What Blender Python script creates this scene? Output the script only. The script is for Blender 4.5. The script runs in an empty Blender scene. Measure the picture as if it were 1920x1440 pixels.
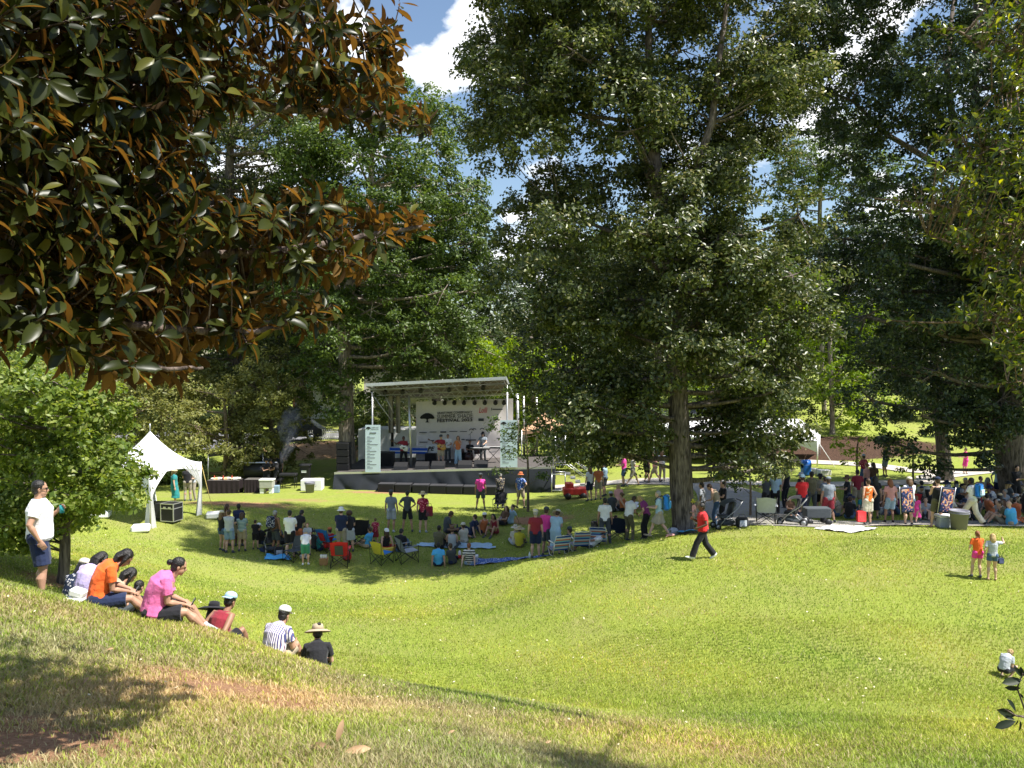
import bpy, math, random, time
import numpy as np
from mathutils import Vector, Matrix, noise as mnoise
T0=time.time()
R=math.radians
random.seed(7); rng=np.random.default_rng(11)
scene=bpy.context.scene; COL=scene.collection
# ---------------- camera, world, sun, exposure ----------------
FPX=1500.0; HZ=670.0
PITCH=math.atan((720-HZ)/FPX)
cam_d=bpy.data.cameras.new('camera'); cam=bpy.data.objects.new('camera',cam_d); COL.objects.link(cam)
cam_d.sensor_width=36; cam_d.lens=FPX/1920*36; cam_d.clip_start=0.1; cam_d.clip_end=2000
cam.location=(0,0,0); cam.rotation_euler=(math.pi/2-PITCH,0,0); scene.camera=cam
SUN_EL=R(60); SUN_DIR=Vector((math.cos(SUN_EL)*0.93,-math.cos(SUN_EL)*0.36,math.sin(SUN_EL))).normalized()
sl=bpy.data.lights.new('sun','SUN'); sl.energy=5.0; sl.angle=R(0.55); sl.color=(1,0.955,0.88)
so=bpy.data.objects.new('sun',sl); COL.objects.link(so)
so.rotation_euler=SUN_DIR.to_track_quat('Z','Y').to_euler()
w=bpy.data.worlds.new('World'); scene.world=w; w.use_nodes=True
nt=w.node_tree; nt.nodes.clear()
def N(nt,t,**k):
    n=nt.nodes.new(t)
    for a,b in k.items(): setattr(n,a,b)
    return n
out=N(nt,'ShaderNodeOutputWorld'); bg=N(nt,'ShaderNodeBackground'); bg.inputs[1].default_value=0.088
sky=N(nt,'ShaderNodeTexSky',sky_type='NISHITA'); sky.sun_disc=False; sky.sun_elevation=SUN_EL
sky.sun_rotation=math.atan2(SUN_DIR.x,SUN_DIR.y); sky.air_density=1.1; sky.dust_density=0.6; sky.ozone_density=1.5
tc=N(nt,'ShaderNodeTexCoord'); mp=N(nt,'ShaderNodeMapping'); mp.inputs['Scale'].default_value=(1,1,1.7); mp.inputs['Location'].default_value=(0.15,0.1,0.32)
nz=N(nt,'ShaderNodeTexNoise'); nz.inputs['Scale'].default_value=6.5; nz.inputs['Detail'].default_value=7; nz.inputs['Roughness'].default_value=0.55
rp=N(nt,'ShaderNodeValToRGB'); rp.color_ramp.elements[0].position=0.56; rp.color_ramp.elements[1].position=0.64
mx=N(nt,'ShaderNodeMix',data_type='RGBA'); mx.inputs[7].default_value=(9.5,9.6,9.9,1)
L=nt.links.new
L(tc.outputs['Generated'],mp.inputs[0]); L(mp.outputs[0],nz.inputs[0])
_acc=nz.outputs[0]   # cumulus banks at fixed compass directions of the sky
for _d,_r,_k in (((-.066,.93,.362),.05,.17),((-.165,.90,.40),.05,.15),((.01,.94,.33),.04,.06),((.04,.97,.17),.07,.12),((-.02,.985,.08),.06,.10),((.2,.95,.2),.08,.08),((-.55,.78,.35),.2,.12),((.42,.85,.3),.10,.08),((-.107,.91,.40),.05,-.26)):
    _v=N(nt,'ShaderNodeVectorMath',operation='DISTANCE'); L(tc.outputs['Generated'],_v.inputs[0]); _v.inputs[1].default_value=_d
    _m=N(nt,'ShaderNodeMapRange',interpolation_type='SMOOTHSTEP'); _m.inputs[1].default_value=_r*1.5; _m.inputs[2].default_value=_r*.3; _m.inputs[3].default_value=0; _m.inputs[4].default_value=_k; L(_v.outputs['Value'],_m.inputs[0])
    _a=N(nt,'ShaderNodeMath',operation='ADD'); L(_acc,_a.inputs[0]); L(_m.outputs[0],_a.inputs[1]); _acc=_a.outputs[0]
L(_acc,rp.inputs[0]); L(rp.outputs[0],mx.inputs[0]); L(sky.outputs[0],mx.inputs[6])
L(mx.outputs[2],bg.inputs[0]); L(bg.outputs[0],out.inputs[0])
scene.view_settings.view_transform='Standard'; scene.view_settings.look='None'; scene.view_settings.gamma=1; scene.view_settings.exposure=0.92
scene.cycles.max_bounces=6; scene.cycles.diffuse_bounces=3; scene.cycles.glossy_bounces=2; scene.cycles.transmission_bounces=3; scene.cycles.transparent_max_bounces=4
scene.cycles.use_denoising=True; scene.cycles.caustics_reflective=False; scene.cycles.caustics_refractive=False

# ---------------- projection helpers ----------------
FW=Vector((0,math.cos(PITCH),-math.sin(PITCH))); UP=Vector((0,math.sin(PITCH),math.cos(PITCH)))
def ray(px,py): return FW+Vector((1,0,0))*((px-960)/FPX)-UP*((py-720)/FPX)
def at(px,py,Y):
    d=ray(px,py); return d*(Y/d.y)

# ---------------- object helpers ----------------
def tag(o,label=None,cat=None,group=None,kind=None):
    if label: o['label']=label
    if cat: o['category']=cat
    if group: o['group']=group
    if kind: o['kind']=kind
    return o
def empty(name,loc=(0,0,0),rz=0,label=None,cat=None,group=None):
    o=bpy.data.objects.new(name,None); o.empty_display_size=0.2; COL.objects.link(o); o.location=loc; o.rotation_euler=(0,0,rz)
    return tag(o,label,cat,group)
def link(name,me,mat=None,parent=None):
    o=bpy.data.objects.new(name,me); COL.objects.link(o)
    if mat is not None:
        if not me.materials: me.materials.append(None)
        o.material_slots[0].link='OBJECT'; o.material_slots[0].material=mat
    if parent: o.parent=parent
    return o
def copy_tree(o,parent=None):
    c=o.copy(); COL.objects.link(c); c.parent=parent
    for ch in list(o.children): copy_tree(ch,c)
    return c
def np_mesh(name,v,f,smooth=False,tri=None):
    """v (n,3); f (m,k) uniform polygons"""
    me=bpy.data.meshes.new(name); k=f.shape[1]
    me.vertices.add(len(v)); me.vertices.foreach_set('co',np.asarray(v,dtype=np.float32).ravel())
    me.loops.add(f.size); me.loops.foreach_set('vertex_index',f.astype(np.int32).ravel())
    me.polygons.add(len(f)); me.polygons.foreach_set('loop_start',np.arange(0,f.size,k,dtype=np.int32))
    me.update(calc_edges=True)
    if smooth: me.polygons.foreach_set('use_smooth',np.ones(len(f),dtype=bool))
    me.materials.append(None)
    return me
def perp(d):
    d=d.normalized(); a=Vector((0,0,1)) if abs(d.z)<0.9 else Vector((1,0,0))
    x=d.cross(a).normalized(); return x,d.cross(x).normalized()
class MB:
    def __init__(s): s.v=[]; s.f=[]
    def add(s,vs,fs):
        b=len(s.v); s.v+= [tuple(p) for p in vs]; s.f+=[tuple(b+i for i in f) for f in fs]; return s
    def box(s,c,d,M=None,bev=0.0):
        x,y,z=d[0]/2,d[1]/2,d[2]/2
        if bev<=0:
            vs=[Vector((a*x,b*y,e*z)) for e in(-1,1) for b in(-1,1) for a in(-1,1)]
            fs=[(0,2,3,1),(4,5,7,6),(0,1,5,4),(2,6,7,3),(0,4,6,2),(1,3,7,5)]
        else:
            b=min(bev,x*.49,y*.49,z*.49); vs=[];fs=[]
            # chamfered box: 8 corners x 3 verts
            idx={}
            for sx in(-1,1):
                for sy in(-1,1):
                    for sz in(-1,1):
                        for k in range(3):
                            p=[sx*x,sy*y,sz*z]
                            for j in range(3):
                                if j!=k: p[j]-= (sx,sy,sz)[j]*b
                            idx[(sx,sy,sz,k)]=len(vs); vs.append(Vector(p))
            for k in range(3):
                a,c2=[j for j in range(3) if j!=k]
                for sg in(-1,1):
                    q=[]
                    for (u,v) in((-1,-1),(1,-1),(1,1),(-1,1)):
                        t=[0,0,0]; t[k]=sg; t[a]=u; t[c2]=v; q.append(idx[(*t,k)])
                    fs.append(tuple(q))
            for k in range(3):
                a,c2=[j for j in range(3) if j!=k]
                for u in(-1,1):
                    for v in(-1,1):
                        t0=[0,0,0];t1=[0,0,0]; t0[k]=-1;t1[k]=1
                        t0[a]=t1[a]=u; t0[c2]=t1[c2]=v
                        fs.append((idx[(*t0,a)],idx[(*t1,a)],idx[(*t1,c2)],idx[(*t0,c2)]))
            for sx in(-1,1):
                for sy in(-1,1):
                    for sz in(-1,1): fs.append((idx[(sx,sy,sz,0)],idx[(sx,sy,sz,1)],idx[(sx,sy,sz,2)]))
        c=Vector(c)
        vs=[(M@p if M is not None else p)+c for p in vs]
        return s.add(vs,fs)
    def tube(s,pts,rad,n=8,flat=None,ref=None,cap=True,round_ends=False):
        pts=[Vector(p) for p in pts]; m=len(pts)
        if not hasattr(rad,'__len__'): rad=[rad]*m
        rad=[(r,r) if not hasattr(r,'__len__') else r for r in rad]
        if round_ends:
            d0=(pts[0]-pts[1]).normalized(); d1=(pts[-1]-pts[-2]).normalized()
            r0=min(rad[0]); r1=min(rad[-1])
            pre=[(pts[0]+d0*r0*math.sin(a),tuple(q*math.cos(a) for q in rad[0])) for a in(R(75),R(40))]
            post=[(pts[-1]+d1*r1*math.sin(a),tuple(q*math.cos(a) for q in rad[-1])) for a in(R(40),R(75))]
            pts=[p for p,_ in pre]+pts+[p for p,_ in post]; rad=[r for _,r in pre]+list(rad)+[r for _,r in post]; m=len(pts)
        rings=[]; X=None
        for i in range(m):
            d=(pts[min(i+1,m-1)]-pts[max(i-1,0)])
            if d.length<1e-9: d=Vector((0,0,1))
            d.normalize()
            if ref is not None:
                X=Vector(ref)-d*Vector(ref).dot(d); X.normalize()
            elif X is None: X,_=perp(d)
            else:
                X=X-d*X.dot(d); X=X.normalized() if X.length>1e-6 else perp(d)[0]
            Yv=d.cross(X)
            rings.append([pts[i]+X*(rad[i][0]*math.cos(2*math.pi*j/n))+Yv*(rad[i][1]*math.sin(2*math.pi*j/n)) for j in range(n)])
        b=len(s.v)
        for r in rings: s.v+=[tuple(p) for p in r]
        for i in range(m-1):
            for j in range(n):
                k=(j+1)%n; s.f.append((b+i*n+j,b+i*n+k,b+(i+1)*n+k,b+(i+1)*n+j))
        if cap:
            s.f.append(tuple(b+j for j in range(n))[::-1]); s.f.append(tuple(b+(m-1)*n+j for j in range(n)))
        return s
    def ball(s,c,r,M=None,nu=10,nv=7):
        if not hasattr(r,'__len__'): r=(r,r,r)
        vs=[Vector((0,0,-r[2]))]
        for i in range(1,nv):
            a=-math.pi/2+math.pi*i/nv
            vs+=[Vector((r[0]*math.cos(a)*math.cos(2*math.pi*j/nu),r[1]*math.cos(a)*math.sin(2*math.pi*j/nu),r[2]*math.sin(a))) for j in range(nu)]
        vs.append(Vector((0,0,r[2]))); t=len(vs)-1; fs=[]
        for j in range(nu):
            k=(j+1)%nu; fs.append((0,1+k,1+j)); fs.append((t,1+(nv-2)*nu+j,1+(nv-2)*nu+k))
            for i in range(nv-2): fs.append((1+i*nu+j,1+i*nu+k,1+(i+1)*nu+k,1+(i+1)*nu+j))
        c=Vector(c); return s.add([(M@p if M is not None else p)+c for p in vs],fs)
    def lathe(s,prof,c=(0,0,0),n=16,M=None):
        """prof: [(r,z)]"""
        c=Vector(c); vs=[];fs=[]
        for r,z in prof: vs+=[Vector((r*math.cos(2*math.pi*j/n),r*math.sin(2*math.pi*j/n),z)) for j in range(n)]
        for i in range(len(prof)-1):
            for j in range(n):
                k=(j+1)%n; fs.append((i*n+j,i*n+k,(i+1)*n+k,(i+1)*n+j))
        if prof[0][0]>1e-4: fs.append(tuple(range(n))[::-1])
        if prof[-1][0]>1e-4: fs.append(tuple((len(prof)-1)*n+j for j in range(n)))
        return s.add([(M@p if M is not None else p)+c for p in vs],fs)
    def grid(s,fn,nu,nv):
        vs=[fn(i/(nu-1),j/(nv-1)) for j in range(nv) for i in range(nu)]
        return s.add(vs,[(j*nu+i,j*nu+i+1,(j+1)*nu+i+1,(j+1)*nu+i) for j in range(nv-1) for i in range(nu-1)])
    def mesh(s,name='mesh',smooth=True):
        me=bpy.data.meshes.new(name); me.from_pydata(s.v,[],s.f); me.update()
        if smooth: 
            me.polygons.foreach_set('use_smooth',np.ones(len(me.polygons),dtype=bool))
        me.materials.append(None); return me
    def build(s,name,mat,parent=None,smooth=True):
        return link(name,s.mesh(name,smooth),mat,parent)
def flat_angle(o,a=35):
    me=o.data
    try: me.set_sharp_from_angle(angle=R(a))
    except Exception: pass
    return o

# ---------------- materials ----------------
MATS={}
def mat(name,col=(.5,.5,.5),rough=.6,spec=.4,metal=0,var=0.12,vscale=6,bump=0,bscale=60,sheen=0,coat=0):
    if name in MATS: return MATS[name]
    m=bpy.data.materials.new(name); m.use_nodes=True; nt=m.node_tree; b=nt.nodes['Principled BSDF']; L=nt.links.new
    b.inputs['Roughness'].default_value=rough; b.inputs['Specular IOR Level'].default_value=spec; b.inputs['Metallic'].default_value=metal
    if sheen: b.inputs['Sheen Weight'].default_value=sheen
    if coat: b.inputs['Coat Weight'].default_value=coat
    tc=N(nt,'ShaderNodeTexCoord'); nz=N(nt,'ShaderNodeTexNoise'); nz.inputs['Scale'].default_value=vscale; nz.inputs['Detail'].default_value=4
    L(tc.outputs['Object'],nz.inputs[0])
    mx=N(nt,'ShaderNodeMix',data_type='RGBA')
    mx.inputs[6].default_value=(*[c*(1-var*1.6) for c in col],1); mx.inputs[7].default_value=(*[min(1,c*(1+var*1.6)) for c in col],1)
    L(nz.outputs[0],mx.inputs[0]); L(mx.outputs[2],b.inputs['Base Color'])
    if bump:
        n2=N(nt,'ShaderNodeTexNoise'); n2.inputs['Scale'].default_value=bscale; n2.inputs['Detail'].default_value=5; L(tc.outputs['Object'],n2.inputs[0])
        bp=N(nt,'ShaderNodeBump'); bp.inputs['Strength'].default_value=bump; bp.inputs['Distance'].default_value=.02; L(n2.outputs[0],bp.inputs['Height']); L(bp.outputs[0],b.inputs['Normal'])
    MATS[name]=m; return m
def leaf_mat(name,c1,c2,c3=None,trans=.35,rough=.42,under=None,spec=.35):
    m=bpy.data.materials.new(name); m.use_nodes=True; nt=m.node_tree; b=nt.nodes['Principled BSDF']; L=nt.links.new; o=nt.nodes['Material Output']
    g=N(nt,'ShaderNodeNewGeometry'); r=N(nt,'ShaderNodeValToRGB'); L(g.outputs['Random Per Island'],r.inputs[0])
    e=r.color_ramp.elements; e[0].color=(*c1,1); e[1].color=(*c2,1); e[0].position=.1; e[1].position=.85
    if c3: k=e.new(.97); k.color=(*c3,1)
    b.inputs['Roughness'].default_value=rough; b.inputs['Specular IOR Level'].default_value=spec
    src=r.outputs[0]
    if under:
        mx=N(nt,'ShaderNodeMix',data_type='RGBA'); L(g.outputs['Backfacing'],mx.inputs[0]); L(r.outputs[0],mx.inputs[6])
        u=N(nt,'ShaderNodeValToRGB'); L(g.outputs['Random Per Island'],u.inputs[0]); u.color_ramp.elements[0].color=(*under[0],1); u.color_ramp.elements[1].color=(*under[1],1)
        L(u.outputs[0],mx.inputs[7]); src=mx.outputs[2]
        mr=N(nt,'ShaderNodeMath',operation='MULTIPLY_ADD'); mr.inputs[1].default_value=.5; mr.inputs[2].default_value=rough; L(g.outputs['Backfacing'],mr.inputs[0]); L(mr.outputs[0],b.inputs['Roughness'])
    L(src,b.inputs['Base Color'])
    t=N(nt,'ShaderNodeBsdfTranslucent'); hs=N(nt,'ShaderNodeHueSaturation'); hs.inputs['Value'].default_value=1.8; hs.inputs['Saturation'].default_value=1.15; hs.inputs['Hue'].default_value=.485
    L(src,hs.inputs['Color']); L(hs.outputs[0],t.inputs[0])
    ms=N(nt,'ShaderNodeMixShader'); ms.inputs[0].default_value=trans; L(b.outputs[0],ms.inputs[1]); L(t.outputs[0],ms.inputs[2]); L(ms.outputs[0],o.inputs[0])
    return m
def bark_mat(name,c=(.16,.13,.11),sc=1.0):
    m=bpy.data.materials.new(name); m.use_nodes=True; nt=m.node_tree; b=nt.nodes['Principled BSDF']; L=nt.links.new
    tc=N(nt,'ShaderNodeTexCoord'); mp=N(nt,'ShaderNodeMapping'); mp.inputs['Scale'].default_value=(9*sc,9*sc,1.6*sc); L(tc.outputs['Object'],mp.inputs[0])
    n=N(nt,'ShaderNodeTexNoise'); n.inputs['Scale'].default_value=1.6; n.inputs['Detail'].default_value=8; n.inputs['Distortion'].default_value=.6; L(mp.outputs[0],n.inputs[0])
    r=N(nt,'ShaderNodeValToRGB'); e=r.color_ramp.elements; e[0].position=.35; e[1].position=.7; e[0].color=(*[x*.38 for x in c],1); e[1].color=(*[x*1.5 for x in c],1)
    L(n.outputs[0],r.inputs[0]); L(r.outputs[0],b.inputs['Base Color']); b.inputs['Roughness'].default_value=.9; b.inputs['Specular IOR Level'].default_value=.15
    bp=N(nt,'ShaderNodeBump'); bp.inputs['Strength'].default_value=.9; bp.inputs['Distance'].default_value=.05; L(n.outputs[0],bp.inputs['Height']); L(bp.outputs[0],b.inputs['Normal'])
    return m

# ---------------- terrain height field ----------------
CP=[]  # x,y,z
def cp(px,py,Y): p=at(px,py,Y); CP.append(tuple(p))
for a in [(635,1410,5.6),(0,1440,5.0),(300,1440,5.0),(960,1440,5.9),(0,1250,7.4),(300,1280,7.4),(700,1330,7.6),
 (0,1096,11.2),(75,1118,11.6),(185,1140,11.3),(300,1165,11.0),(420,1187,11.3),(520,1234,11.6),(620,1260,11.4),(900,1305,10.6),(1200,1352,10.2),
 (592,1325,13.8),(500,1298,13.6),(405,1256,13.4),(500,1252,12.3),(594,1282,12.5),(75,1146,12.9),(190,1176,12.8),(300,1204,12.7),(300,1185,16),(480,1225,17),(700,1262,16.5),(900,1330,12.6),(150,1150,15),(320,1205,9.5),(320,1245,8.4),(150,1172,9.8),(600,1258,10),(600,1290,8.6),(900,1335,9),(20,1125,9.6),(1150,1375,8.6),(460,1215,10.3),
 (1500,1440,7.8),(1900,1440,8.4),(1200,1440,7.0),(1885,1272,15.5),(1500,1300,13.5),(1200,1310,14),(960,1290,16),
 (900,1200,19.5),(1300,1200,17),(1700,1200,16.8),(900,1130,24.5),(700,1160,22),(500,1120,25),(700,1064,29.3),(850,1064,29.6),(430,1036,31.7),(570,1060,29.6),
 (735,998,33.5),(800,998,33.3),(900,955,39.5),(980,955,39.5),(640,916,46),(840,921,45.7),(1040,921,45),(450,917,47),(280,985,33.5),(378,967,35.5),(550,960,38),
 (118,1094,17.5),(200,1065,21),(0,1082,16.5),(300,1100,22),(300,1040,28),(100,1005,29),(0,1005,28),
 (1320,1048,23.6),(1830,1083,21),(1600,1080,21.5),(1100,1090,22.5),(1600,1000,26.8),(950,1058,27.5),(1100,1036,26.8),(1250,1008,27.2),(1440,986,28),(1550,988,28),(1700,990,28.3),(1900,992,28.3),
 (1280,1003,29),(1130,1018,30),(1200,1008,30.5),(1050,1040,29.5),(960,1046,30.3),(1600,982,30),(1750,978,30.5),(1900,980,30.5),(1150,960,36),
 (1655,898,44),(1500,940,37),(1400,915,41.5),(1200,905,44),(1600,866,52),(1600,822,60),(1780,806,64),(1760,862,51),(1450,890,47),(1300,885,50),
 (600,872,54),(600,826,64),(400,880,56),(560,822,68),(200,880,60),(1100,870,54),(900,870,60)]: cp(*a)
CP+=[(0,0,-1.62),(3,1,-1.9),(-3,1,-1.45),(0,-12,-.6),(-14,2,-1.6),(14,0,-3.1),(-18,12,-3.2),(18,12,-5.2),(-28,30,-5.6),(-45,45,-6),(35,30,-6.0),(50,50,-5.6),
 (-30,70,-6.6),(0,80,-7.2),(40,85,-3.5),(0,130,-6),(-100,110,-5),(100,110,-3),(-100,0,-2),(100,0,-5),(0,-60,0),(30,75,-4.2),(-15,75,-6.6)]
CP=np.array(CP)
def _phi(r2): return 0.5*r2*np.log(r2+1e-9)
def _fit(P,z,lam):
    n=len(P); S=P/10.0; d=((S[:,None]-S[None])**2).sum(-1); K=_phi(d)+lam*np.eye(n); Q=np.c_[np.ones(n),S]
    A=np.block([[K,Q],[Q.T,np.zeros((3,3))]]); return np.linalg.solve(A,np.r_[z,0,0,0])
TPC=_fit(CP[:,:2],CP[:,2],0.0012)
def ground_np(x,y):
    x=np.asarray(x,float); y=np.asarray(y,float); sh=x.shape; x=x.ravel(); y=y.ravel(); o=np.empty(len(x))
    for i in range(0,len(x),20000):
        S=np.c_[x[i:i+20000],y[i:i+20000]]/10; d=((S[:,None]-CP[None,:,:2]/10)**2).sum(-1)
        o[i:i+20000]=_phi(d)@TPC[:-3]+TPC[-3]+S@TPC[-2:]
    r=np.hypot(x,y-30); t=np.clip((r-85)/60,0,1); t=t*t*(3-2*t)
    return (o*(1-t)+(-5.0)*t).reshape(sh)
def ground(x,y): return float(ground_np([x],[y])[0])
def hit(px,py,y0=3.5,y1=110,Y=None):
    """first point where the pixel's ray meets the terrain (or the terrain below it at depth Y)"""
    d=ray(px,py); d=d/d.y
    if Y is not None:
        x=d.x*Y; return Vector((x,Y,ground(x,Y)))
    ys=np.linspace(y0,y1,2200); g=ground_np(d.x*ys,ys); k=np.nonzero(d.z*ys<g)[0]
    if len(k)==0: Y=y1
    else:
        i=k[0]
        if i==0: Y=ys[0]
        else:
            a=d.z*ys[i-1]-g[i-1]; b=d.z*ys[i]-g[i]; Y=ys[i-1]+(ys[i]-ys[i-1])*a/(a-b)
    x=d.x*Y; return Vector((x,Y,ground(x,Y)))
# ---------------- ground ----------------
def smooth(a,b,x): t=np.clip((x-a)/(b-a),0,1); return t*t*(3-2*t)
BARE=[]  # (x,y,rx,ry,strength)
def bare(px,py,rx,ry,s=1,y0=3.5): p=hit(px,py,y0); BARE.append((p.x,p.y,rx,ry,s))
bare(430,1290,1.1,.6,.92); bare(330,1262,.7,.45,.8); bare(540,1322,.55,.4,.85); bare(90,1390,.75,.42,1.0); bare(-40,1400,.9,.5,1.1); bare(60,1350,.45,.25,.8); bare(250,1420,.4,.25,.6)
bare(850,1330,.6,.4,.35); bare(1010,1395,.5,.3,.35); bare(1080,1430,.5,.3,.3); bare(450,945,3.2,1.1,.85,25); bare(560,938,3.0,.9,.5,25); bare(1010,975,1.5,1.1,1.1,30); bare(700,923,2.4,.5,.8,30); bare(1240,1040,.3,.2,0,20)
bare(1400,905,1.5,.6,.5,34); bare(120,1092,1.0,.8,.9,14)
def path_pts(pl): return [hit(px,py,24) for px,py in pl]
def bare_at(x,y):
    b=np.zeros_like(x)
    for (cx,cy,rx,ry,s) in BARE:
        q=((x-cx)/rx)**2+((y-cy)/ry)**2; b=np.maximum(b,s*np.exp(-q*.9))
    return b
def straw_at(x,y):
    # sun-dried stretch of the near slope
    return np.clip(smooth(13,8.5,y)*smooth(7,-1,x)*.95,0,1)
t=np.linspace(-1,1,420); T_=math.asinh(420/12.0); xs=12*np.sinh(t*T_)
ty=np.linspace(math.asinh(-70/12.0),math.asinh(560/12.0),460); ys=13+12*np.sinh(ty)
GX,GY=np.meshgrid(xs,ys); GZ=ground_np(GX,GY)
nx,ny=len(xs),len(ys); idx=np.arange(nx*ny).reshape(ny,nx)
gf=np.stack([idx[:-1,:-1],idx[:-1,1:],idx[1:,1:],idx[1:,:-1]],-1).reshape(-1,4)
gme=np_mesh('ground',np.stack([GX,GY,GZ],-1).reshape(-1,3),gf,smooth=True)
a=gme.attributes.new('bare','FLOAT','POINT'); a.data.foreach_set('value',bare_at(GX,GY).astype(np.float32).ravel())
a=gme.attributes.new('straw','FLOAT','POINT'); a.data.foreach_set('value',straw_at(GX,GY).astype(np.float32).ravel())
mb_=at(1600,845,56)
mul=np.exp(-(((GX-22)/9.5)**2+((GY-57)/5.0)**2)**3)
bank=np.exp(-(((GX+15)/6.5)**2+((GY-60)/4.5)**2)**2)
a=gme.attributes.new('mulch','FLOAT','POINT'); a.data.foreach_set('value',mul.astype(np.float32).ravel())
a=gme.attributes.new('bank','FLOAT','POINT'); a.data.foreach_set('value',bank.astype(np.float32).ravel())
def ground_mat():
    m=bpy.data.materials.new('lawn'); m.use_nodes=True; nt=m.node_tree; b=nt.nodes['Principled BSDF']; L=nt.links.new
    tc=N(nt,'ShaderNodeTexCoord')
    def noise(sc,det=5,rg=.6,dist=0,s=(1,1,1)):
        mp=N(nt,'ShaderNodeMapping'); mp.inputs['Scale'].default_value=s; L(tc.outputs['Object'],mp.inputs[0])
        n=N(nt,'ShaderNodeTexNoise'); n.inputs['Scale'].default_value=sc; n.inputs['Detail'].default_value=det; n.inputs['Roughness'].default_value=rg; n.inputs['Distortion'].default_value=dist; L(mp.outputs[0],n.inputs[0]); return n.outputs[0]
    def mix(f,a,b_,typ='MIX'):
        x=N(nt,'ShaderNodeMix',data_type='RGBA',blend_type=typ)
        if isinstance(f,float): x.inputs[0].default_value=f
        else: L(f,x.inputs[0])
        for s,v in((6,a),(7,b_)):
            if isinstance(v,tuple): x.inputs[s].default_value=(*v,1)
            else: L(v,x.inputs[s])
        return x.outputs[2]
    def ramp(f,p0,p1,inv=False):
        r=N(nt,'ShaderNodeMapRange'); r.inputs[1].default_value=p0; r.inputs[2].default_value=p1; L(f,r.inputs[0]); r.clamp=True; return r.outputs[0]
    def attr(n): a=N(nt,'ShaderNodeAttribute',attribute_name=n); return a.outputs['Fac']
    fine=noise(26,6,.75); mid=noise(5,5,.65); big=noise(.35,4,.55,1.0); streak=noise(1.1,5,.6,.5,(.5,1.6,1))
    g=mix(ramp(fine,.36,.66),(.095,.15,.018),(.38,.43,.078)); g=mix(ramp(mid,.35,.7),g,(.30,.35,.065))
    g=mix(ramp(big,.42,.68),g,mix(ramp(fine,.3,.7),(.16,.20,.04),(.40,.385,.125)))
    st=N(nt,'ShaderNodeMath',operation='MULTIPLY'); L(attr('straw'),st.inputs[0]); L(ramp(streak,.35,.6),st.inputs[1])
    g=mix(st.outputs[0],g,mix(ramp(fine,.35,.65),(.26,.20,.10),(.50,.42,.23)))
    # bare soil
    ba=N(nt,'ShaderNodeMath',operation='ADD'); L(attr('bare'),ba.inputs[0])
    ms=N(nt,'ShaderNodeMath',operation='MULTIPLY_ADD'); L(noise(2.4,6,.7),ms.inputs[0]); ms.inputs[1].default_value=1.1; ms.inputs[2].default_value=-.75; L(ms.outputs[0],ba.inputs[1])
    soil=mix(ramp(fine,.3,.7),(.24,.115,.055),(.50,.30,.18))
    g=mix(ramp(ba.outputs[0],.12,.45),g,soil)
    mu=N(nt,'ShaderNodeMath',operation='ADD'); L(attr('mulch'),mu.inputs[0]); L(ms.outputs[0],mu.inputs[1])
    g=mix(ramp(mu.outputs[0],.3,.45),g,mix(ramp(noise(9,6,.8),.35,.65),(.03,.017,.012),(.12,.068,.045)))
    bk=N(nt,'ShaderNodeMath',operation='ADD'); L(attr('bank'),bk.inputs[0]); L(ms.outputs[0],bk.inputs[1])
    g=mix(ramp(bk.outputs[0],.2,.5),g,mix(ramp(noise(3,6,.8),.35,.65),(.16,.085,.04),(.55,.36,.2)))
    L(g,b.inputs['Base Color']); b.inputs['Roughness'].default_value=.85; b.inputs['Specular IOR Level'].default_value=.15
    bp=N(nt,'ShaderNodeBump'); bp.inputs['Strength'].default_value=.9; bp.inputs['Distance'].default_value=.05; L(noise(22,6,.8),bp.inputs['Height']); L(bp.outputs[0],b.inputs['Normal'])
    return m
go=link('ground',gme,ground_mat()); tag(go,kind='structure')

# paths draped on the ground
def strip(name,pl,width,m,lift=.012,crown=0,n=60):
    P=[p if isinstance(p,Vector) else hit(*p) for p in pl]; mb=MB()
    Q=[]
    for i in range(n+1):
        t=i/n*(len(P)-1); k=min(int(t),len(P)-2); f=t-k
        p0=P[max(k-1,0)];p1=P[k];p2=P[k+1];p3=P[min(k+2,len(P)-1)]
        Q.append(.5*((2*p1)+(p2-p0)*f+(2*p0-5*p1+4*p2-p3)*f*f+(-p0+3*p1-3*p2+p3)*f**3))
    W=6; vs=[]
    for i,q in enumerate(Q):
        d=(Q[min(i+1,n)]-Q[max(i-1,0)]); d.z=0; d.normalize(); s=Vector((d.y,-d.x,0))
        ww=width if not hasattr(width,'__len__') else np.interp(i/n,np.linspace(0,1,len(width)),width)
        for j in range(W+1): p=q+s*(ww*(j/W-.5)); vs.append([p.x,p.y,0])
    vs=np.array(vs); vs[:,2]=ground_np(vs[:,0],vs[:,1])+lift
    f=[[i*(W+1)+j,i*(W+1)+j+1,(i+1)*(W+1)+j+1,(i+1)*(W+1)+j] for i in range(n) for j in range(W)]
    o=link(name,np_mesh(name,vs,np.array(f),True),m); return tag(o,kind='structure')
concrete=mat('concrete',(.52,.47,.41),.85,.2,var=.12,vscale=1.2,bump=.3,bscale=30)
asphalt=mat('asphalt',(.33,.31,.29),.9,.2,var=.15,vscale=1.5,bump=.3,bscale=40)
strip('path',[hit(1180,905,30),hit(1330,912,30),hit(1400,950,30),Vector((9.9,29.6,0)),Vector((12.4,29.7,0)),hit(1700,981,29.0,50),hit(1920,983,29.0,50),Vector((27,30.5,0))],[1.6,2.4,4.2,3.4,2.2,1.5,1.5,1.5],asphalt,.03,n=90)
strip('path',[Vector((-3,47,0)),hit(1150,905,35),hit(1300,900,35),Vector((15,42.5,0)),Vector((22,42.6,0)),hit(1760,893,35),hit(1900,878,35),Vector((40,50,0))],1.7,concrete,.035,n=90)
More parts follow.
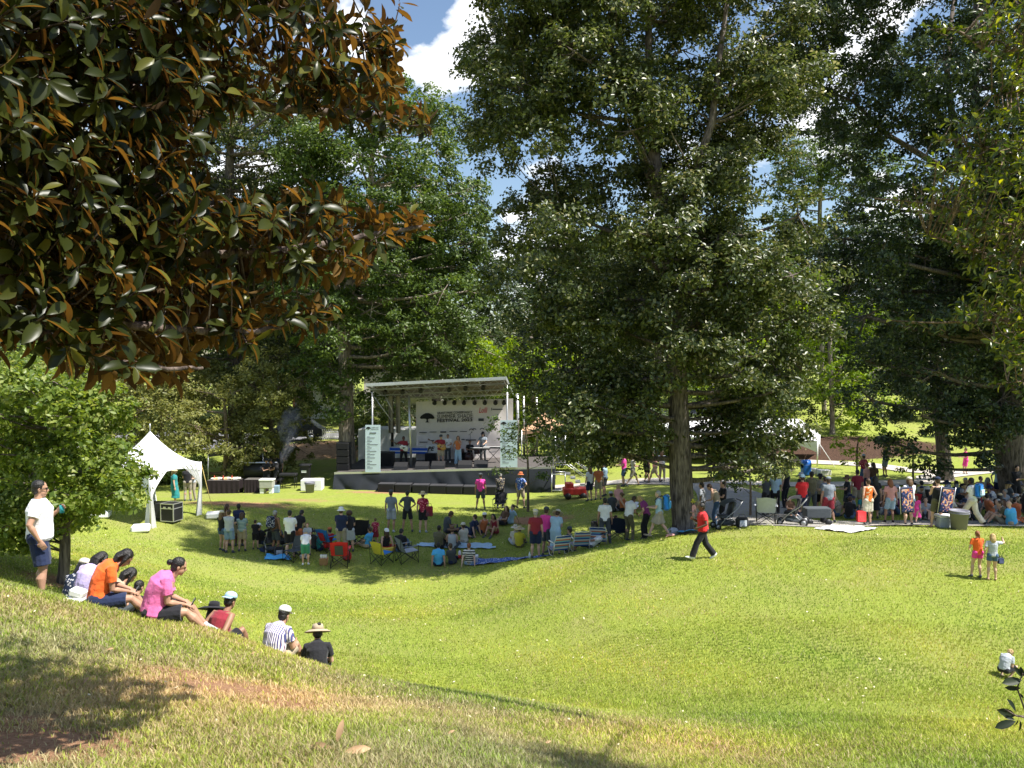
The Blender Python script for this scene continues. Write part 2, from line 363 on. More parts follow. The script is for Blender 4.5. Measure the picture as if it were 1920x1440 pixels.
strip('path',[hit(1380,862,40,70),hit(1500,866,40,70),hit(1620,872,40,70),hit(1720,884,38,70),Vector((25.5,46.0,0))],1.6,concrete,.045,n=60)
kb=MB()
kr=[(13.0,28.9),(14.5,28.85),(17,28.8),(20,28.9),(23,29.1),(27,29.4)]
strip('kerb',[Vector((x,y,0)) for x,y in kr],.22,concrete,.07,n=40)
strip('road',[Vector((-60,68,0)),Vector((-24,67.5,0)),Vector((-12,69,0)),Vector((20,80,0))],6.0,mat('far_asphalt',(.16,.16,.17),.9),.04)

# ---------------- grass blades ----------------
def blades(n,y0,y1,h0,h1,w,seg2=True,xm=1.12,pw=1.0,seed=1):
    r=np.random.default_rng(seed)
    Y=np.sqrt(r.random(n)*(y1**2-y0**2)+y0**2) if pw==1 else y0+(y1-y0)*r.random(n)**pw
    X=(r.random(n)*2-1)*Y*.64*xm
    # clumping
    X+=.05*np.sin(Y*37+np.sin(X*23)*2); Y+=.05*np.sin(X*31)
    Z=ground_np(X,Y); b=bare_at(X,Y); s=straw_at(X,Y)
    patch=.5+.5*np.sin(X*1.7+1.3*np.sin(Y*1.1))*np.sin(Y*2.1+np.sin(X*2.7))
    keep=r.random(n)>np.clip(b*1.15-.12+.1*patch,0,.97)
    X,Y,Z,b,s,patch=[q[keep] for q in(X,Y,Z,b,s,patch)]; n=len(X)
    h=h0+(h1-h0)*r.random(n); h*=(1-.45*np.clip(b,0,1))
    az=r.random(n)*2*np.pi; ln=(.25+.75*r.random(n))*h*.9
    dx=np.cos(az); dy=np.sin(az); wd=w*(.6+.8*r.random(n)); fa=r.random(n)*2*np.pi; wx=np.cos(fa)*wd/2; wy=np.sin(fa)*wd/2
    P=np.stack([X,Y,Z-.005],-1)
    if seg2:
        v=np.empty((n,5,3)); m_=P+np.stack([dx*ln*.35,dy*ln*.35,h*.6],-1)
        v[:,0]=P-np.stack([wx,wy,0*wx],-1); v[:,1]=P+np.stack([wx,wy,0*wx],-1)
        v[:,2]=m_+np.stack([wx,wy,0*wx],-1)*.8; v[:,3]=m_-np.stack([wx,wy,0*wx],-1)*.8
        v[:,4]=P+np.stack([dx*ln,dy*ln,h*.95],-1)
        base=np.arange(n)[:,None]*5; f=np.concatenate([base+np.array([[0,1,2]]),base+np.array([[0,2,3]]),base+np.array([[3,2,4]])]); k=5
    else:
        v=np.empty((n,3,3)); v[:,0]=P-np.stack([wx,wy,0*wx],-1); v[:,1]=P+np.stack([wx,wy,0*wx],-1); v[:,2]=P+np.stack([dx*ln,dy*ln,h],-1)
        f=np.arange(n)[:,None]*3+np.array([[0,1,2]]); k=3
    q=r.random(n)[:,None]; green=np.array([.24,.32,.038])*(1-q)+np.array([.50,.55,.10])*q
    q2=r.random(n)[:,None]; dry=np.array([.40,.30,.13])*(1-q2)+np.array([.62,.53,.30])*q2
    pd=np.clip(.10+.62*s*(0.35+patch)+.5*b,0,.9)
    c=np.where((r.random(n)<pd)[:,None],dry,green)
    lo=np.sin(X*.9+2*np.sin(Y*.37))*np.sin(Y*.8+1.7*np.sin(X*.31)); mi=np.sin(X*4.3+np.sin(Y*3.1)*2)*np.sin(Y*4.9+np.sin(X*2.3)*2)
    c=c*(1+.16*lo+.14*mi+.25*(r.random(n)-.5))[:,None]; c[:,0]*=1+.14*lo
    return v.reshape(-1,3),f,np.repeat(c,k,0)
vs=[];fs=[];cs=[];o_=0
for a in [dict(n=230000,y0=4.2,y1=8,h0=.035,h1=.085,w=.0075,seed=1),dict(n=170000,y0=7,y1=12,h0=.03,h1=.08,w=.011,seed=2),dict(n=110000,y0=10,y1=18,h0=.03,h1=.075,w=.015,seg2=False,seed=5),
          dict(n=170000,y0=13,y1=26,h0=.025,h1=.07,w=.022,seg2=False,seed=3),dict(n=100000,y0=22,y1=40,h0=.025,h1=.07,w=.035,seg2=False,seed=4)]:
    v,f,c=blades(**a); vs.append(v); fs.append(f+o_); cs.append(c); o_+=len(v)
grme=np_mesh('grass',np.concatenate(vs),np.concatenate(fs)); ca=grme.color_attributes.new('col','FLOAT_COLOR','POINT')
cc=np.concatenate(cs); ca.data.foreach_set('color',np.c_[cc,np.ones(len(cc))].astype(np.float32).ravel())
def grass_mat():
    m=bpy.data.materials.new('grass_blades'); m.use_nodes=True; nt=m.node_tree; b=nt.nodes['Principled BSDF']; L=nt.links.new; o=nt.nodes['Material Output']
    a=N(nt,'ShaderNodeAttribute',attribute_name='col'); L(a.outputs['Color'],b.inputs['Base Color']); b.inputs['Roughness'].default_value=.5; b.inputs['Specular IOR Level'].default_value=.25
    t=N(nt,'ShaderNodeBsdfTranslucent'); L(a.outputs['Color'],t.inputs[0]); ms=N(nt,'ShaderNodeMixShader'); ms.inputs[0].default_value=.35
    L(b.outputs[0],ms.inputs[1]); L(t.outputs[0],ms.inputs[2]); L(ms.outputs[0],o.inputs[0]); return m
tag(link('grass',grme,grass_mat()),'short sunlit lawn grass covering the slope and the bowl','grass',kind='stuff')
print('ground',round(time.time()-T0,1))

# pale clover heads and dry bits strewn over the lawn
_r=np.random.default_rng(9); n=650; Y=6+_r.random(n)**.8*32; X=(_r.random(n)*2-1)*Y*.7; Z=ground_np(X,Y)+.05; sz=(.010+.015*_r.random(n))*(.7+Y/30)
a=_r.random(n)*6.28; c_=np.stack([np.cos(a),np.sin(a),.4*_r.normal(size=n)],-1)*sz[:,None]; d_=np.stack([-np.sin(a),np.cos(a),.4*_r.normal(size=n)],-1)*sz[:,None]*.6; P=np.stack([X,Y,Z],-1)
v=np.stack([P-c_,P-d_,P+c_,P+d_],1).reshape(-1,3); f=np.arange(4*n).reshape(-1,4)
tag(link('lawn_litter',np_mesh('lawn_litter',v,f),mat('litter_pale',(.62,.55,.38),.7,.3,var=.3,vscale=1.5)),'pale clover heads and dry leaf bits strewn on the lawn','leaf litter',kind='stuff')
# ---------------- trees ----------------
def leaves_mesh(P,Nn,size,aspect=.55,fold=.25,seed=0):
    """rhombic folded leaves: P centres, Nn approx normals"""
    r=np.random.default_rng(seed); n=len(P)
    Nn=Nn/np.linalg.norm(Nn,axis=1,keepdims=True)
    t=r.normal(size=(n,3)); t-=Nn*(t*Nn).sum(1,keepdims=True); t/=np.linalg.norm(t,axis=1,keepdims=True)
    s=np.cross(Nn,t); L_=size*(.65+.7*r.random(n))[:,None]; Wd=L_*aspect*.5
    v=np.empty((n,4,3)); v[:,0]=P-t*L_*.5; v[:,2]=P+t*L_*.5-Nn*L_*.12; mid=P+t*L_*.05
    v[:,1]=mid+s*Wd+Nn*Wd*fold; v[:,3]=mid-s*Wd+Nn*Wd*fold
    b=np.arange(n)[:,None]*4; f=np.concatenate([b+np.array([[0,1,2]]),b+np.array([[0,2,3]])])
    return v.reshape(-1,3),f
def clump_points(blobs,cr,per,dens,seed,gap=.0,shell=.55,up=.5):
    """blobs: (centre, (rx,ry,rz)) -> leaf centres, normals, cluster centres per blob"""
    r=np.random.default_rng(seed); P=[];Nn=[];C=[]
    for bi,(c,rad) in enumerate(blobs):
        c=np.array(c); rad=np.array(rad); A=4*np.pi*((rad[0]*rad[1]+rad[1]*rad[2]+rad[0]*rad[2])/3)
        k=max(4,int(A*dens)); d=r.normal(size=(k,3)); d/=np.linalg.norm(d,axis=1,keepdims=True)
        rr=(shell+(1.08-shell)*r.random(k)**.8)[:,None]; cen=c+d*rad*rr
        g=np.sin(cen[:,0]*1.9+bi)+np.sin(cen[:,1]*1.7+2*bi)+np.sin(cen[:,2]*2.3+cen[:,0]*.8)
        keep=g>(-3+gap*3); cen=cen[keep]; d=d[keep]; k=len(cen)
        m=(per*(.5+r.random(k))).astype(int); ci=np.repeat(np.arange(k),m); n=len(ci)
        q=r.normal(size=(n,3)); q/=np.linalg.norm(q,axis=1,keepdims=True); q*=(r.random(n)**.45)[:,None]*cr*(.6+.8*r.random(k))[ci][:,None]
        q[:,2]*=.6
        P.append(cen[ci]+q-np.c_[np.zeros((n,2)),.25*np.hypot(q[:,0],q[:,1])])
        nn=d[ci]*.5+q/cr*.5+r.normal(size=(n,3))*.5; nn[:,2]+=up; Nn.append(nn); C.append(cen)
    return np.concatenate(P),np.concatenate(Nn),C
def limb(mb,a,b,r0,r1,sag=.12,n=7,sides=7,wob=.05):
    a=Vector(a);b=Vector(b); L_=(b-a).length; x,y=perp(b-a); ph=random.random()*6
    pts=[]
    for i in range(n):
        t=i/(n-1); p=a.lerp(b,t)+Vector((0,0,1))*(-sag*L_*math.sin(math.pi*t))+x*(wob*L_*math.sin(3*t*2+ph)*t*(1.2-t))+y*(wob*L_*math.sin(4.1*t+ph*2)*t*(1.2-t)); pts.append(p)
    mb.tube(pts,[r0+(r1-r0)*(i/(n-1))**.8 for i in range(n)],sides,cap=False); return pts
def crown_tree(name,label,base,trunk,blobs,lm,bm,leaf=.16,cr=.45,per=55,dens=1.0,seed=1,group=None,gap=.12,aspect=.55,twigs=.35,limbs=None,up=.5,cat='tree',r_limb=.09,shell=.55,flare=1.25):
    """trunk: list of (Vector, radius); blobs: (Vector, (rx,ry,rz)); limbs: extra explicit [(pts),(r0,r1)]"""
    random.seed(seed)
    base=Vector(base); e=empty(name,base,0,label,cat,group)
    mb=MB(); pts=[p-base for p,_ in trunk]; rad=[r for _,r in trunk]
    # resample trunk smoothly
    Q=[];RR=[]
    for i in range(len(pts)-1):
        for k in range(6):
            t=k/6; p0=pts[max(i-1,0)];p1=pts[i];p2=pts[i+1];p3=pts[min(i+2,len(pts)-1)]
            Q.append(.5*((2*p1)+(p2-p0)*t+(2*p0-5*p1+4*p2-p3)*t*t+(-p0+3*p1-3*p2+p3)*t**3)); RR.append(rad[i]*(1-t)+rad[i+1]*t)
    Q.append(pts[-1]); RR.append(rad[-1]); RR[0]*=flare; RR[1]*=1+(flare-1)*.35
    Q.insert(0,Q[0]-Vector((0,0,.4))); RR.insert(0,RR[0]*1.15)
    mb.tube(Q,RR,12,cap=True)
    loc=[(Vector(c)-base,r) for c,r in blobs]
    P,Nn,C=clump_points([(tuple(c),r) for c,r in loc],cr,per,dens,seed,gap,up=up,shell=shell)
    for li in (limbs or []):
        lp=[Vector(p)-base for p in li[0]]; mb.tube(lp,[li[1]+(li[2]-li[1])*i/(len(lp)-1) for i in range(len(lp))],8,cap=True)
        Q+=lp; RR+=[li[2]]*len(lp)
    for (c,r),cen in zip(loc,C):
        # nearest suitable trunk point below
        best=min(range(len(Q)),key=lambda i:(Q[i]-c).length+max(0,Q[i].z-c.z+.3)*1.5)
        a=Q[best]; r0=min(RR[best]*.7,r_limb*(.6+.16*(c-a).length)); 
        lp=limb(mb,a,c,r0,r0*.35,sag=.06)
        cl=[Vector(k) for k in cen]; random.shuffle(cl)
        for k in cl[:max(2,int(len(cl)*twigs))]:
            s=min(lp[3:],key=lambda q:(q-k).length); limb(mb,s,k,r0*.28+.006,.006,sag=.05,n=4,sides=4,wob=.08)
    mb.build('trunk',bm,e)
    v,f=leaves_mesh(P,Nn,leaf,aspect,seed=seed)
    me=np_mesh('crown',v,f); link('crown',me,lm,e)
    return e
def PB(Y,lst):
    """blob helper: (px,py,dY,rpx[,rpy]) at depth Y"""
    o=[]
    for b in lst:
        px,py,dy,rx=b[:4]; ry=b[4] if len(b)>4 else rx*.85; YY=Y+dy; s=YY/FPX
        o.append((at(px,py,YY),(rx*s,(rx+ry)/2*s,ry*s)))
    return o
oak=leaf_mat('oak_leaves',(.034,.050,.014),(.105,.135,.036),(.26,.25,.12),trans=.34,spec=.5,rough=.38)
oakL=leaf_mat('oak_leaves_light',(.045,.08,.018),(.12,.175,.04),trans=.36)
dark=leaf_mat('dark_leaves',(.020,.038,.014),(.066,.096,.031),trans=.25,spec=.5,rough=.38)
bright=leaf_mat('bright_leaves',(.09,.16,.02),(.24,.33,.04),trans=.5)
maple=leaf_mat('maple_leaves',(.08,.13,.022),(.21,.27,.055),(.3,.33,.1),trans=.42)
olivel=leaf_mat('olive_leaves',(.11,.125,.035),(.27,.275,.085),(.36,.36,.15),trans=.4)
bushm=leaf_mat('shrub_leaves',(.05,.085,.02),(.15,.2,.05),trans=.38)
barkD=bark_mat('oak_bark',(.15,.125,.11)); barkG=bark_mat('grey_bark',(.30,.25,.21)); barkT=bark_mat('thin_bark',(.22,.17,.12),3)
def tk(Y,l): return [(at(px,py,Y+(d[0] if d else 0)),w_*.5*Y/FPX) for px,py,w_,*d in l]
# --- big oak in the middle
Yo=29.0
def rblobs(poly,n,r0,r1,dy,seed,mind=.8):
    """random blobs inside a pixel polygon"""
    rr=random.Random(seed); xs=[p[0] for p in poly]; ys=[p[1] for p in poly]; o=[]; tries=0
    def inside(x,y):
        c=False; j=len(poly)-1
        for i in range(len(poly)):
            xi,yi=poly[i]; xj,yj=poly[j]
            if (yi>y)!=(yj>y) and x<(xj-xi)*(y-yi)/(yj-yi)+xi: c=not c
            j=i
        return c
    while len(o)<n and tries<20000:
        tries+=1; x=rr.uniform(min(xs),max(xs)); y=rr.uniform(min(ys),max(ys)); r=rr.uniform(r0,r1)
        if not inside(x,y): continue
        if any(abs(x-q[0])<mind*r*.9 and abs(y-q[1])<mind*r*.7 for q in o): 
            if tries<6000: continue
        o.append((x,y,rr.uniform(-dy,dy),r,r*rr.uniform(.6,.85)))
    return o
poly=[(905,40),(1010,-120),(1430,-140),(1520,60),(1440,230),(1500,330),(1520,470),(1500,640),(1470,760),(1390,870),(1310,840),(1200,860),(1080,820),(1000,730),(990,600),(925,480),(960,330),(900,250),(905,120)]
bl=rblobs(poly,105,44,88,3.8,5,.7)
bl=[(x,y,d+.9,a,b) for x,y,d,a,b in bl]
bl+=rblobs([(960,-120),(1450,-120),(1400,-520),(1200,-640),(1020,-480)],34,60,95,3.5,6,.8)
bl+=rblobs([(1000,600),(1230,560),(1250,860),(1090,840),(1010,720)],16,46,66,2.2,61,.7)+rblobs([(1310,640),(1480,660),(1450,780),(1330,820)],8,44,60,2.0,62,.7)
bl+=[(x,y,-abs(d)-1.2,a,b) for x,y,d,a,b in rblobs([(1180,330),(1230,300),(1400,300),(1480,520),(1420,760),(1300,720),(1200,560)],22,40,62,1.8,63,.7)]+rblobs([(900,0),(1060,-60),(1120,200),(1060,420),(960,380),(900,200)],14,45,66,2,64,.7)
bl+=[(1250,700,-2,48,34),(1310,740,-2,50,34),(1200,760,-1.5,50,36),(1270,650,-2.4,46,34)]
bl+=[(1120,835,1,50,35),(1180,850,0,45,28),(1060,780,1,55,40),(1390,860,-1,70,45),(1440,800,-1,55,40),(1340,850,0,60,40),(1000,690,1.5,50,40),(900,120,1,34,28),(890,250,1,36,26),(950,420,0,50,40),(935,520,0,45,35)]
bl+=rblobs([(900,20),(1000,-80),(1440,-100),(1500,60),(1440,230),(1480,330),(1240,330),(940,320),(900,230)],30,44,66,3,65,.7)+rblobs([(1345,800),(1480,790),(1470,870),(1360,885)],8,34,46,1.5,66,.7)
bl=[b for b in bl if not(1215<b[0]<1345 and b[1]>735-(30 if b[2]<0 else 0))]
o1=crown_tree('oak_tree','tall dark oak with a thick straight trunk in the middle of the lawn',hit(1281,1003,Y=Yo),
 [(hit(1283,1003,Y=Yo),.41)]+tk(Yo,[(1277,900,44),(1272,760,38),(1262,600,33),(1252,470,30),(1240,380,26),(1222,250,20),(1216,120,14),(1218,-60,11),(1216,-300,7),(1214,-480,4)]),
 PB(Yo,bl),oak,barkD,leaf=.165,cr=.5,per=68,dens=1.32,seed=3,gap=.1,
 limbs=[([at(1242,385,Yo),at(1205,290,Yo+1),at(1190,180,Yo+1.5),at(1160,60,Yo+1),at(1130,-60,Yo+1)],.22,.07),([at(1248,420,Yo),at(1300,330,Yo-1),at(1335,230,Yo-1),at(1350,100,Yo-1),at(1370,-40,Yo-1)],.2,.06),
  ([at(1262,600,Yo),at(1200,560,Yo+.5),at(1120,560,Yo+1),at(1050,600,Yo+1)],.13,.04),([at(1216,140,Yo),at(1150,95,Yo),at(1060,80,Yo),at(980,110,Yo),at(920,160,Yo)],.13,.04),([at(1255,520,Yo),at(1160,440,Yo+1),at(1060,400,Yo+1)],.13,.04)])
# --- large tree at the right edge
Yr=36.0
poly=[(1560,-60),(1960,-80),(2050,300),(2020,780),(1900,800),(1780,830),(1660,800),(1600,700),(1590,560),(1560,420),(1600,330),(1520,230),(1480,100)]
bl=rblobs(poly,120,45,90,4,9,.62)+[(x,y,-3.5-3.5*abs(d),a,b) for x,y,d,a,b in rblobs([(1640,-560),(2250,-560),(2250,380),(1960,420),(1800,250),(1700,60)],46,70,105,1,91,.75)]+[(1500,20,1,45),(1480,90,1,35),(1680,830,-1,40,26),(1740,870,-1,34,22),(1850,800,-2,60,40),(1790,790,-2,50,38),(1830,860,-1,30,20)]  # second set: near-side, mostly off-frame blobs added to shade the right crowd
_r=random.Random(12); _shade_blobs=[]  # extra crown blobs added toward the sun so their shadow covers the crowd
for _i in range(64):
    _h=_r.uniform(8.5,20); _x=_r.uniform(12.5,22); _y=_r.uniform(30.2,37); _g=ground(_x,_y); _rad=_r.uniform(1.3,2.0); _shade_blobs.append((Vector((_x+.537*_h,_y-.208*_h,_g+_h)),(_rad,_rad,_rad*.75)))
crown_tree('oak_tree','very large dark tree with a heavy leaning trunk at the right edge of the lawn',hit(1905,930,Y=Yr),
 [(hit(1912,930,Y=Yr),.72)]+tk(Yr,[(1897,860,56),(1888,760,50),(1888,640,44),(1886,520,38),(1870,420,32),(1850,330,22),(1830,200,14),(1830,0,9)]),
 PB(Yr,bl)+_shade_blobs,dark,barkD,leaf=.18,cr=.55,per=66,dens=.85,seed=8,gap=.2,
 limbs=[([at(1872,430,Yr),at(1830,330,Yr),at(1790,260,Yr),at(1775,130,Yr),at(1790,-20,Yr)],.26,.08),([at(1850,330,Yr),at(1760,310,Yr-1),at(1660,250,Yr-1),at(1600,190,Yr-1),at(1500,150,Yr-1)],.17,.04),([at(1888,640,Yr),at(1940,480,Yr),at(1950,300,Yr),at(1945,60,Yr)],.25,.09),([at(1800,270,Yr),at(1740,190,Yr),at(1690,120,Yr),at(1640,30,Yr)],.13,.04)])
# low tree trunk right of the second lawn (behind the crowd)
crown_tree('tree','dark trunked tree behind the right hand crowd, left of the very large one',hit(1772,905,Y=43),[(hit(1772,905,Y=43),.42)]+tk(43,[(1768,840,24),(1760,760,20),(1750,640,16),(1745,520,10)]),
 PB(43,rblobs([(1640,420),(1840,420),(1860,760),(1760,800),(1640,760)],16,50,80,3,21)),dark,barkD,leaf=.22,cr=.6,per=45,dens=.5,seed=21,gap=.2)
# --- trees behind the stage, left
crown_tree('tree','tall grey-green tree rising behind the left end of the stage, pale trunk forked high up',hit(655,880,Y=50),[(hit(655,885,Y=50),.52)]+tk(50,[(650,820,30),(649,720,25),(645,620,25),(650,560,24),(668,500,17),(690,400,12),(700,250,8)]),
 PB(50,rblobs([(560,240),(700,130),(800,170),(860,300),(890,460),(880,640),(760,700),(690,640),(600,620),(540,420)],70,42,76,4,31)+[(600,730,-1,44,34),(640,770,-1.5,30,26),(585,690,0,50,40),(690,730,1,34,26),(560,760,1,40,28),(620,690,-1,48,36),(680,690,1,40,30)]),oakL,barkG,leaf=.24,cr=.6,per=46,dens=.75,seed=31,gap=.18,
 limbs=[([at(648,590,50),at(620,500,50),at(590,380,50),at(580,260,50)],.22,.07)])
crown_tree('tree','broad tree behind the magnolia with a stout trunk, second from the stage',hit(445,900,Y=54),[(hit(445,890,Y=54),.5)]+tk(54,[(440,700,28),(436,520,26),(430,380,20),(432,260,12)]),
 PB(54,rblobs([(300,140),(520,120),(620,240),(640,440),(600,660),(430,700),(280,660),(250,350)],66,46,80,4,33)),oak,barkD,leaf=.25,cr=.6,per=42,dens=.65,seed=33,gap=.2)
crown_tree('tree','dark dense tree standing between the stage roof and the sky gap',hit(820,880,Y=58),[(hit(820,880,Y=58),.35)]+tk(58,[(818,700,18),(822,560,14),(830,420,9)]),
 PB(58,rblobs([(700,420),(800,330),(900,380),(915,560),(880,690),(700,690)],32,42,68,4,35)),dark,barkD,leaf=.27,cr=.65,per=42,dens=.6,seed=35,gap=.14)
# mid-height lighter trees behind the food tables
for k,(px,w_,Y,top,m_,lb) in enumerate([(300,120,52,650,olivel,'yellowish green small tree right of the peaked tent'),(420,115,48.5,690,olivel,'low spreading tree behind the food tables'),(190,120,50,640,olivel,'leafy tree behind the peaked white tent'),(505,62,49.5,668,olivel,'small tree between the food tables and the bank'),(60,120,55,640,bushm,'leafy tree far behind the standing man')]):
    b0=hit(px,890,Y=Y)
    crown_tree('small_tree',lb,b0,[(b0,.16)]+tk(Y,[(px+4,820,8),(px,740,5)]),PB(Y,rblobs([(px-w_,top+60),(px-w_*.3,top),(px+w_*.4,top),(px+w_,top+70),(px+w_*.8,top+190),(px-w_*.8,top+190)],15,36,58,2.2,40+k)),m_,barkT,leaf=.2,cr=.5,per=46,dens=.95,seed=40+k,gap=.12)
# bright small trees
for k,(px,Y,poly,m_,lb,bx) in enumerate([
 (1010,54,[(880,650),(960,640),(1050,680),(1060,790),(960,800),(930,720)],bright,'bright yellow green tree directly behind the stage roof',1000),
 (1560,62,[(1480,560),(1560,520),(1640,560),(1660,760),(1500,790)],bright,'bright green tree behind the white frame tent',1560),
 (1380,62,[(1310,660),(1400,640),(1450,760),(1360,800),(1300,760)],bright,'sunlit yellow green tree glimpsed right of the oak trunk',1370),
 (1560,70,[(1440,250),(1560,230),(1660,260),(1680,420),(1600,520),(1470,500)],oakL,'slim tall tree with pale trunk in the gap between the two big oaks',1545)]):
    b0=hit(bx,860,Y=Y)
    crown_tree('small_tree' if k<3 else 'tree',lb,b0,[(b0,.2)]+tk(Y,[(bx,760,9),(bx-5,620,8)]+([(bx-8,420,8),(bx-5,320,5)] if k==3 else [])),PB(Y,rblobs(poly,14 if k<3 else 20,34,58,2.5,50+k)),m_,barkG,leaf=.24,cr=.6,per=42,dens=.75,seed=50+k,gap=.15)
# sapling in front of the stage
b0=hit(990,958,Y=38.5)
crown_tree('young_tree','thin young tree with a sparse crown planted in a soil ring before the stage',b0,[(b0,.075)]+tk(38.5,[(990,880,4),(987,820,3),(984,760,2),(985,720,1)]),
 PB(38.5,[(985,735,0,30,18),(950,725,.2,24,14),(1015,770,0,30,22),(975,790,-.3,34,22),(1000,840,0,38,20),(960,850,.3,30,20),(1030,860,.2,26,18),(940,880,0,20,12),(1020,890,-.2,22,12),(930,790,.2,22,16),(1045,800,0,18,14),(955,815,0,30,18)]),oakL,barkT,leaf=.13,cr=.34,per=30,dens=1.5,seed=60,gap=.3,shell=.3,r_limb=.02,flare=1.05,twigs=.6)
# young trees on the right lawns
for k,(px,py,Y,cx,cy,rx,ry,m_,lb) in enumerate([(1607,885,44,1610,825,44,34,bright,'small yellow green tree beside the umbrella on the right path'),(1712,900,42,1712,838,42,40,maple,'young tree with browning leaves before the green hill'),(1407,945,33,1400,860,52,46,oakL,'young tree left of the empty camp chair and pushchair')]):
    b0=hit(px,py,Y=Y)
    crown_tree('young_tree',lb,b0,[(b0,.06)]+tk(Y,[(px,py-40,3.5),(cx,cy,2)]),PB(Y,rblobs([(cx-rx,cy),(cx-rx*.5,cy-ry),(cx+rx*.5,cy-ry),(cx+rx,cy),(cx+rx*.6,cy+ry),(cx-rx*.6,cy+ry)],9,18,28,.8,70+k)),m_,barkT,leaf=.15,cr=.3,per=26,dens=1.2,seed=70+k,gap=.2,r_limb=.02,flare=1.05)
# near left ornamental tree (behind the standing man)
Yl=17.5; b0=hit(118,1094,Y=Yl)
poly=[(-60,690),(50,680),(160,705),(195,760),(205,830),(235,885),(232,915),(180,945),(90,975),(-40,1000),(-80,800)]
bl=rblobs(poly,58,42,70,1.8,80,.62)+[(40,1000,.3,50,30),(0,960,0,50,40),(60,940,-.4,50,36),(150,960,0,40,28),(210,935,.2,44,28),(60,1000,0,40,24),(120,985,0,40,26),(20,980,.5,50,30)]
crown_tree('broadleaf_tree','bushy low tree with bright leaves and a thin dark trunk behind the man in white',b0,[(b0,.12)]+tk(Yl,[(122,1020,19),(118,920,15),(100,820,11),(90,730,7)]),PB(Yl,bl),maple,barkD,leaf=.12,cr=.3,per=60,dens=3.2,seed=80,gap=.1,aspect=.62,r_limb=.035)
# --- background trees: copies of three kinds far behind
protos=[]
for k,m_ in enumerate([dark,oakL,oak]):
    rr=random.Random(90+k); bls=[]
    for i in range(26):
        a=rr.uniform(0,6.28); z=rr.uniform(5,19); q=4.6*math.sin(min(1,(z-2.5)/17)*math.pi*.93)**.6*rr.uniform(.3,1)
        bls.append((Vector((q*math.cos(a),q*math.sin(a),z)),(2.2,2.2,1.7)))
    e=crown_tree('woodland_tree','x',Vector((0,0,0)),[(Vector((0,0,0)),.4),(Vector((.2,0,6)),.3),(Vector((0,.2,14)),.16),(Vector((0,0,18)),.06)],bls,m_,barkD,leaf=.36,cr=.9,per=40,dens=.42,seed=90+k,gap=.1,group='trees of the woods beyond the park'); protos.append(e)
wl=['dark','pale green','mid green']
k=0
for (px,Y,sc) in [(-60,74,1.0),(60,82,1.05),(150,70,.95),(250,84,1.1),(350,72,.9),(470,80,1.05),(560,76,1.1),(640,88,.95),(740,78,.85),(840,86,.62),(905,70,.42),(960,84,.5),(1040,76,.9),(1130,86,1.0),(1230,78,.95),(1330,88,1.0),(1440,80,.72),(1500,94,.9),(1570,86,.62),(1680,82,.8),(1790,90,1.0),(1900,80,1.1),(2010,84,1.1),(-160,80,1.1),(2120,80,1.1),(1830,104,1.1)]:
    x=(px-960)/FPX*Y; src=protos[k%3]; o=src if k<3 else copy_tree(src)
    o.location=(x,Y,ground(x,Y)-.1); o.scale=(sc*1.15,sc*1.15,sc); o.rotation_euler=(0,0,k*1.3)
    nth=['leftmost','second','third','fourth','fifth','sixth','seventh','eighth','ninth'][k//3] if k//3<9 else 'last'
    o['label']=f"{wl[k%3]} woodland tree beyond the park, behind {['the left shrub','the bushy low tree','the peaked tent','behind the food tables','the magnolia tips','the stage left','the stage roof','the stage right','the sky gap','the sky slit','right of the slit','the sapling','the oak left side','behind the oak','the oak trunk','the oak right side','the frame tent','the tent end','the pale trunk','the young trees','the green hill','the right edge tree','the far right','the left picture edge','the right picture edge','the hill top'][k]}"
    k+=1
# far wood as one mass
rr=np.random.default_rng(5); n=1500
cx=rr.uniform(-120,140,n); cy=rr.uniform(98,125,n); cz=rr.uniform(-5,7.5,n)+2*np.sin(cx*.21); 
m=55; P=np.repeat(np.c_[cx,cy,cz],m,0)+rr.normal(size=(n*m,3))*[1.6,1.2,1.1]; Nn=rr.normal(size=(n*m,3)); Nn[:,2]+=.6; Nn[:,1]-=.4
v,f=leaves_mesh(P,Nn,.8,.6,seed=3); tag(link('far_wood',np_mesh('far_wood',v,f),oak),'far off wood closing the view behind all the trees','wood',kind='stuff')
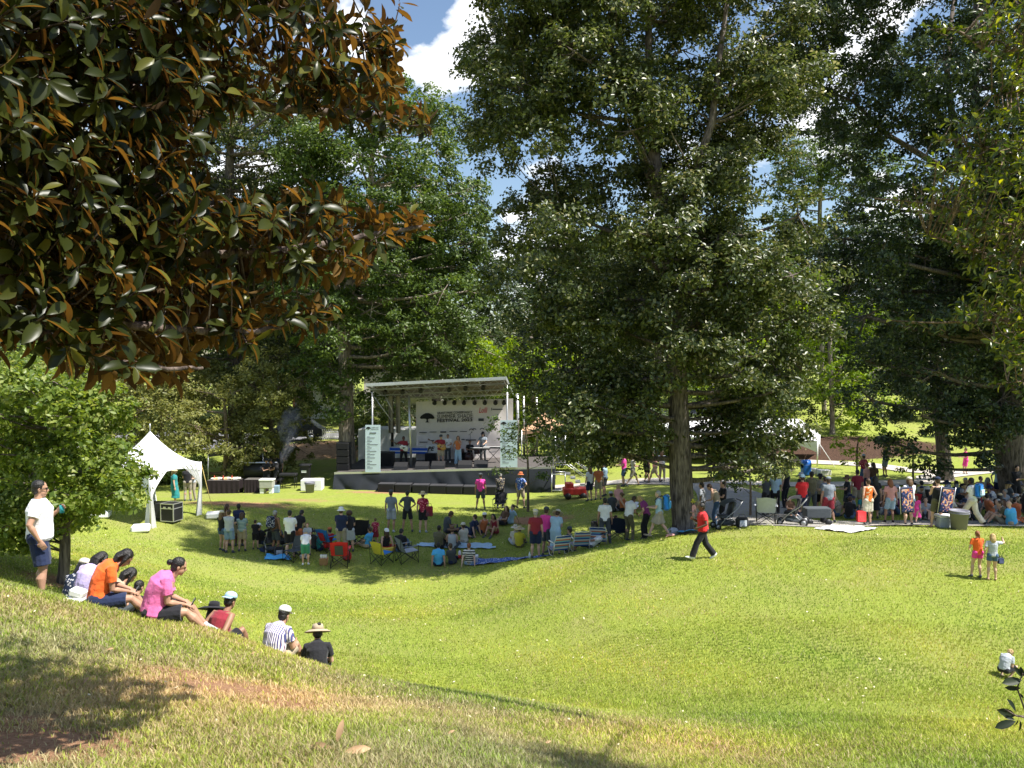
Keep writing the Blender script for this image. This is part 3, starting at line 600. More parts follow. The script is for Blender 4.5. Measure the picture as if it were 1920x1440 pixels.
# understory hedge/shrubs behind the lawns
sh=[(720,58,62,30),(330,49,70,32),(250,50,60,40),(480,52,50,30),(1090,52,60,60),(1160,54,60,60),(1230,56,50,50),(1330,56,60,40),(1480,64,60,50),(1700,68,70,40),(1830,60,60,60),(1900,56,50,60),(1130,50,40,40),(1020,58,50,50),(870,64,60,60),(780,66,50,50),(690,63,50,46),(740,70,60,60),(1170,60,70,80),(1270,60,70,70),(1370,61,70,85),(1450,62,60,70),(640,72,50,60)]
for k,(px,Y,rx,ry) in enumerate(sh):
    b0=hit(px,880,Y=Y); s=Y/FPX; r_=random.Random(k)
    bls=[(b0+Vector((r_.uniform(-1,1)*rx*s*.8,r_.uniform(-.8,.8),ry*s*r_.uniform(.4,1.5))),(rx*s*.5,rx*s*.5,ry*s*.55)) for _ in range(6)]
    crown_tree('shrub',"%s green shrub %s"%(['dark','light','olive'][k%3],['behind the stage left','by the food tables','behind the peaked tent','below the bank','right of the stage','between stage and oak','left of the oak trunk','right of the oak trunk','by the mulch bank','under the green hill','at the foot of the right trees','at the right edge','beside the orange tent','behind the stage right','behind the stage backdrop','behind the stage centre','by the stage loudspeakers','beyond the white trailer','beyond the far path, left','directly beyond the oak trunk','behind the frame tent middle','behind the frame tent end','by the picket fence'][k]),b0,[(b0,.08),(b0+Vector((0,0,ry*s)),.04)],bls,[dark,bushm,oak][k%3],barkT,leaf=.2,cr=.5,per=40,dens=.8,seed=100+k,gap=.08,cat='shrub',group='shrubs behind the lawns',r_limb=.03)
print('trees',round(time.time()-T0,1))
# ---------------- foreground foliage with modelled leaves ----------------
def big_leaves(base,dirn,nrm,L_,W_,droop,seed=0,prof=(0,.55,.92,1,.8,.0)):
    """curved pointed leaves: each 6 stations x 3 points"""
    n=len(base); d=dirn/np.linalg.norm(dirn,axis=1,keepdims=True); nn=nrm-d*(nrm*d).sum(1,keepdims=True); nn/=np.linalg.norm(nn,axis=1,keepdims=True); s=np.cross(d,nn)
    K=len(prof); v=np.empty((n,K*3,3))
    for i,p in enumerate(prof):
        t=i/(K-1); c=base+d*(L_*t)[:,None]-nn*(droop*L_*t*t)[:,None]; w_=(W_*p*.5)[:,None]; lift=nn*w_*.45
        v[:,i*3]=c-s*w_+lift; v[:,i*3+1]=c; v[:,i*3+2]=c+s*w_+lift
    f=[]
    for i in range(K-1): f+= [[i*3,i*3+1,i*3+4,i*3+3],[i*3+1,i*3+2,i*3+5,i*3+4]]
    f=np.array(f); F=(np.arange(n)[:,None,None]*K*3+f[None]).reshape(-1,4)
    return v.reshape(-1,3),F
def inside_poly(poly,x,y):
    c=False; j=len(poly)-1
    for i in range(len(poly)):
        xi,yi=poly[i]; xj,yj=poly[j]
        if (yi>y)!=(yj>y) and x<(xj-xi)*(y-yi)/(yj-yi)+xi: c=not c
        j=i
    return c
mag=leaf_mat('magnolia_leaves',(.014,.021,.005),(.038,.046,.008),(.11,.11,.02),trans=.32,rough=.34,under=((.045,.026,.010),(.19,.115,.034)),spec=.2)
magbark=bark_mat('magnolia_bark',(.13,.10,.085),2)
e=empty('magnolia_tree',(-4.6,3.4,ground(-4.6,3.4)),0,'magnolia with glossy dark leaves and rusty undersides reaching in over the upper left corner','tree'); eb=e.location.copy()
r=np.random.default_rng(4); rr=random.Random(4)
mains=[([(-420,300,3.6),(-100,250,4.2),(200,170,4.7),(500,200,5.3),(700,215,5.9),(790,225,6.3)],.06),
 ([(-420,420,3.5),(-60,370,4.1),(160,400,4.5),(330,470,4.9),(520,470,5.3),(700,440,5.8),(800,425,6.1)],.055),
 ([(-420,520,3.5),(-50,520,3.9),(150,590,4.3),(350,620,4.7),(480,620,5.0),(600,590,5.4)],.045),
 ([(-420,200,3.6),(-50,60,4.1),(250,20,4.8),(500,-10,5.3),(640,60,5.7),(720,110,6.0)],.05),
 ([(-300,620,3.5),(0,600,3.9),(160,660,4.2),(300,690,4.4),(380,690,4.6)],.03),
 ([(-100,370,4.3),(140,330,4.6),(300,380,5.2),(420,380,5.5),(560,400,5.7)],.03)]
mb=MB(); mp=[]
tb=[eb+Vector((0,0,-.4)),eb+Vector((0,0,.6)),Vector((-4.5,3.4,0.2)),Vector((-4.35,3.45,2.2)),Vector((-4.2,3.5,5.0))]
mb.tube([p-eb for p in tb],[.24,.2,.17,.13,.06],12)
for pl,r0 in mains:
    P=[Vector((-4.48,3.4,at(*pl[0]).z*.6))]+[at(*p) for p in pl]; Q=[]
    for i in range(len(P)-1):
        for k in range(8):
            t=k/8; p0=P[max(i-1,0)];p1=P[i];p2=P[i+1];p3=P[min(i+2,len(P)-1)]
            Q.append(.5*((2*p1)+(p2-p0)*t+(2*p0-5*p1+4*p2-p3)*t*t+(-p0+3*p1-3*p2+p3)*t**3)+Vector((rr.uniform(-1,1),rr.uniform(-1,1),rr.uniform(-1,1)))*.008)
    Q.append(P[-1]); n=len(Q); mb.tube([q-eb for q in Q],[r0*(1-.82*i/n)+.003 for i in range(n)],8); mp+=Q
# upper part of the crown outside the frame (it shades the lower leaves and the ground)
ups=[]
for i in range(17):
    a=Vector((-4.3+rr.uniform(-.1,.1),3.45,rr.uniform(1.0,4.2))); b=Vector((rr.uniform(-4.6,-1.0),rr.uniform(1.6,7.0),rr.uniform(2.4,5.0)))
    lp=limb(mb,a-eb,b-eb,.05,.012,sag=-.08,n=8); mp2=[p+eb for p in lp]; ups+=mp2[2:]
polyM=[(-150,-80),(560,-80),(640,20),(750,60),(740,150),(820,210),(800,240),(720,232),(600,212),(520,212),(410,205),(370,265),(380,350),(500,388),(580,362),(690,392),(820,415),(790,450),(700,480),(710,530),(560,520),(480,500),(470,560),(560,570),(625,570),(600,600),(460,650),(400,640),(360,690),(200,700),(150,690),(60,640),(-150,640)]
ros=[]
tries=0
while len(ros)<1550 and tries<22000:
    tries+=1; x=rr.uniform(-150,820); y=rr.uniform(-80,700)
    if not inside_poly(polyM,x,y): continue
    dens=1.0 if x<420 else .62
    if rr.random()>dens: continue
    Y=4.0+2.2*max(0,x)/820+rr.uniform(-.55,.9)+(rr.uniform(0,2.2) if x<420 and rr.random()<.4 else 0); ros.append(at(x,y,Y))
for (x,y,Y) in [(790,420,6.1),(770,400,6.0),(740,430,6),(700,410,5.9),(650,380,5.7),(600,370,5.6),(620,400,5.7),(560,400,5.5),(800,230,6.3),(775,215,6.2),(740,190,6.1),(740,110,6),(710,90,5.9),(690,140,5.9),(620,570,5.4),(590,585,5.3),(550,580,5.2),(500,600,5.1),(690,500,5.7),(650,500,5.6),(100,340,4.3),(130,380,4.4),(180,400,4.5),(250,430,4.6),(330,480,4.8),(60,420,4.2),(210,360,4.5),(750,5,6),(690,20,5.8)]: ros.append(at(x,y,Y))
nin=len(ros)
for q in ups:
    for _ in range(5): ros.append(q+Vector((rr.gauss(0,.28),rr.gauss(0,.28),rr.gauss(0,.2))))
ros=[q for q in ros if not (q.length<2.3)]
B=[];D=[];NN=[];LL=[]
allp=mp+ups
for ri,q in enumerate(ros):
    cand=min(allp,key=lambda p:(p-q).length+(.0 if p.x<q.x+.05 else .6)); ax=(q-cand); ax=ax.normalized() if ax.length>.03 else Vector((1,0,.2))
    if (q-cand).length>.03:
        mid=(q+cand)/2+Vector((0,0,-.04)); mb.tube([cand-eb,mid-eb,q-eb],[.007,.0055,.004],5,cap=False)
    ax=(ax*.6+Vector((.45,rr.uniform(-.4,.3),rr.uniform(-.35,.5)))).normalized(); x_,y_=perp(ax); k=rr.randint(6,10); ph=rr.random()*6
    for j in range(k):
        a=ph+2.4*j; tilt=R(rr.uniform(38,88)); d=ax*math.cos(tilt)+(x_*math.cos(a)+y_*math.sin(a))*math.sin(tilt); d.z-=.12
        nrm=ax*math.sin(tilt)-(x_*math.cos(a)+y_*math.sin(a))*math.cos(tilt)+Vector((rr.gauss(0,.3),rr.gauss(0,.3)+.45,rr.gauss(0,.3)+.6))
        B.append(q-ax*.012*j-eb+d*.01); D.append(d); NN.append(nrm); LL.append(rr.uniform(.10,.18)*(.75 if j<2 else 1))
B=np.array([tuple(b) for b in B]);D=np.array([tuple(b) for b in D]);NN=np.array([tuple(b) for b in NN]);LL=np.array(LL)
v,f=big_leaves(B,D,NN,LL,LL*(.34+.1*r.random(len(LL))),.12+.3*r.random(len(LL))*r.choice([1,1,-.5],len(LL)))
link('crown',np_mesh('crown',v,f,True),mag,e); mb.build('trunk',magbark,e)
# right-hand foreground tree: small obovate leaves
rt=leaf_mat('evergreen_leaves',(.03,.055,.010),(.11,.14,.02),(.34,.36,.05),trans=.4,rough=.3,spec=.5)
e=empty('evergreen_tree',(5.0,5.2,ground(5.0,5.2)),0,'small leaved evergreen with yellow green sprigs reaching in from the right edge','tree'); eb=e.location.copy()
mb=MB(); mb.tube([Vector((0,0,-.4)),Vector((-.05,0,1.5)),Vector((.05,0,3.2)),Vector((0,.1,4.2)),Vector((.1,.1,5.0))],[.16,.13,.11,.05,.02],10)
mains=[([(2300,40,5.2),(2050,30,5.3),(1880,100,5.4),(1800,60,5.5),(1745,55,5.5)],.018),([(2300,300,5.2),(2050,330,5.3),(1900,290,5.4),(1800,265,5.6),(1750,262,5.7)],.02),
 ([(2300,500,5.2),(2050,440,5.3),(1880,420,5.4),(1760,385,5.6),(1640,372,5.7)],.018),([(2300,640,5.2),(2060,610,5.2),(1900,600,5.2),(1760,605,5.3),(1660,600,5.4)],.015),
 ([(2300,740,5.1),(2060,720,5.1),(1940,715,5.1),(1870,720,5.2)],.012),([(2300,420,5.1),(2080,520,5.0),(1930,500,5.1),(1800,460,5.3),(1740,440,5.4)],.018),([(2300,200,5.1),(2060,180,5.2),(1930,170,5.3),(1860,180,5.4)],.014)]
mb.tube([Vector(q)-eb for q in((5.05,5.25,4.4),(6.2,6.2,5.6),(7.0,7.0,6.0),(6.4,7.5,6.0),(4.5,8.2,5.9),(2.5,9.0,5.8))],[.03,.02,.03,.11,.13,.05],8)  # added unseen limb above the frame, shaped to cast a shadow line along the crest
mp=[]
for pl,r0 in mains:
    P=[Vector((5.05,5.2,at(*pl[0]).z))]+[at(*p) for p in pl]; Q=[]
    for i in range(len(P)-1):
        for k in range(8):
            t=k/8; p0=P[max(i-1,0)];p1=P[i];p2=P[i+1];p3=P[min(i+2,len(P)-1)]
            Q.append(.5*((2*p1)+(p2-p0)*t+(2*p0-5*p1+4*p2-p3)*t*t+(-p0+3*p1-3*p2+p3)*t**3))
    Q.append(P[-1]); n=len(Q); mb.tube([q-eb for q in Q],[r0*(1-.8*i/n)+.0015 for i in range(n)],6); mp+=Q
polyR=[(1990,-60),(1860,-40),(1830,60),(1870,130),(1850,200),(1760,240),(1780,300),(1720,300),(1700,350),(1650,370),(1720,420),(1760,470),(1840,520),(1780,590),(1860,640),(1920,740),(1990,760)]
B=[];D=[];NN=[];LL=[]
def sprig(q,ax,n,l0):
    x_,y_=perp(ax); ph=rr.random()*6; base=q-ax*.12
    for j in range(n):
        t=j/(n-1); a=ph+2.4*j; tl=R(rr.uniform(35,65)); d=ax*math.cos(tl)+(x_*math.cos(a)+y_*math.sin(a))*math.sin(tl)
        nrm=ax*math.sin(tl)*.6+Vector((rr.gauss(0,.4),rr.gauss(0,.4),rr.gauss(.5,.4))); B.append(base+ax*.16*t-eb); D.append(d); NN.append(nrm); LL.append(rr.uniform(.75,1.1)*l0)
    mb.tube([base-eb,q-eb],[.003,.0018],4,cap=False)
tries=0; cnt=0
while cnt<520 and tries<9000:
    tries+=1; x=rr.uniform(1640,1990); y=rr.uniform(-60,760)
    if not inside_poly(polyR,x,y): continue
    if rr.random()>(.35 if x<1790 else .9): continue
    q=at(x,y,5.4+rr.uniform(-.5,.5)); c=min(mp,key=lambda p:(p-q).length)
    mb.tube([c-eb,(q+c)/2-eb+Vector((0,0,-.02)),q-eb],[.005,.004,.003],4,cap=False)
    ax=((q-c).normalized()*.5+Vector((-.7,rr.uniform(-.3,.3),rr.uniform(-.3,.5)))).normalized(); sprig(q,ax,rr.randint(7,12),.062); cnt+=1
for q in mp:
    if q.x<4.0 and rr.random()<.6: sprig(q,Vector((-.8,rr.uniform(-.3,.3),rr.uniform(-.2,.6))).normalized(),8,.06)
for _ in range(260):
    q=Vector((rr.uniform(3.6,6.6),rr.uniform(3.6,6.5),rr.uniform(-1.8,2.3)))
    if (at(1935,500,q.y).x)>q.x: continue
    sprig(q,Vector((rr.gauss(0,1),rr.gauss(0,1),.5)).normalized(),10,.062)
B=np.array([tuple(b) for b in B]);D=np.array([tuple(b) for b in D]);NN=np.array([tuple(b) for b in NN]);LL=np.array(LL)
v,f=big_leaves(B,D,NN,LL,LL*.42,.1+.15*r.random(len(LL)),prof=(0,.4,.85,1,.7,.0))
link('crown',np_mesh('crown',v,f,True),rt,e); mb.build('trunk',bark_mat('evergreen_bark',(.24,.18,.13),3),e)
# dark leafy sprig at the lower right corner (a low shrub just beside the camera)
e=empty('shrub',(2.35,3.3,ground(2.35,3.3)),0,'dark pointed leaves of a low shrub poking in at the lower right corner','shrub'); eb=e.location.copy()
mb=MB(); B=[];D=[];NN=[];LL=[]
stems=[[eb+Vector((0,0,-.1)),at(1990,1420,3.3),at(1925,1340,3.3),at(1907,1290,3.3),at(1918,1262,3.3)],[at(1925,1345,3.3),at(1905,1342,3.25),at(1885,1330,3.2)],[eb,eb+Vector((.2,.1,.9))]]
for s in stems: mb.tube([p-eb for p in s],[.006-.0035*i/(len(s)-1) for i in range(len(s))],5)
for (x0,y0,x1,y1,Y) in [(1916,1275,1881,1280,3.3),(1915,1290,1884,1290,3.3),(1918,1270,1903,1252,3.3),(1922,1270,1912,1250,3.3),(1926,1282,1925,1255,3.3),(1905,1335,1890,1310,3.25),(1905,1342,1872,1332,3.25),(1903,1350,1882,1342,3.22),(1905,1352,1866,1364,3.2),(1912,1350,1912,1374,3.3),(1908,1350,1903,1362,3.3),(1920,1310,1912,1300,3.35),(1925,1295,1950,1290,3.3),(1925,1330,1950,1320,3.3)]:
    a=at(x0,y0,Y); b=at(x1,y1,Y+rr.uniform(-.03,.03)); B.append(a-eb); D.append(b-a); NN.append(Vector((rr.gauss(0,.3),-.9,rr.gauss(.5,.3)))); LL.append((b-a).length)
for _ in range(60):
    q=Vector((rr.uniform(.1,.6),rr.uniform(-.3,.4),rr.uniform(.3,1.0))); d=Vector((rr.gauss(0,1),rr.gauss(0,1),rr.gauss(.3,.5))); B.append(q); D.append(d); NN.append(Vector((0,0,1))+d*.1); LL.append(.09)
B=np.array([tuple(b) for b in B]);D=np.array([tuple(b) for b in D]);NN=np.array([tuple(b) for b in NN]);LL=np.array(LL)
v,f=big_leaves(B,D,NN,LL,LL*.36,.1+0*LL)
blk=leaf_mat('dark_shrub_leaves',(.012,.02,.01),(.025,.035,.015),trans=.08,rough=.5,spec=.2)
link('crown',np_mesh('crown',v,f,True),blk,e); mb.build('stem',magbark,e)
# fallen magnolia leaves on the near slope
fl=mat('dead_leaf',(.42,.27,.15),.6,.3,var=.25,vscale=14)
def fallen(name,label,px,py,specs):
    p=hit(px,py); e=empty(name,p,0,label,'leaf'); B=[];D=[];NN=[];LL=[]
    for (dx,dz,a,l,tilt) in specs:
        B.append((dx,0,dz)); D.append((math.cos(R(a)),.1,math.sin(R(a)))); NN.append((0,-.6,.9)); LL.append(l)
    return e,B,D,NN,LL
lbs=[('large dry brown magnolia leaf standing upright on the near grass',632,1400,78,.16),('dry brown magnolia leaf lying to the left of the upright one',625,1412,170,.17),('dry brown magnolia leaf lying to the right of the upright one',645,1418,8,.18),('curled brown leaf on the dry slope at the left',155,1290,60,.08),('small brown leaf on the upper slope, left of the bare patch',200,1224,20,.07),('pale fallen leaf below the man in the striped shirt',470,1232,40,.06),('pale fallen leaf right of the bare patch',838,1383,30,.07),('tiny brown leaf near the right foreground',1020,1400,20,.07)]
for lb,px,py,a,l in lbs:
    p=hit(px,py); v,f=big_leaves(np.array([[0,0,.03]]),np.array([[math.cos(R(a)),.05,math.sin(R(a))*.9+.05]]),np.array([[.1,-.8,.6]]),np.array([l]),np.array([l*.3]),np.array([.3]))
    v2=v+np.array([0,.003,.0]); n=len(v); f2=f[:,::-1]+n
    o=link('fallen_leaf',np_mesh('fallen_leaf',np.concatenate([v,v2]),np.concatenate([f,f2]),True),fl); o.location=p; tag(o,lb,'leaf','fallen leaves on the near slope')
print('fore',round(time.time()-T0,1))
# ---------------- people ----------------
def ik(a,b,l1,l2,pole):
    a=Vector(a);b=Vector(b);d=b-a; D=min(d.length,(l1+l2)*.995); d.normalize(); b=a+d*D
    c=(l1*l1-l2*l2+D*D)/(2*D); h=math.sqrt(max(0,l1*l1-c*c)); p=Vector(pole); p=p-d*p.dot(d)
    p=p.normalized() if p.length>1e-5 else perp(d)[0]
    return a+d*c+p*h,b
def pose(kind):
    """joints for a 1.75 m figure facing +Y, ground at z=0"""
    V=Vector; J={}
    lean=(0,0); hp=V((0,0,.95)); hd=V((0,1,-.1)); hl=hr=None; fl=fr=None
    arm='down'; kp=(V((0,1,.1)),V((0,1,.1))); feet=None; curve=0; chf=V((0,1,0)); toe=None
    S=kind.split('+'); k=S[0]; a=S[1] if len(S)>1 else 'down'; h=S[2] if len(S)>2 else ''
    up=V((0,0,1))
    if k=='stand': feet=[V((-.13,0,.08)),V((.13,.03,.08))]
    elif k=='wide': feet=[V((-.2,0,.08)),V((.2,.02,.08))]
    elif k=='contra': hp=V((.03,0,.945)); feet=[V((-.15,.08,.08)),V((.12,-.03,.08))]; up=V((-.04,0,1)).normalized()
    elif k=='walk': hp=V((0,0,.92)); feet=[V((-.08,.36,.09)),V((.09,-.36,.14))]; kp=(V((0,1,.3)),V((0,1,.1))); up=V((0,.05,1)).normalized(); toe=[V((0,.95,.15)),V((0,.8,-.6))]
    elif k=='bend': hp=V((0,-.1,.93)); up=V((0,.75,.62)).normalized(); feet=[V((-.12,0,.08)),V((.12,.05,.08))]; curve=.06; hd=V((0,.5,-.9))
    elif k=='stoop': hp=V((0,-.05,.94)); up=V((0,.38,.92)).normalized(); feet=[V((-.12,0,.08)),V((.13,.04,.08))]; curve=.05; hd=V((0,.8,-.6))
    elif k=='sit': # seated on the ground, knees up
        hp=V((0,0,.12)); up=V((0,.12,.99)).normalized(); curve=.07; feet=[V((-.14,.55,.07)),V((.14,.6,.07))]; kp=(V((-.15,.1,1)),V((.15,.1,1)))
    elif k=='slope': # seated on a slope, legs reaching downhill
        hp=V((0,0,.12)); up=V((0,.2,.98)).normalized(); curve=.08; feet=[V((-.15,.74,.02)),V((.15,.78,.02))]; kp=(V((-.2,.1,1)),V((.2,.1,1)))
    elif k=='cross':
        hp=V((0,0,.12)); up=V((0,.15,.98)).normalized(); curve=.07; feet=[V((.12,.38,.08)),V((-.14,.44,.08))]; kp=(V((-1,.6,.35)),V((1,.6,.35))); toe=[V((.8,.5,-.1)),V((-.8,.5,-.1))]
    elif k=='legs': # legs stretched out
        hp=V((0,0,.12)); up=V((0,-.18,.98)).normalized(); feet=[V((-.12,.84,.08)),V((.14,.80,.08))]; kp=(V((0,0,1)),V((0,0,1))); toe=[V((-.2,.3,1)),V((.2,.3,1))]
    elif k=='side': # lounging, legs swept to one side
        hp=V((0,0,.13)); up=V((-.25,-.1,.95)).normalized(); feet=[V((.55,.42,.08)),V((.62,.28,.08))]; kp=(V((0,1,.5)),V((0,1,.4))); toe=[V((.8,.2,-.1)),V((.8,.1,-.1))]
    elif k=='kneel':
        hp=V((0,0,.3)); up=V((0,.25,.97)).normalized(); feet=[V((-.12,-.28,.08)),V((.12,-.28,.08))]; kp=(V((0,1,-.3)),V((0,1,-.3))); toe=[V((0,-1,-.2)),V((0,-1,-.2))]; curve=.04
    elif k=='squat':
        hp=V((0,-.02,.3)); up=V((0,.55,.85)).normalized(); feet=[V((-.14,.12,.07)),V((.14,.14,.07))]; kp=(V((-.3,1,.6)),V((.3,1,.6))); curve=.08; hd=V((0,.7,-.6))
    elif k=='chair':
        hp=V((0,0,.46)); up=V((0,-.18,.98)).normalized(); feet=[V((-.14,.5,.07)),V((.14,.52,.07))]; kp=(V((0,.4,1)),V((0,.4,1)))
    elif k=='lowchair':
        hp=V((0,0,.24)); up=V((0,-.3,.95)).normalized(); feet=[V((-.14,.62,.07)),V((.14,.66,.07))]; kp=(V((0,.4,1)),V((0,.4,1)))
    elif k=='lie':
        hp=V((0,0,.13)); up=V((0,-.93,.36)).normalized(); feet=[V((-.12,.6,.08)),V((.12,.82,.08))]; kp=(V((0,.2,1)),V((0,.2,1))); hd=V((0,1,.1))
    R3=V((1,0,0)); fwd=R3.cross(up)*-1; fwd=up.cross(R3)  # forward of the chest
    if fwd.y<0 and k!='lie': fwd=-fwd
    if k=='lie': fwd=V((0,.36,.93))
    sp=lambda t:(hp+up*(t*.53)-fwd*(curve*math.sin(math.pi*min(1,t)*.8)))
    J['pel']=hp; J['spine']=[sp(0),sp(.25),sp(.5),sp(.75),sp(.93)]; J['up']=up; J['fwd']=fwd
    nk=sp(1.0)+fwd*(curve*.6)+up*.02; J['neck']=nk
    if h=='down': hd=V((0,.8,-.62))
    if h=='up': hd=V((0,.95,.25))
    if h=='left': hd=V((-.85,.5,-.1))
    if h=='right': hd=V((.85,.5,-.1))
    hd.normalize(); J['hd']=hd
    hdown=max(0,-hd.z-.1)
    J['head']=nk+up*.095+V((0,0,.045))+fwd*(.03+.07*hdown)-V((0,0,.06*hdown))
    sh=sp(.93); J['sh']=[sh-R3*.175-up*.02,sh+R3*.175-up*.02]
    J['hip']=[hp-R3*.09-V((0,0,.02)),hp+R3*.09-V((0,0,.02))]
    J['knee']=[];J['ank']=[];J['toe']=[]
    for i in(0,1):
        kn,an=ik(J['hip'][i],feet[i],.44,.42,kp[i]); J['knee'].append(kn); J['ank'].append(an)
        t=toe[i] if toe else V((-.12 if i==0 else .12,1,-.02)); J['toe'].append(an+t.normalized()*.15+V((0,0,-.035 if not toe else 0)))
    def T(x,y,z): return sh+R3*x+fwd*y+up*z
    A={'down':(T(-.26,.04,-.56),T(.26,.04,-.56)),'hips':(T(-.15,.03,-.40),T(.15,.03,-.40)),'fold':(T(.10,.22,-.27),T(-.10,.24,-.24)),
       'front':(T(-.08,.34,-.28),T(.08,.34,-.28)),'phone':(T(-.03,.40,-.22),T(.06,.38,-.24)),'knees':(None,None),'back':(T(-.28,-.30,-.50),T(.28,-.30,-.50)),
       'point':(T(-.25,.05,-.5),T(.45,.4,.05)),'up':(T(-.15,.15,.48),T(.26,.04,-.5)),'ups':(T(-.2,.1,.5),T(.2,.1,.5)),'guitar':(T(-.10,.26,-.32),T(.42,.30,-.06)),'keys':(T(-.2,.42,-.30),T(.2,.42,-.30)),
       'mic':(T(-.05,.30,.0),T(.24,.1,-.45)),'umb':(T(-.22,.25,-.12),T(.25,.03,-.55)),'reach':(T(-.12,.25,-.62),T(.12,.3,-.60)),'hold':(T(-.22,.2,-.38),T(.05,.3,-.15)),'drop':(T(-.18,.05,-.52),T(.30,.12,-.47)),
       'hipr':(T(-.24,.06,-.55),T(.17,.03,-.40)),'swing':(T(-.24,-.22,-.46),T(.24,.26,-.42)),'chest':(T(-.05,.24,-.15),T(.28,.02,-.5))}
    if a=='knees': w=[(J['knee'][0]+V((.05,.04,.02))),(J['knee'][1]+V((-.05,.04,.02)))]
    elif a=='back' and k in('legs','sit','side','cross'): w=[V((-.26,-.32,.06)),V((.26,-.30,.06))]
    elif a=='lap': w=[hp+V((-.08,.28,.22)),hp+V((.08,.28,.22))]
    else: w=list(A[a])
    J['el']=[];J['wr']=[]
    for i,sx in((0,-1),(1,1)):
        pole=-fwd*.8-up*.5+R3*sx*.55
        if a in('hips',) or (a=='hipr' and i==1): pole=R3*sx*1.0-fwd*.3
        if a in('up','ups') : pole=R3*sx*1.0+up*.1
        e_,w_=ik(J['sh'][i],w[i],.29,.26,pole); J['el'].append(e_); J['wr'].append(w_)
    J['arm']=a; J['k']=k
    return J
def oriented(f,u):
    f=f.normalized(); x=f.cross(u).normalized(); z=x.cross(f).normalized(); return Matrix((x,f,z)).transposed()
def torso(mb,J,g,inf,t0=-.12,t1=1.0,flare=0.0,fem=0):
    hp=J['pel']; up=J['up']; sp=J['spine']; R3=(1,0,0)
    pr=[(-.16,.085,.075),(-.08,.150,.105),(0,.168+.012*fem,.118),(.25,.145-.012*fem,.108),(.5,.150,.112),(.75,.168-.008*fem,.118),(.93,.150,.095),(1.03,.065,.06)]
    P=[];Rr=[]
    def pos(t):
        if t<=0: return hp+up*(t*.53)
        q=[0,.25,.5,.75,.93]
        for i in range(4):
            if t<=q[i+1]: return sp[i].lerp(sp[i+1],(t-q[i])/(q[i+1]-q[i]))
        return sp[4].lerp(J['neck'],min(1,(t-.93)/.1))
    for t,a,b in pr:
        if t<t0-.001 or t>t1+.001: continue
        gg=1+(g-1)*(1 if .1<t<.8 else .75 if t<.1 else .35)
        fl=1+flare*max(0,.35-t)
        P.append(pos(t)+J['fwd']*((gg-1)*.05)); Rr.append(((a*gg+inf)*fl,(b*gg*(1.0 if gg<1.1 else 1.08)+inf)*fl))
    mb.tube(P,Rr,14,ref=R3,round_ends=False)
def hand(mb,J,i,full):
    w=J['wr'][i]; e=J['el'][i]; d=(w-e).normalized(); sx=-1 if i==0 else 1
    side=Vector((1,0,0))*(-sx); pn=side-d*side.dot(d)
    pn=pn.normalized() if pn.length>.1 else perp(d)[0]      # palm normal
    if J['arm'] in('front','phone','keys','lap','guitar','reach'): 
        pn=Vector((0,0,-1)); pn=(pn-d*pn.dot(d)).normalized()
    wv=d.cross(pn).normalized()
    pc=w+d*.045
    mb.tube([w-d*.01,w+d*.02,w+d*.06,w+d*.09],[(.026,.018),(.034,.016),(.042,.015),(.038,.012)],8,ref=wv,round_ends=True)
    cur=.5 if J['arm'] in('front','phone','mic','umb','guitar','hold') else .22
    for k in range(4):
        o=(k-1.5)*.021; L_=(.068,.078,.074,.058)[k]; b=w+d*.085+wv*o; m=b+d*(L_*.5)+pn*(L_*cur*.5); t=m+d*(L_*.5*(1-cur*.6))+pn*(L_*cur*.9)
        mb.tube([b-d*.015,b,m,t],[.0105,.0105,.0095,.008],6,round_ends=True)
    th=wv*(-sx) if J['arm'] not in('front','phone','keys','lap','guitar','reach') else wv*(sx*-1)
    b=w+d*.03+th*.03; mb.tube([b-th*.015,b+th*.012+d*.01,b+th*.022+d*.035+pn*.012,b+th*.018+d*.06+pn*.024],[.013,.0125,.011,.009],6,round_ends=True)
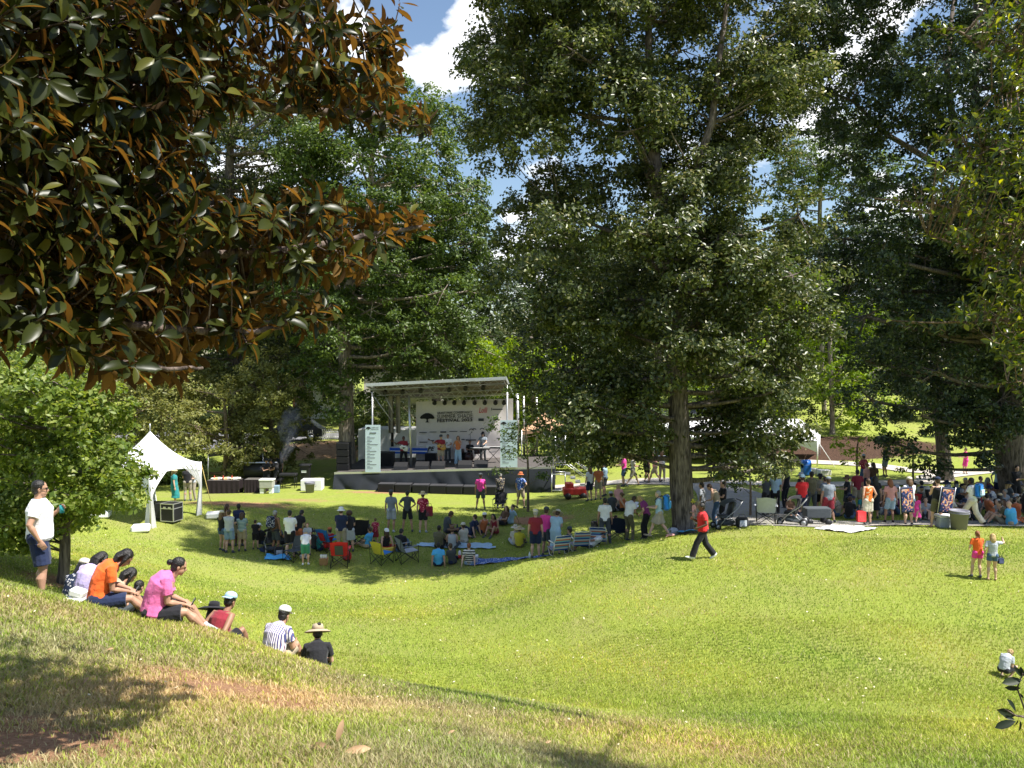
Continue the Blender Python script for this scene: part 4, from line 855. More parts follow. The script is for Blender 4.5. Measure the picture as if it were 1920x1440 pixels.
def make_body(J,g,full):
    mb=MB(); up=J['up']; fem=0
    torso(mb,J,g,0)
    hM=oriented(J['hd'],Vector((0,0,1)) if abs(J['hd'].z)<.95 else J['up']); h=J['head']
    nb=J['neck']-up*.05; mb.tube([nb-up*.03,nb+up*.03,h-Vector((0,0,.06))-J['hd']*.015,h-Vector((0,0,.0))-J['hd']*.02],[.075,.058,.055,.055],10,round_ends=True)
    mb.ball(h+hM@Vector((0,-.012,.028)),(.077,.096,.092),hM,14,10); mb.ball(h+hM@Vector((0,.022,-.045)),(.058,.070,.068),hM,12,8)
    mb.ball(h+hM@Vector((0,.062,-.095)),(.026,.022,.02),hM,8,6)
    mb.tube([h+hM@Vector((0,.082,.012)),h+hM@Vector((0,.104,-.022)),h+hM@Vector((0,.088,-.038))],[.009,.014,.012],8,round_ends=True)
    mb.ball(h+hM@Vector((0,.084,-.062)),(.024,.011,.006),hM,8,6); mb.ball(h+hM@Vector((0,.082,-.074)),(.02,.011,.007),hM,8,6)
    mb.ball(h+hM@Vector((0,.078,.03)),(.05,.014,.009),hM,8,6)
    for sx in(-1,1): mb.ball(h+hM@Vector((sx*.078,-.012,-.01)),(.009,.018,.03),hM,8,6)
    ag=1+(g-1)*.5
    for i in(0,1):
        s=J['sh'][i]; e=J['el'][i]; w=J['wr'][i]; c=J['spine'][4]
        mb.tube([c.lerp(s,.4),s,s.lerp(e,.25),s.lerp(e,.6),e,e.lerp(w,.25),e.lerp(w,.7),w],[.055,.056*ag,.052*ag,.044*ag,.038*ag,.040*ag,.031,.025],10,round_ends=True)
        hand(mb,J,i,full)
        hp=J['hip'][i]; k=J['knee'][i]; a=J['ank'][i]; lg=1+(g-1)*.6
        back=J['fwd']*-1 if J['k'] in('stand','walk','wide','contra','bend','stoop') else (k-a).cross(Vector((1,0,0)))*0
        mid=k.lerp(a,.3)+(back*.018 if back.length>0 else Vector((0,0,0)))
        mb.tube([hp,hp.lerp(k,.25),hp.lerp(k,.6),k.lerp(hp,.12),k,k.lerp(a,.1),mid,k.lerp(a,.65),a],[.092*lg,.090*lg,.072*lg,.058*lg,.057,.052,.058*lg,.042,.035],12,round_ends=True)
        t=J['toe'][i]; d=(t-a).normalized(); dn=(k-a).normalized()*-1; heel=a+dn*.035-d*.05
        sole=a+dn*.04
        mb.tube([heel,sole+d*.02,sole+d*.09,sole+d*.15,sole+d*.18],[(.03,.03),(.035,.036),(.042,.028),(.042,.02),(.03,.014)],10,round_ends=True,ref=(k-a).cross(d) if (k-a).cross(d).length>1e-3 else (1,0,0))
        mb.tube([a,sole+d*.05],[.036,.034],8,round_ends=True)
    return mb
def make_shirt(J,g,kind):
    mb=MB(); up=J['up']
    long_=kind=='dress'
    stand=J['k'] in('stand','walk','wide','contra','bend','stoop')
    torso(mb,J,g,.016 if kind!='tee_loose' else .03,t0=-.10 if not long_ else -.16,t1=.94 if kind not in('tee','tee_loose','polo','long') else 1.03,flare=.18 if kind in('tee','tee_loose') else (.1 if not long_ else .5))
    ag=1+(g-1)*.5
    for i in(0,1):
        s=J['sh'][i]; e=J['el'][i]; w=J['wr'][i]; c=J['spine'][4]
        if kind in('tee','polo','tee_loose','dress','crop'): 
            if kind=='crop': continue
            mb.tube([c.lerp(s,.3),s,s.lerp(e,.3),s.lerp(e,.62)],[.066,.070*ag,.068*ag,.066*ag],10,round_ends=False)
        elif kind=='long': mb.tube([c.lerp(s,.3),s,s.lerp(e,.5),e,e.lerp(w,.5),w],[.066,.068*ag,.062*ag,.052*ag,.046,.040],10)
        else: mb.tube([c+up*-.02,c.lerp(s,.55)+up*.01],[.058,.05],8,round_ends=True)
    if long_:
        hp=J['pel']; 
        if stand:
            mid=(J['knee'][0]+J['knee'][1])/2; an=(J['ank'][0]+J['ank'][1])/2; w_=(J['knee'][0]-J['knee'][1]).length/2
            mb.tube([hp+up*.1,hp,hp.lerp(mid,.5),mid,mid.lerp(an,.35)],[(.17*g,.125*g),(.19*g,.145*g),(.2*g,.16*g),(w_+.11,.18),(w_+.14,.2)],16,ref=(1,0,0))
        else:
            for i in(0,1): mb.tube([J['hip'][i],J['hip'][i].lerp(J['knee'][i],.5),J['knee'][i]],[.12,.115,.10],12)
            mb.tube([(J['hip'][0]+J['hip'][1])/2,(J['knee'][0]+J['knee'][1])/2],[(.16,.11),((J['knee'][0]-J['knee'][1]).length/2+.05,.09)],12,ref=(1,0,0))
    return mb
def make_pants(J,g,kind):
    mb=MB(); up=J['up']; torso(mb,J,g,.008,t0=-.16,t1=.25)
    for i in(0,1):
        hp=J['hip'][i]; k=J['knee'][i]; a=J['ank'][i]; lg=1+(g-1)*.6
        mb.ball(hp-J['fwd']*.02+up*.02,.112*lg+.004,None,12,8)
        if kind=='shorts': mb.tube([hp,hp.lerp(k,.3),hp.lerp(k,.6),hp.lerp(k,.86)],[.103*lg,.104*lg,.098*lg,.096*lg],12)
        elif kind=='short': mb.tube([hp,hp.lerp(k,.25),hp.lerp(k,.42)],[.102*lg,.104*lg,.100*lg],12)
        elif kind=='skirt':
            mb.tube([hp,hp.lerp(k,.5),hp.lerp(k,.9)],[.105,.12,.13],12)
            if i==0: mb.tube([(J['hip'][0]+J['hip'][1])/2,(J['knee'][0]+J['knee'][1])/2+Vector((0,0,.04))],[(.17,.12),((J['knee'][0]-J['knee'][1]).length/2+.1,.13)],12,ref=(1,0,0))
        elif kind=='wide': mb.tube([hp,hp.lerp(k,.5),k,k.lerp(a,.5),a+(a-k).normalized()*.0],[.103*lg,.104,.098,.098,.10],12)
        else: mb.tube([hp,hp.lerp(k,.5),k,k.lerp(a,.4),a],[.101*lg,.088*lg,.070,.068,.055],12)
    return mb
def make_shoes(J,i):
    mb=MB()
    if 1:
        k=J['knee'][i]; a=J['ank'][i]; t=J['toe'][i]; d=(t-a).normalized(); dn=(k-a).normalized()*-1; sole=a+dn*.04
        ref=(k-a).cross(d); ref=ref if ref.length>1e-3 else (1,0,0)
        mb.tube([a+dn*.03-d*.065,sole-d*.01,sole+d*.08,sole+d*.15,sole+d*.195],[(.034,.036),(.042,.046),(.048,.038),(.048,.03),(.034,.02)],10,round_ends=True,ref=ref)
        mb.tube([a-d*.01,sole],[.046,.042],10,round_ends=True)
    return mb
def make_hair(J,style):
    mb=MB(); hM=oriented(J['hd'],Vector((0,0,1)) if abs(J['hd'].z)<.95 else J['up']); h=J['head']
    if style=='bald': return None
    mb.ball(h+hM@Vector((0,-.026,.038)),(.086,.098,.094),hM,14,10)
    mb.ball(h+hM@Vector((0,-.05,-.015)),(.078,.066,.075),hM,12,8)
    if style=='short': pass
    dn=Vector((0,0,-1)); bk=hM@Vector((0,-1,0))
    if style in('long','bob'):
        L_=.34 if style=='long' else .16
        pts=[h+hM@Vector((0,-.06,.04)),h+hM@Vector((0,-.095,-.06)),h+hM@Vector((0,-.09,-.06))+dn*L_*.45-J['fwd']*.02,h+hM@Vector((0,-.08,-.06))+dn*L_-J['fwd']*.03]
        mb.tube(pts,[(.085,.06),(.095,.05),(.095,.04),(.06,.025)],12,ref=hM@Vector((1,0,0)),round_ends=True)
        for sx in(-1,1): mb.tube([h+hM@Vector((sx*.07,-.01,.06)),h+hM@Vector((sx*.086,.0,-.02)),h+hM@Vector((sx*.08,-.02,-.06))+dn*L_*.4],[.03,.028,.02],8,round_ends=True)
    if style=='bun': mb.ball(h+hM@Vector((0,-.145,.02)),(.042,.042,.042),hM)
    if style=='topbun': mb.ball(h+hM@Vector((.02,-.07,.14)),(.045,.045,.04),hM)
    if style=='pony': mb.tube([h+hM@Vector((0,-.11,.05)),h+hM@Vector((0,-.17,.0)),h+hM@Vector((0,-.16,-.10)),h+hM@Vector((0,-.13,-.2))],[.022,.034,.03,.01],8,round_ends=True)
    if style=='afro': mb.ball(h+hM@Vector((0,-.03,.05)),(.135,.135,.13),hM,16,12)
    if style=='curly':
        r_=random.Random(3)
        for _ in range(40): mb.ball(h+hM@(Vector((0,-.03,.03))+Vector((r_.gauss(0,1),r_.gauss(0,1)-.3,r_.gauss(.3,1))).normalized()*.085),r_.uniform(.02,.034),None,8,6)
    return mb
def make_hat(J,style):
    mb=MB(); hM=oriented(J['hd'],Vector((0,0,1)) if abs(J['hd'].z)<.95 else J['up']); h=J['head']
    c=h+hM@Vector((0,-.02,.06))
    if style in('cap','capback'):
        mb.lathe([(.100,0),(.101,.03),(.090,.065),(.06,.09),(.02,.1),(0,.101)],c,14,hM)
        s=1 if style=='cap' else -1
        def fn(u,v): a=(u-.5)*2.2; return c+hM@Vector((math.sin(a)*(.1+.0*v)*1.0,s*(math.cos(a)*.1+v*.075*math.cos(a*.7)),.008-.02*v))
        mb.grid(fn,9,4); 
        def fn2(u,v): return fn(u,v)-hM@Vector((0,0,.006))
        mb.grid(fn2,9,4)
    else:
        r={'sun':.22,'wide':.27,'fedora':.16}[style]; th=.008
        mb.lathe([(.098,0),(.097,.05),(.085,.095),(.045,.108),(0,.105)],c,16,hM)
        mb.lathe([(.09,.006),(r*.7,.004),(r,-.03),(r,-.038),(r*.7,-.006),(.09,-.004)],c,20,hM)
    return mb
_bake={}
TMP=bpy.data.scenes.new('bake')
def tmp_dg():
    with bpy.context.temp_override(scene=TMP,view_layer=TMP.view_layers[0]):
        dg=bpy.context.evaluated_depsgraph_get(); dg.update(); return dg
def bake(mb,voxel,key,smooth=2,wr=0.0):
    if key in _bake: return _bake[key]
    me=mb.mesh('m',True); o=bpy.data.objects.new('tmp',me); TMP.collection.objects.link(o)
    md=o.modifiers.new('r','REMESH'); md.mode='VOXEL'; md.voxel_size=voxel; md.use_smooth_shade=True
    if wr>0:
        tx=bpy.data.textures.get('wr') or bpy.data.textures.new('wr','CLOUDS'); tx.noise_scale=.13
        d=o.modifiers.new('d','DISPLACE'); d.texture=tx; d.strength=wr; d.mid_level=.5; d.texture_coords='LOCAL'
    s=o.modifiers.new('s','SMOOTH'); s.factor=.5; s.iterations=smooth
    dg=tmp_dg()
    m2=bpy.data.meshes.new_from_object(o.evaluated_get(dg)); m2.name=key[0] if isinstance(key,tuple) else 'mesh'
    bpy.data.objects.remove(o); bpy.data.meshes.remove(me)
    if len(m2.materials)==0: m2.materials.append(None)
    m2.polygons.foreach_set('use_smooth',np.ones(len(m2.polygons),dtype=bool))
    _bake[key]=m2; return m2
SKIN={'l':(.58,.36,.26),'m':(.42,.24,.16),'t':(.30,.16,.10),'d':(.12,.06,.04),'p':(.66,.42,.33)}
HAIR={'k':(.012,.010,.009),'b':(.06,.032,.018),'n':(.14,.08,.04),'y':(.50,.34,.15),'g':(.34,.33,.32),'r':(.25,.09,.03),'w':(.65,.62,.58)}
CC={'white':(.80,.80,.82),'black':(.022,.022,.026),'navy':(.022,.032,.075),'grey':(.20,.23,.27),'lgrey':(.42,.45,.50),'dgrey':(.07,.08,.09),'red':(.60,.03,.035),'maroon':(.26,.03,.045),'pink':(.72,.16,.38),'hot':(.80,.07,.35),'lpink':(.75,.38,.34),
 'orange':(.90,.15,.03),'blue':(.03,.22,.62),'sky':(.09,.42,.78),'lblue':(.38,.55,.68),'teal':(.03,.25,.26),'green':(.06,.26,.20),'olive':(.13,.12,.07),'yellow':(.60,.52,.05),'lav':(.47,.40,.66),'purple':(.30,.06,.22),'tan':(.42,.34,.24),'khaki':(.36,.32,.25),'denim':(.07,.12,.22),'ldenim':(.22,.32,.44),'cream':(.62,.57,.48),'brown':(.14,.08,.05),'straw':(.58,.46,.28),'rust':(.55,.17,.07),'stripe':None}
def cloth(c,kind=''):
    n='cloth_'+c+kind
    if n in MATS: return MATS[n]
    if c.startswith('stripe') or c.startswith('print'):
        A,Bc,sc,ax={'stripe_v':((.75,.74,.78),(.25,.05,.09),32,'X'),'stripe_h':((.72,.70,.66),(.03,.03,.035),11,'Z'),'stripe_g':((.10,.20,.22),(.42,.5,.5),16,'Z'),'print_red':((.30,.02,.05),(.75,.25,.3),9,None),'print_dark':((.05,.05,.06),(.45,.38,.26),10,None),'print_orange':((.8,.17,.03),(.85,.62,.4),7,None),'print_blue':((.06,.13,.4),(.55,.6,.7),9,None),'print_white':((.7,.7,.7),(.05,.05,.06),14,None),'print_navy':((.02,.03,.06),(.5,.5,.52),12,None)}[c]
        m=mat(n,A,.85,.15,bump=.4,bscale=25); nt=m.node_tree; b=nt.nodes['Principled BSDF']; L=nt.links.new
        tc=N(nt,'ShaderNodeTexCoord')
        if ax:
            wv=N(nt,'ShaderNodeTexWave',bands_direction=ax); wv.inputs['Scale'].default_value=sc/3.14*1.0; wv.inputs['Distortion'].default_value=.6; wv.inputs['Detail Scale'].default_value=.6; L(tc.outputs['Object'],wv.inputs[0]); f=wv.outputs[1]; p=(.42,.52)
        else:
            wv=N(nt,'ShaderNodeTexVoronoi'); wv.inputs['Scale'].default_value=sc*1.6; L(tc.outputs['Object'],wv.inputs[0]); f=wv.outputs[0]; p=(.33,.43)
        r=N(nt,'ShaderNodeValToRGB'); e=r.color_ramp.elements; e[0].position=p[0]; e[1].position=p[1]
        if ax: e[0].color=(*A,1); e[1].color=(*Bc,1)
        else: e[0].color=(*Bc,1); e[1].color=(*A,1)
        if c=='stripe_v': k=e.new(.75); k.color=(.08,.10,.25,1); k=e.new(.62); k.color=(.25,.05,.09,1)
        L(f,r.inputs[0]); L(r.outputs[0],b.inputs['Base Color']); return m
    return mat(n,CC[c],.88,.12,var=.1,vscale=9,bump=.5,bscale=18,sheen=.15)
def skin_mat(k): return mat('skin_'+k,SKIN[k],.5,.35,var=.08,vscale=12)
def hair_mat(k):
    return mat('hair_'+k,HAIR[k],.45,.45,var=.3,vscale=40,bump=.6,bscale=70)
PEOPLE=[]
def person(pos,yaw,pk='stand',h=1.72,g=1.0,skin='l',hair='b',hs='short',top='white',tk_='tee',bot='navy',bk_='shorts',shoe='dgrey',hat=None,hatc='white',label='',group=None,vox=.022,extra=None,tilt=None):
    """yaw in degrees: 0 = faces away from the camera (+Y), 90 = faces left, 180 = faces the camera"""
    pos=Vector(pos); e=empty('person',pos,R(yaw),label,'person',group); s=h/1.75; e.scale=(s,s,s); J=pose(pk); g=round(g,2)
    wrk=.02 if vox<.015 else .03
    link('body',bake(make_body(J,g,vox<.015),vox*.75,('body',pk,g,vox),1),skin_mat(skin),e)
    if tk_: link('dress' if tk_=='dress' else 'shirt',bake(make_shirt(J,g,tk_),vox*.8,('shirt',pk,g,vox,tk_),2,wrk),cloth(top),e)
    if bk_: link({'shorts':'shorts','short':'shorts','skirt':'skirt'}.get(bk_,'trousers'),bake(make_pants(J,g,bk_),vox*.8,('trousers',pk,g,vox,bk_),2,wrk*.7),cloth(bot),e)
    if shoe:
        for i in(0,1): link('shoe',bake(make_shoes(J,i),vox*.6,('shoe',pk,vox,i),1),cloth(shoe),e)
    hm=make_hair(J,hs)
    if hm: link('hair',bake(hm,vox*.55,('hair',pk,vox,hs),1,.012 if vox<.015 else 0),hair_mat(hair),e)
    if hat:
        key=('hat',pk,hat)
        if key not in _bake: _bake[key]=make_hat(J,hat).mesh('hat')
        link('hat',_bake[key],cloth(hatc),e)
    if extra: extra(e,J)
    if pk.split('+')[0] in('sit','slope','legs','cross','side','lie','squat') and pos.z<-1:
        f=Vector((-math.sin(R(yaw)),math.cos(R(yaw)))); dz=ground(pos.x+f.x*.45,pos.y+f.y*.45)-ground(pos.x-f.x*.12,pos.y-f.y*.12); a=max(-.3,min(.3,math.atan2(dz,.57))); e.rotation_euler=(a,0,R(yaw))
    PEOPLE.append((e,J)); return e
def LM(e): return Matrix.LocRotScale(e.location,e.rotation_euler,e.scale)
# ---------------- stage ----------------
def thing(name,loc,label,cat,group=None,rz=0): return empty(name,loc,rz,label,cat,group)
alu=mat('aluminium',(.62,.62,.63),.35,.5,metal=.7,var=.06); steel=mat('steel',(.40,.40,.41),.45,.5,metal=.6,var=.08); blackm=mat('black_plastic',(.018,.018,.02),.5,.4,var=.2)
blkcloth=mat('black_skirting',(.020,.024,.030),.8,.2,var=.25,vscale=1.2,bump=.4,bscale=7); vinyl=mat('white_vinyl',(.80,.80,.80),.45,.35,var=.04,bump=.15,bscale=5)
whitep=mat('white_paint',(.8,.8,.79),.5,.4,var=.05); deckm=mat('deck_plywood',(.10,.09,.085),.8,.2,var=.2)
O_=at(627,886,46.0); Rt=at(1040,875,45.2); U_=(Rt-O_).normalized(); V_=Vector((-U_.y,U_.x,0)).normalized()
Z_=Vector((0,0,1)); SM=Matrix((U_,V_,Z_)).transposed().to_4x4(); SM.translation=O_; SL=(Rt-O_).length
def spx(px,py,v):
    """stage (u,w) of the pixel at stage depth v"""
    d=ray(px,py); n=V_; t=(O_+V_*v).dot(n)/d.dot(n); p=d*t-O_-V_*v; w=p.z-(p.dot(Vector((U_.x,U_.y,0)).normalized()))*U_.z/math.hypot(U_.x,U_.y); u=p.dot(Vector((U_.x,U_.y,0)).normalized())/math.hypot(U_.x,U_.y); return u,w
def SP(u,v,w): return O_+U_*u+V_*v+Z_*w
def spos(px,v,w=0): u,_=spx(px,880,v); return SP(u,v,w)
st=thing('concert_stage',SP(SL/2,0,-1.05),'mobile outdoor stage with sloping truss roof and dark skirting, facing the lawn','stage'); sb=st.location.copy()
R3=Matrix((U_,V_,Z_)).transposed()
def sbox(mb,u0,u1,v0,v1,w0,w1): 
    vs=[SP(u,v,w)-sb for w in(w0,w1) for v in(v0,v1) for u in(u0,u1)]
    return mb.add(vs,[(0,2,3,1),(4,5,7,6),(0,1,5,4),(2,6,7,3),(0,4,6,2),(1,3,7,5)])
m=MB(); sbox(m,.05,SL-.05,0,6.2,-.12,0); m.build('deck',deckm,st,False)
m=MB(); sbox(m,.0,SL,-.05,-.002,-.13,.02); m.build('deck_edge',alu,st,False)
m=MB(); rr=random.Random(2)
def sk(u,v):
    uu=u*SL; g=ground(*(SP(uu,-.06,0).xy))-.03; top=SP(uu,-.06,-.10); fold=(.24*abs(math.sin(uu*1.35+1.2*math.sin(uu*.9)-v*1.9))**.7-.12)*(v*.8+.1)+.05*math.sin(uu*7.3+v*4)*v
    return Vector((top.x,top.y,top.z*(1-v)+g*v))-V_*(fold+.26*v)-sb
m.grid(sk,160,10)
for uu,s_ in((0,1),(SL,-1)):
    def sd(u,v,uu=uu): p=SP(uu,-.06+u*6.2,-.1); g=ground(p.x,p.y)-.03; return Vector((p.x,p.y,p.z*(1-v)+g*v))+U_*(.03*math.sin(u*22)*v)-sb
    m.grid(sd,30,6)
m.build('skirt',blkcloth,st)
# roof
FL=at(688,724,46.1); FR=at(948,711.5,45.4); RU=(FR-FL).normalized(); RL=(FR-FL).length; dr=V_*6.3-Z_*1.15
def RP(u,v,w=0): return FL+RU*(u*RL)+dr*v+Z_*w-sb
m=MB()
def slab(mb,u0,u1,v0,v1,w0,w1): mb.add([RP(u,v,w) for w in(w0,w1) for v in(v0,v1) for u in(u0,u1)],[(0,2,3,1),(4,5,7,6),(0,1,5,4),(2,6,7,3),(0,4,6,2),(1,3,7,5)])
slab(m,.005,.995,.01,1,.10,.15); roof=m.build('roof',mat('roof_panel',(.14,.115,.085),.6,.3,var=.12,vscale=2),st,False)
m=MB(); slab(m,0,1,-.012,.008,-.02,.15); slab(m,-.006,.0,-.012,1,-.03,.17); slab(m,1.0,1.006,-.012,1,-.03,.17)
slab(m,.02,.2,-.016,-.0125,-.04,.07); slab(m,.78,.98,-.016,-.0125,-.04,.07)
m.build('fascia',mat('fascia_aluminium',(.5,.52,.55),.4,.5,metal=.3,var=.04),roof,False)
def truss(mb,a,b,h,n,r=.028,horiz=False):
    o=Z_*-h; mb.tube([a,b],r,6); mb.tube([a+o,b+o],r,6)
    for i in range(n):
        p=a.lerp(b,i/n); q=a.lerp(b,(i+.5)/n)+o; s_=a.lerp(b,(i+1)/n); mb.tube([p,q],r*.6,5); mb.tube([q,s_],r*.6,5)
for v,h in((.04,.22),(.34,.30),(.64,.34),(.93,.42)):
    m=MB(); truss(m,RP(.01,v,.04),RP(.99,v,.04),h,13); m.build('truss',alu if v>.5 else steel,roof)
m=MB()
for u in(.02,.2,.4,.6,.8,.98): m.tube([RP(u,.02,.06),RP(u,.98,.06)],.035,6)
m.build('beam',steel,roof)
def pole(mb,px0,y0,px1,y1,v,r): 
    u0,w0=spx(px0,y0,v); u1,w1=spx(px1,y1,v); mb.tube([SP(u0,v,w0)-sb,SP(u1,v,w1)-sb],r,8)
for px0,y0,px1,v,r in((698,735,699,.25,.045),(951,722,951,.25,.045),(767,742,771,1.6,.07),(970,738,971,5.6,.10),(982,742,983,5.9,.08),(1006,745,1007,6.0,.07),(735,744,736,4.8,.09)):
    m=MB(); u1,_=spx(px1,884,v); u0,w0=spx(px0,y0,v); m.tube([SP(u0,v,w0)-sb,SP(u1,v,0)-sb],r,8); m.build('pole',alu if px0!=735 else blackm,st)
m=MB()
for px in(731,745):
    u,w=spx(px,742,4.2); u2,w2=spx(px+3,812,4.2); m2=MB(); m2.box((0,0,0),(.26,.2,abs(w2-w)),None,.04)
    o=m2.build('rolled_leg',mat('tan_canvas',(.36,.32,.25),.8,.2,var=.2,bump=.5,bscale=6),st); o.location=(SP(u,4.2,w)+SP(u2,4.2,w2))/2-sb
for a,b in(((700,742),(735,790)),((722,742),(738,775))):
    m=MB(); u0,w0=spx(*a,3.5); u1,w1=spx(*b,3.5); m.tube([SP(u0,3.5,w0)-sb,SP(u1,3.5,w1)-sb],.03,6); m.build('brace',alu,st)
# hanging lamps
def stage_lamp(p,label,s=1):
    e=thing('stage_light',p,label,'stage light','stage lights hung under the roof'); mb=MB()
    Mx=Matrix.Rotation(R(115),3,'X'); mb.lathe([(.06,-.16),(.10,-.12),(.11,.10),(.135,.12),(.13,.125),(.10,.09),(0,.085)],(0,0,-.2),12,Mx); mb.build('housing',blackm,e)
    mb=MB(); mb.tube([(-.13,0,-.2),(-.13,0,.0),(.13,0,0),(.13,0,-.2)],.012,5); mb.tube([(0,0,0),(0,0,.09)],.02,5); mb.build('yoke',blackm,e); e.scale=(s,s,s); return e
nm=['first','second','third','fourth','fifth','sixth','seventh','eighth']
for i,px in enumerate((815,834,852,870,890,909,929,945)):
    u,w=spx(px,751,4.6); stage_lamp(SP(u,4.6,w+.1),f'{nm[i]} lamp from the left in the rear row above the festival banner',1.05)
for i,(px,py) in enumerate(((722,732),(755,731),(789,729),(842,727),(873,724),(906,723))):
    u,w=spx(px,py,1.2); stage_lamp(SP(u,1.2,w+.1),f'{nm[i]} lamp from the left in the front row under the stage roof',1.0)
# backdrop banner
txm={}
def text_on(parent,body,c,ux,uz,nrm,h,color,width=None,name='lettering',bold=.0,shear=0):
    cu=bpy.data.curves.new('t','FONT'); cu.body=body; cu.size=1; cu.align_x='CENTER'; cu.align_y='CENTER'; cu.offset=bold; cu.shear=shear; cu.resolution_u=2
    o=bpy.data.objects.new('t',cu); TMP.collection.objects.link(o); dg=tmp_dg(); me=bpy.data.meshes.new_from_object(o.evaluated_get(dg)); bpy.data.objects.remove(o)
    co=np.empty(len(me.vertices)*3); me.vertices.foreach_get('co',co); co=co.reshape(-1,3); mn=co.min(0);mxx=co.max(0); cen=(mn+mxx)/2
    sy=h/(mxx[1]-mn[1]); sx=(width/(mxx[0]-mn[0])) if width else sy
    ux=np.array(ux);uz=np.array(uz);n_=np.array(nrm); P=np.array(tuple(c))[None]+((co[:,0]-cen[0])*sx)[:,None]*ux+((co[:,1]-cen[1])*sy)[:,None]*uz+n_*.02
    me.vertices.foreach_set('co',P.ravel()); me.update(); me.materials.clear(); me.materials.append(None); me.name=name
    return link(name,me,color,parent)
ink=mat('banner_ink',(.02,.02,.022),.7,.2,var=0); redink=mat('banner_red_ink',(.55,.02,.05),.7,.2,var=0); greyink=mat('banner_grey_ink',(.07,.075,.085),.7,.2,var=0)
vb=4.9; u0,w1=spx(780,753,vb); u1,w0=spx(962,868,vb)
bd=thing('banner',SP((u0+u1)/2,vb,w0),'large white printed festival backdrop hanging at the back of the stage','banner'); bb=bd.location.copy()
m=MB(); m.grid(lambda a,b: SP(u0+(u1-u0)*a,vb,w0+(w1-w0)*b)-V_*(.035*math.sin(a*30+4*b)*(.2+(1-min(1,a*5)))+.03*math.sin(b*9+a*4))-bb,60,20)
m.build('fabric',mat('banner_cloth',(.74,.68,.67),.75,.2,var=.05,bump=.3,bscale=3),bd)
def bpx(px,py): u,w=spx(px,py,vb-.12); return SP(u,vb-.12,w)-bb
pxm=lambda n: n*(46+vb)/FPX
nv=-V_
text_on(bd,'GRANT PARK CONSERVANCY',bpx(852.5,773.5),U_,Z_,nv*0,pxm(4.2),ink,pxm(66),bold=.025)
text_on(bd,'SUMMER SHADE',bpx(852.5,780.5),U_,Z_,nv*0,pxm(8),ink,pxm(67))
text_on(bd,'FESTIVAL 2023',bpx(852.5,788),U_,Z_,nv*0,pxm(5.8),ink,pxm(66),bold=.03)
text_on(bd,'Lolli',bpx(906,769),U_,Z_,nv*0,pxm(10),redink,pxm(16),bold=.01,shear=.3)
def tree_logo(parent,cx,cy,s,f,mt):
    m=MB(); pts=[(-14,0),(-12,-4),(-8,-7),(-3,-9.5),(3,-9.5),(8,-7.5),(12,-4),(14,0),(11,1.5),(6,1),(2,1.5),(1.2,3),(1.4,6),(4,8),(-4,8),(-1.4,6),(-1.2,3),(-2,1.5),(-6,1),(-11,1.5)]
    q=[f(cx+x*s,cy+y*s) for x,y in pts]; c=f(cx,cy-2*s); m.add(q+[c],[(i,(i+1)%len(q),len(q)) for i in range(8)]+[(7,8,20),(8,9,20),(9,10,20),(10,17,20),(17,18,20),(18,19,20),(19,0,20)]+[(10,11,16,17),(11,12,15,16),(12,13,14,15)])
    return m.build('emblem',mt,parent,False)
tree_logo(bd,801,784,1.0,bpx,ink)
def marks(parent,f,lst,mt,name='printed_mark'):
    for (x,y,w_,h_) in lst:
        m=MB(); a=f(x-w_/2,y+h_/2);b=f(x+w_/2,y+h_/2);c=f(x+w_/2,y-h_/2);d=f(x-w_/2,y-h_/2); m.add([a,b,c,d],[(0,1,2,3)]); m.build(name,mt,parent,False)
marks(bd,bpx,[(902,787,10,5),(930,785,9,7),(933,767.5,19,2.2),(922,767,1.6,5),(793,811,14,1.5),(812,810,13,1.2),(831,810,11,2.6),(850,809,15,1.3),(869,809,13,1.3),(794,829,15,1.6),(811,826,6,2),(811,829,1.8,5),(883,825,19,2.2),(937,822,12,1.8),(868,824,6,2)],greyink)
for (x,y,r_) in((884,807,4.5),(889,806,4),(904,806,4.5)):
    m=MB(); q=[bpx(x+r_*math.cos(a),y-r_*.8*math.sin(a)) for a in np.linspace(0,math.pi,9)]+[bpx(x+r_*.7*math.cos(a),y-r_*.5*math.sin(a)) for a in np.linspace(math.pi,0,9)]; m.add(q,[(i,i+1,16-i,17-i) for i in range(8)]); m.build('printed_mark',greyink,bd,False)
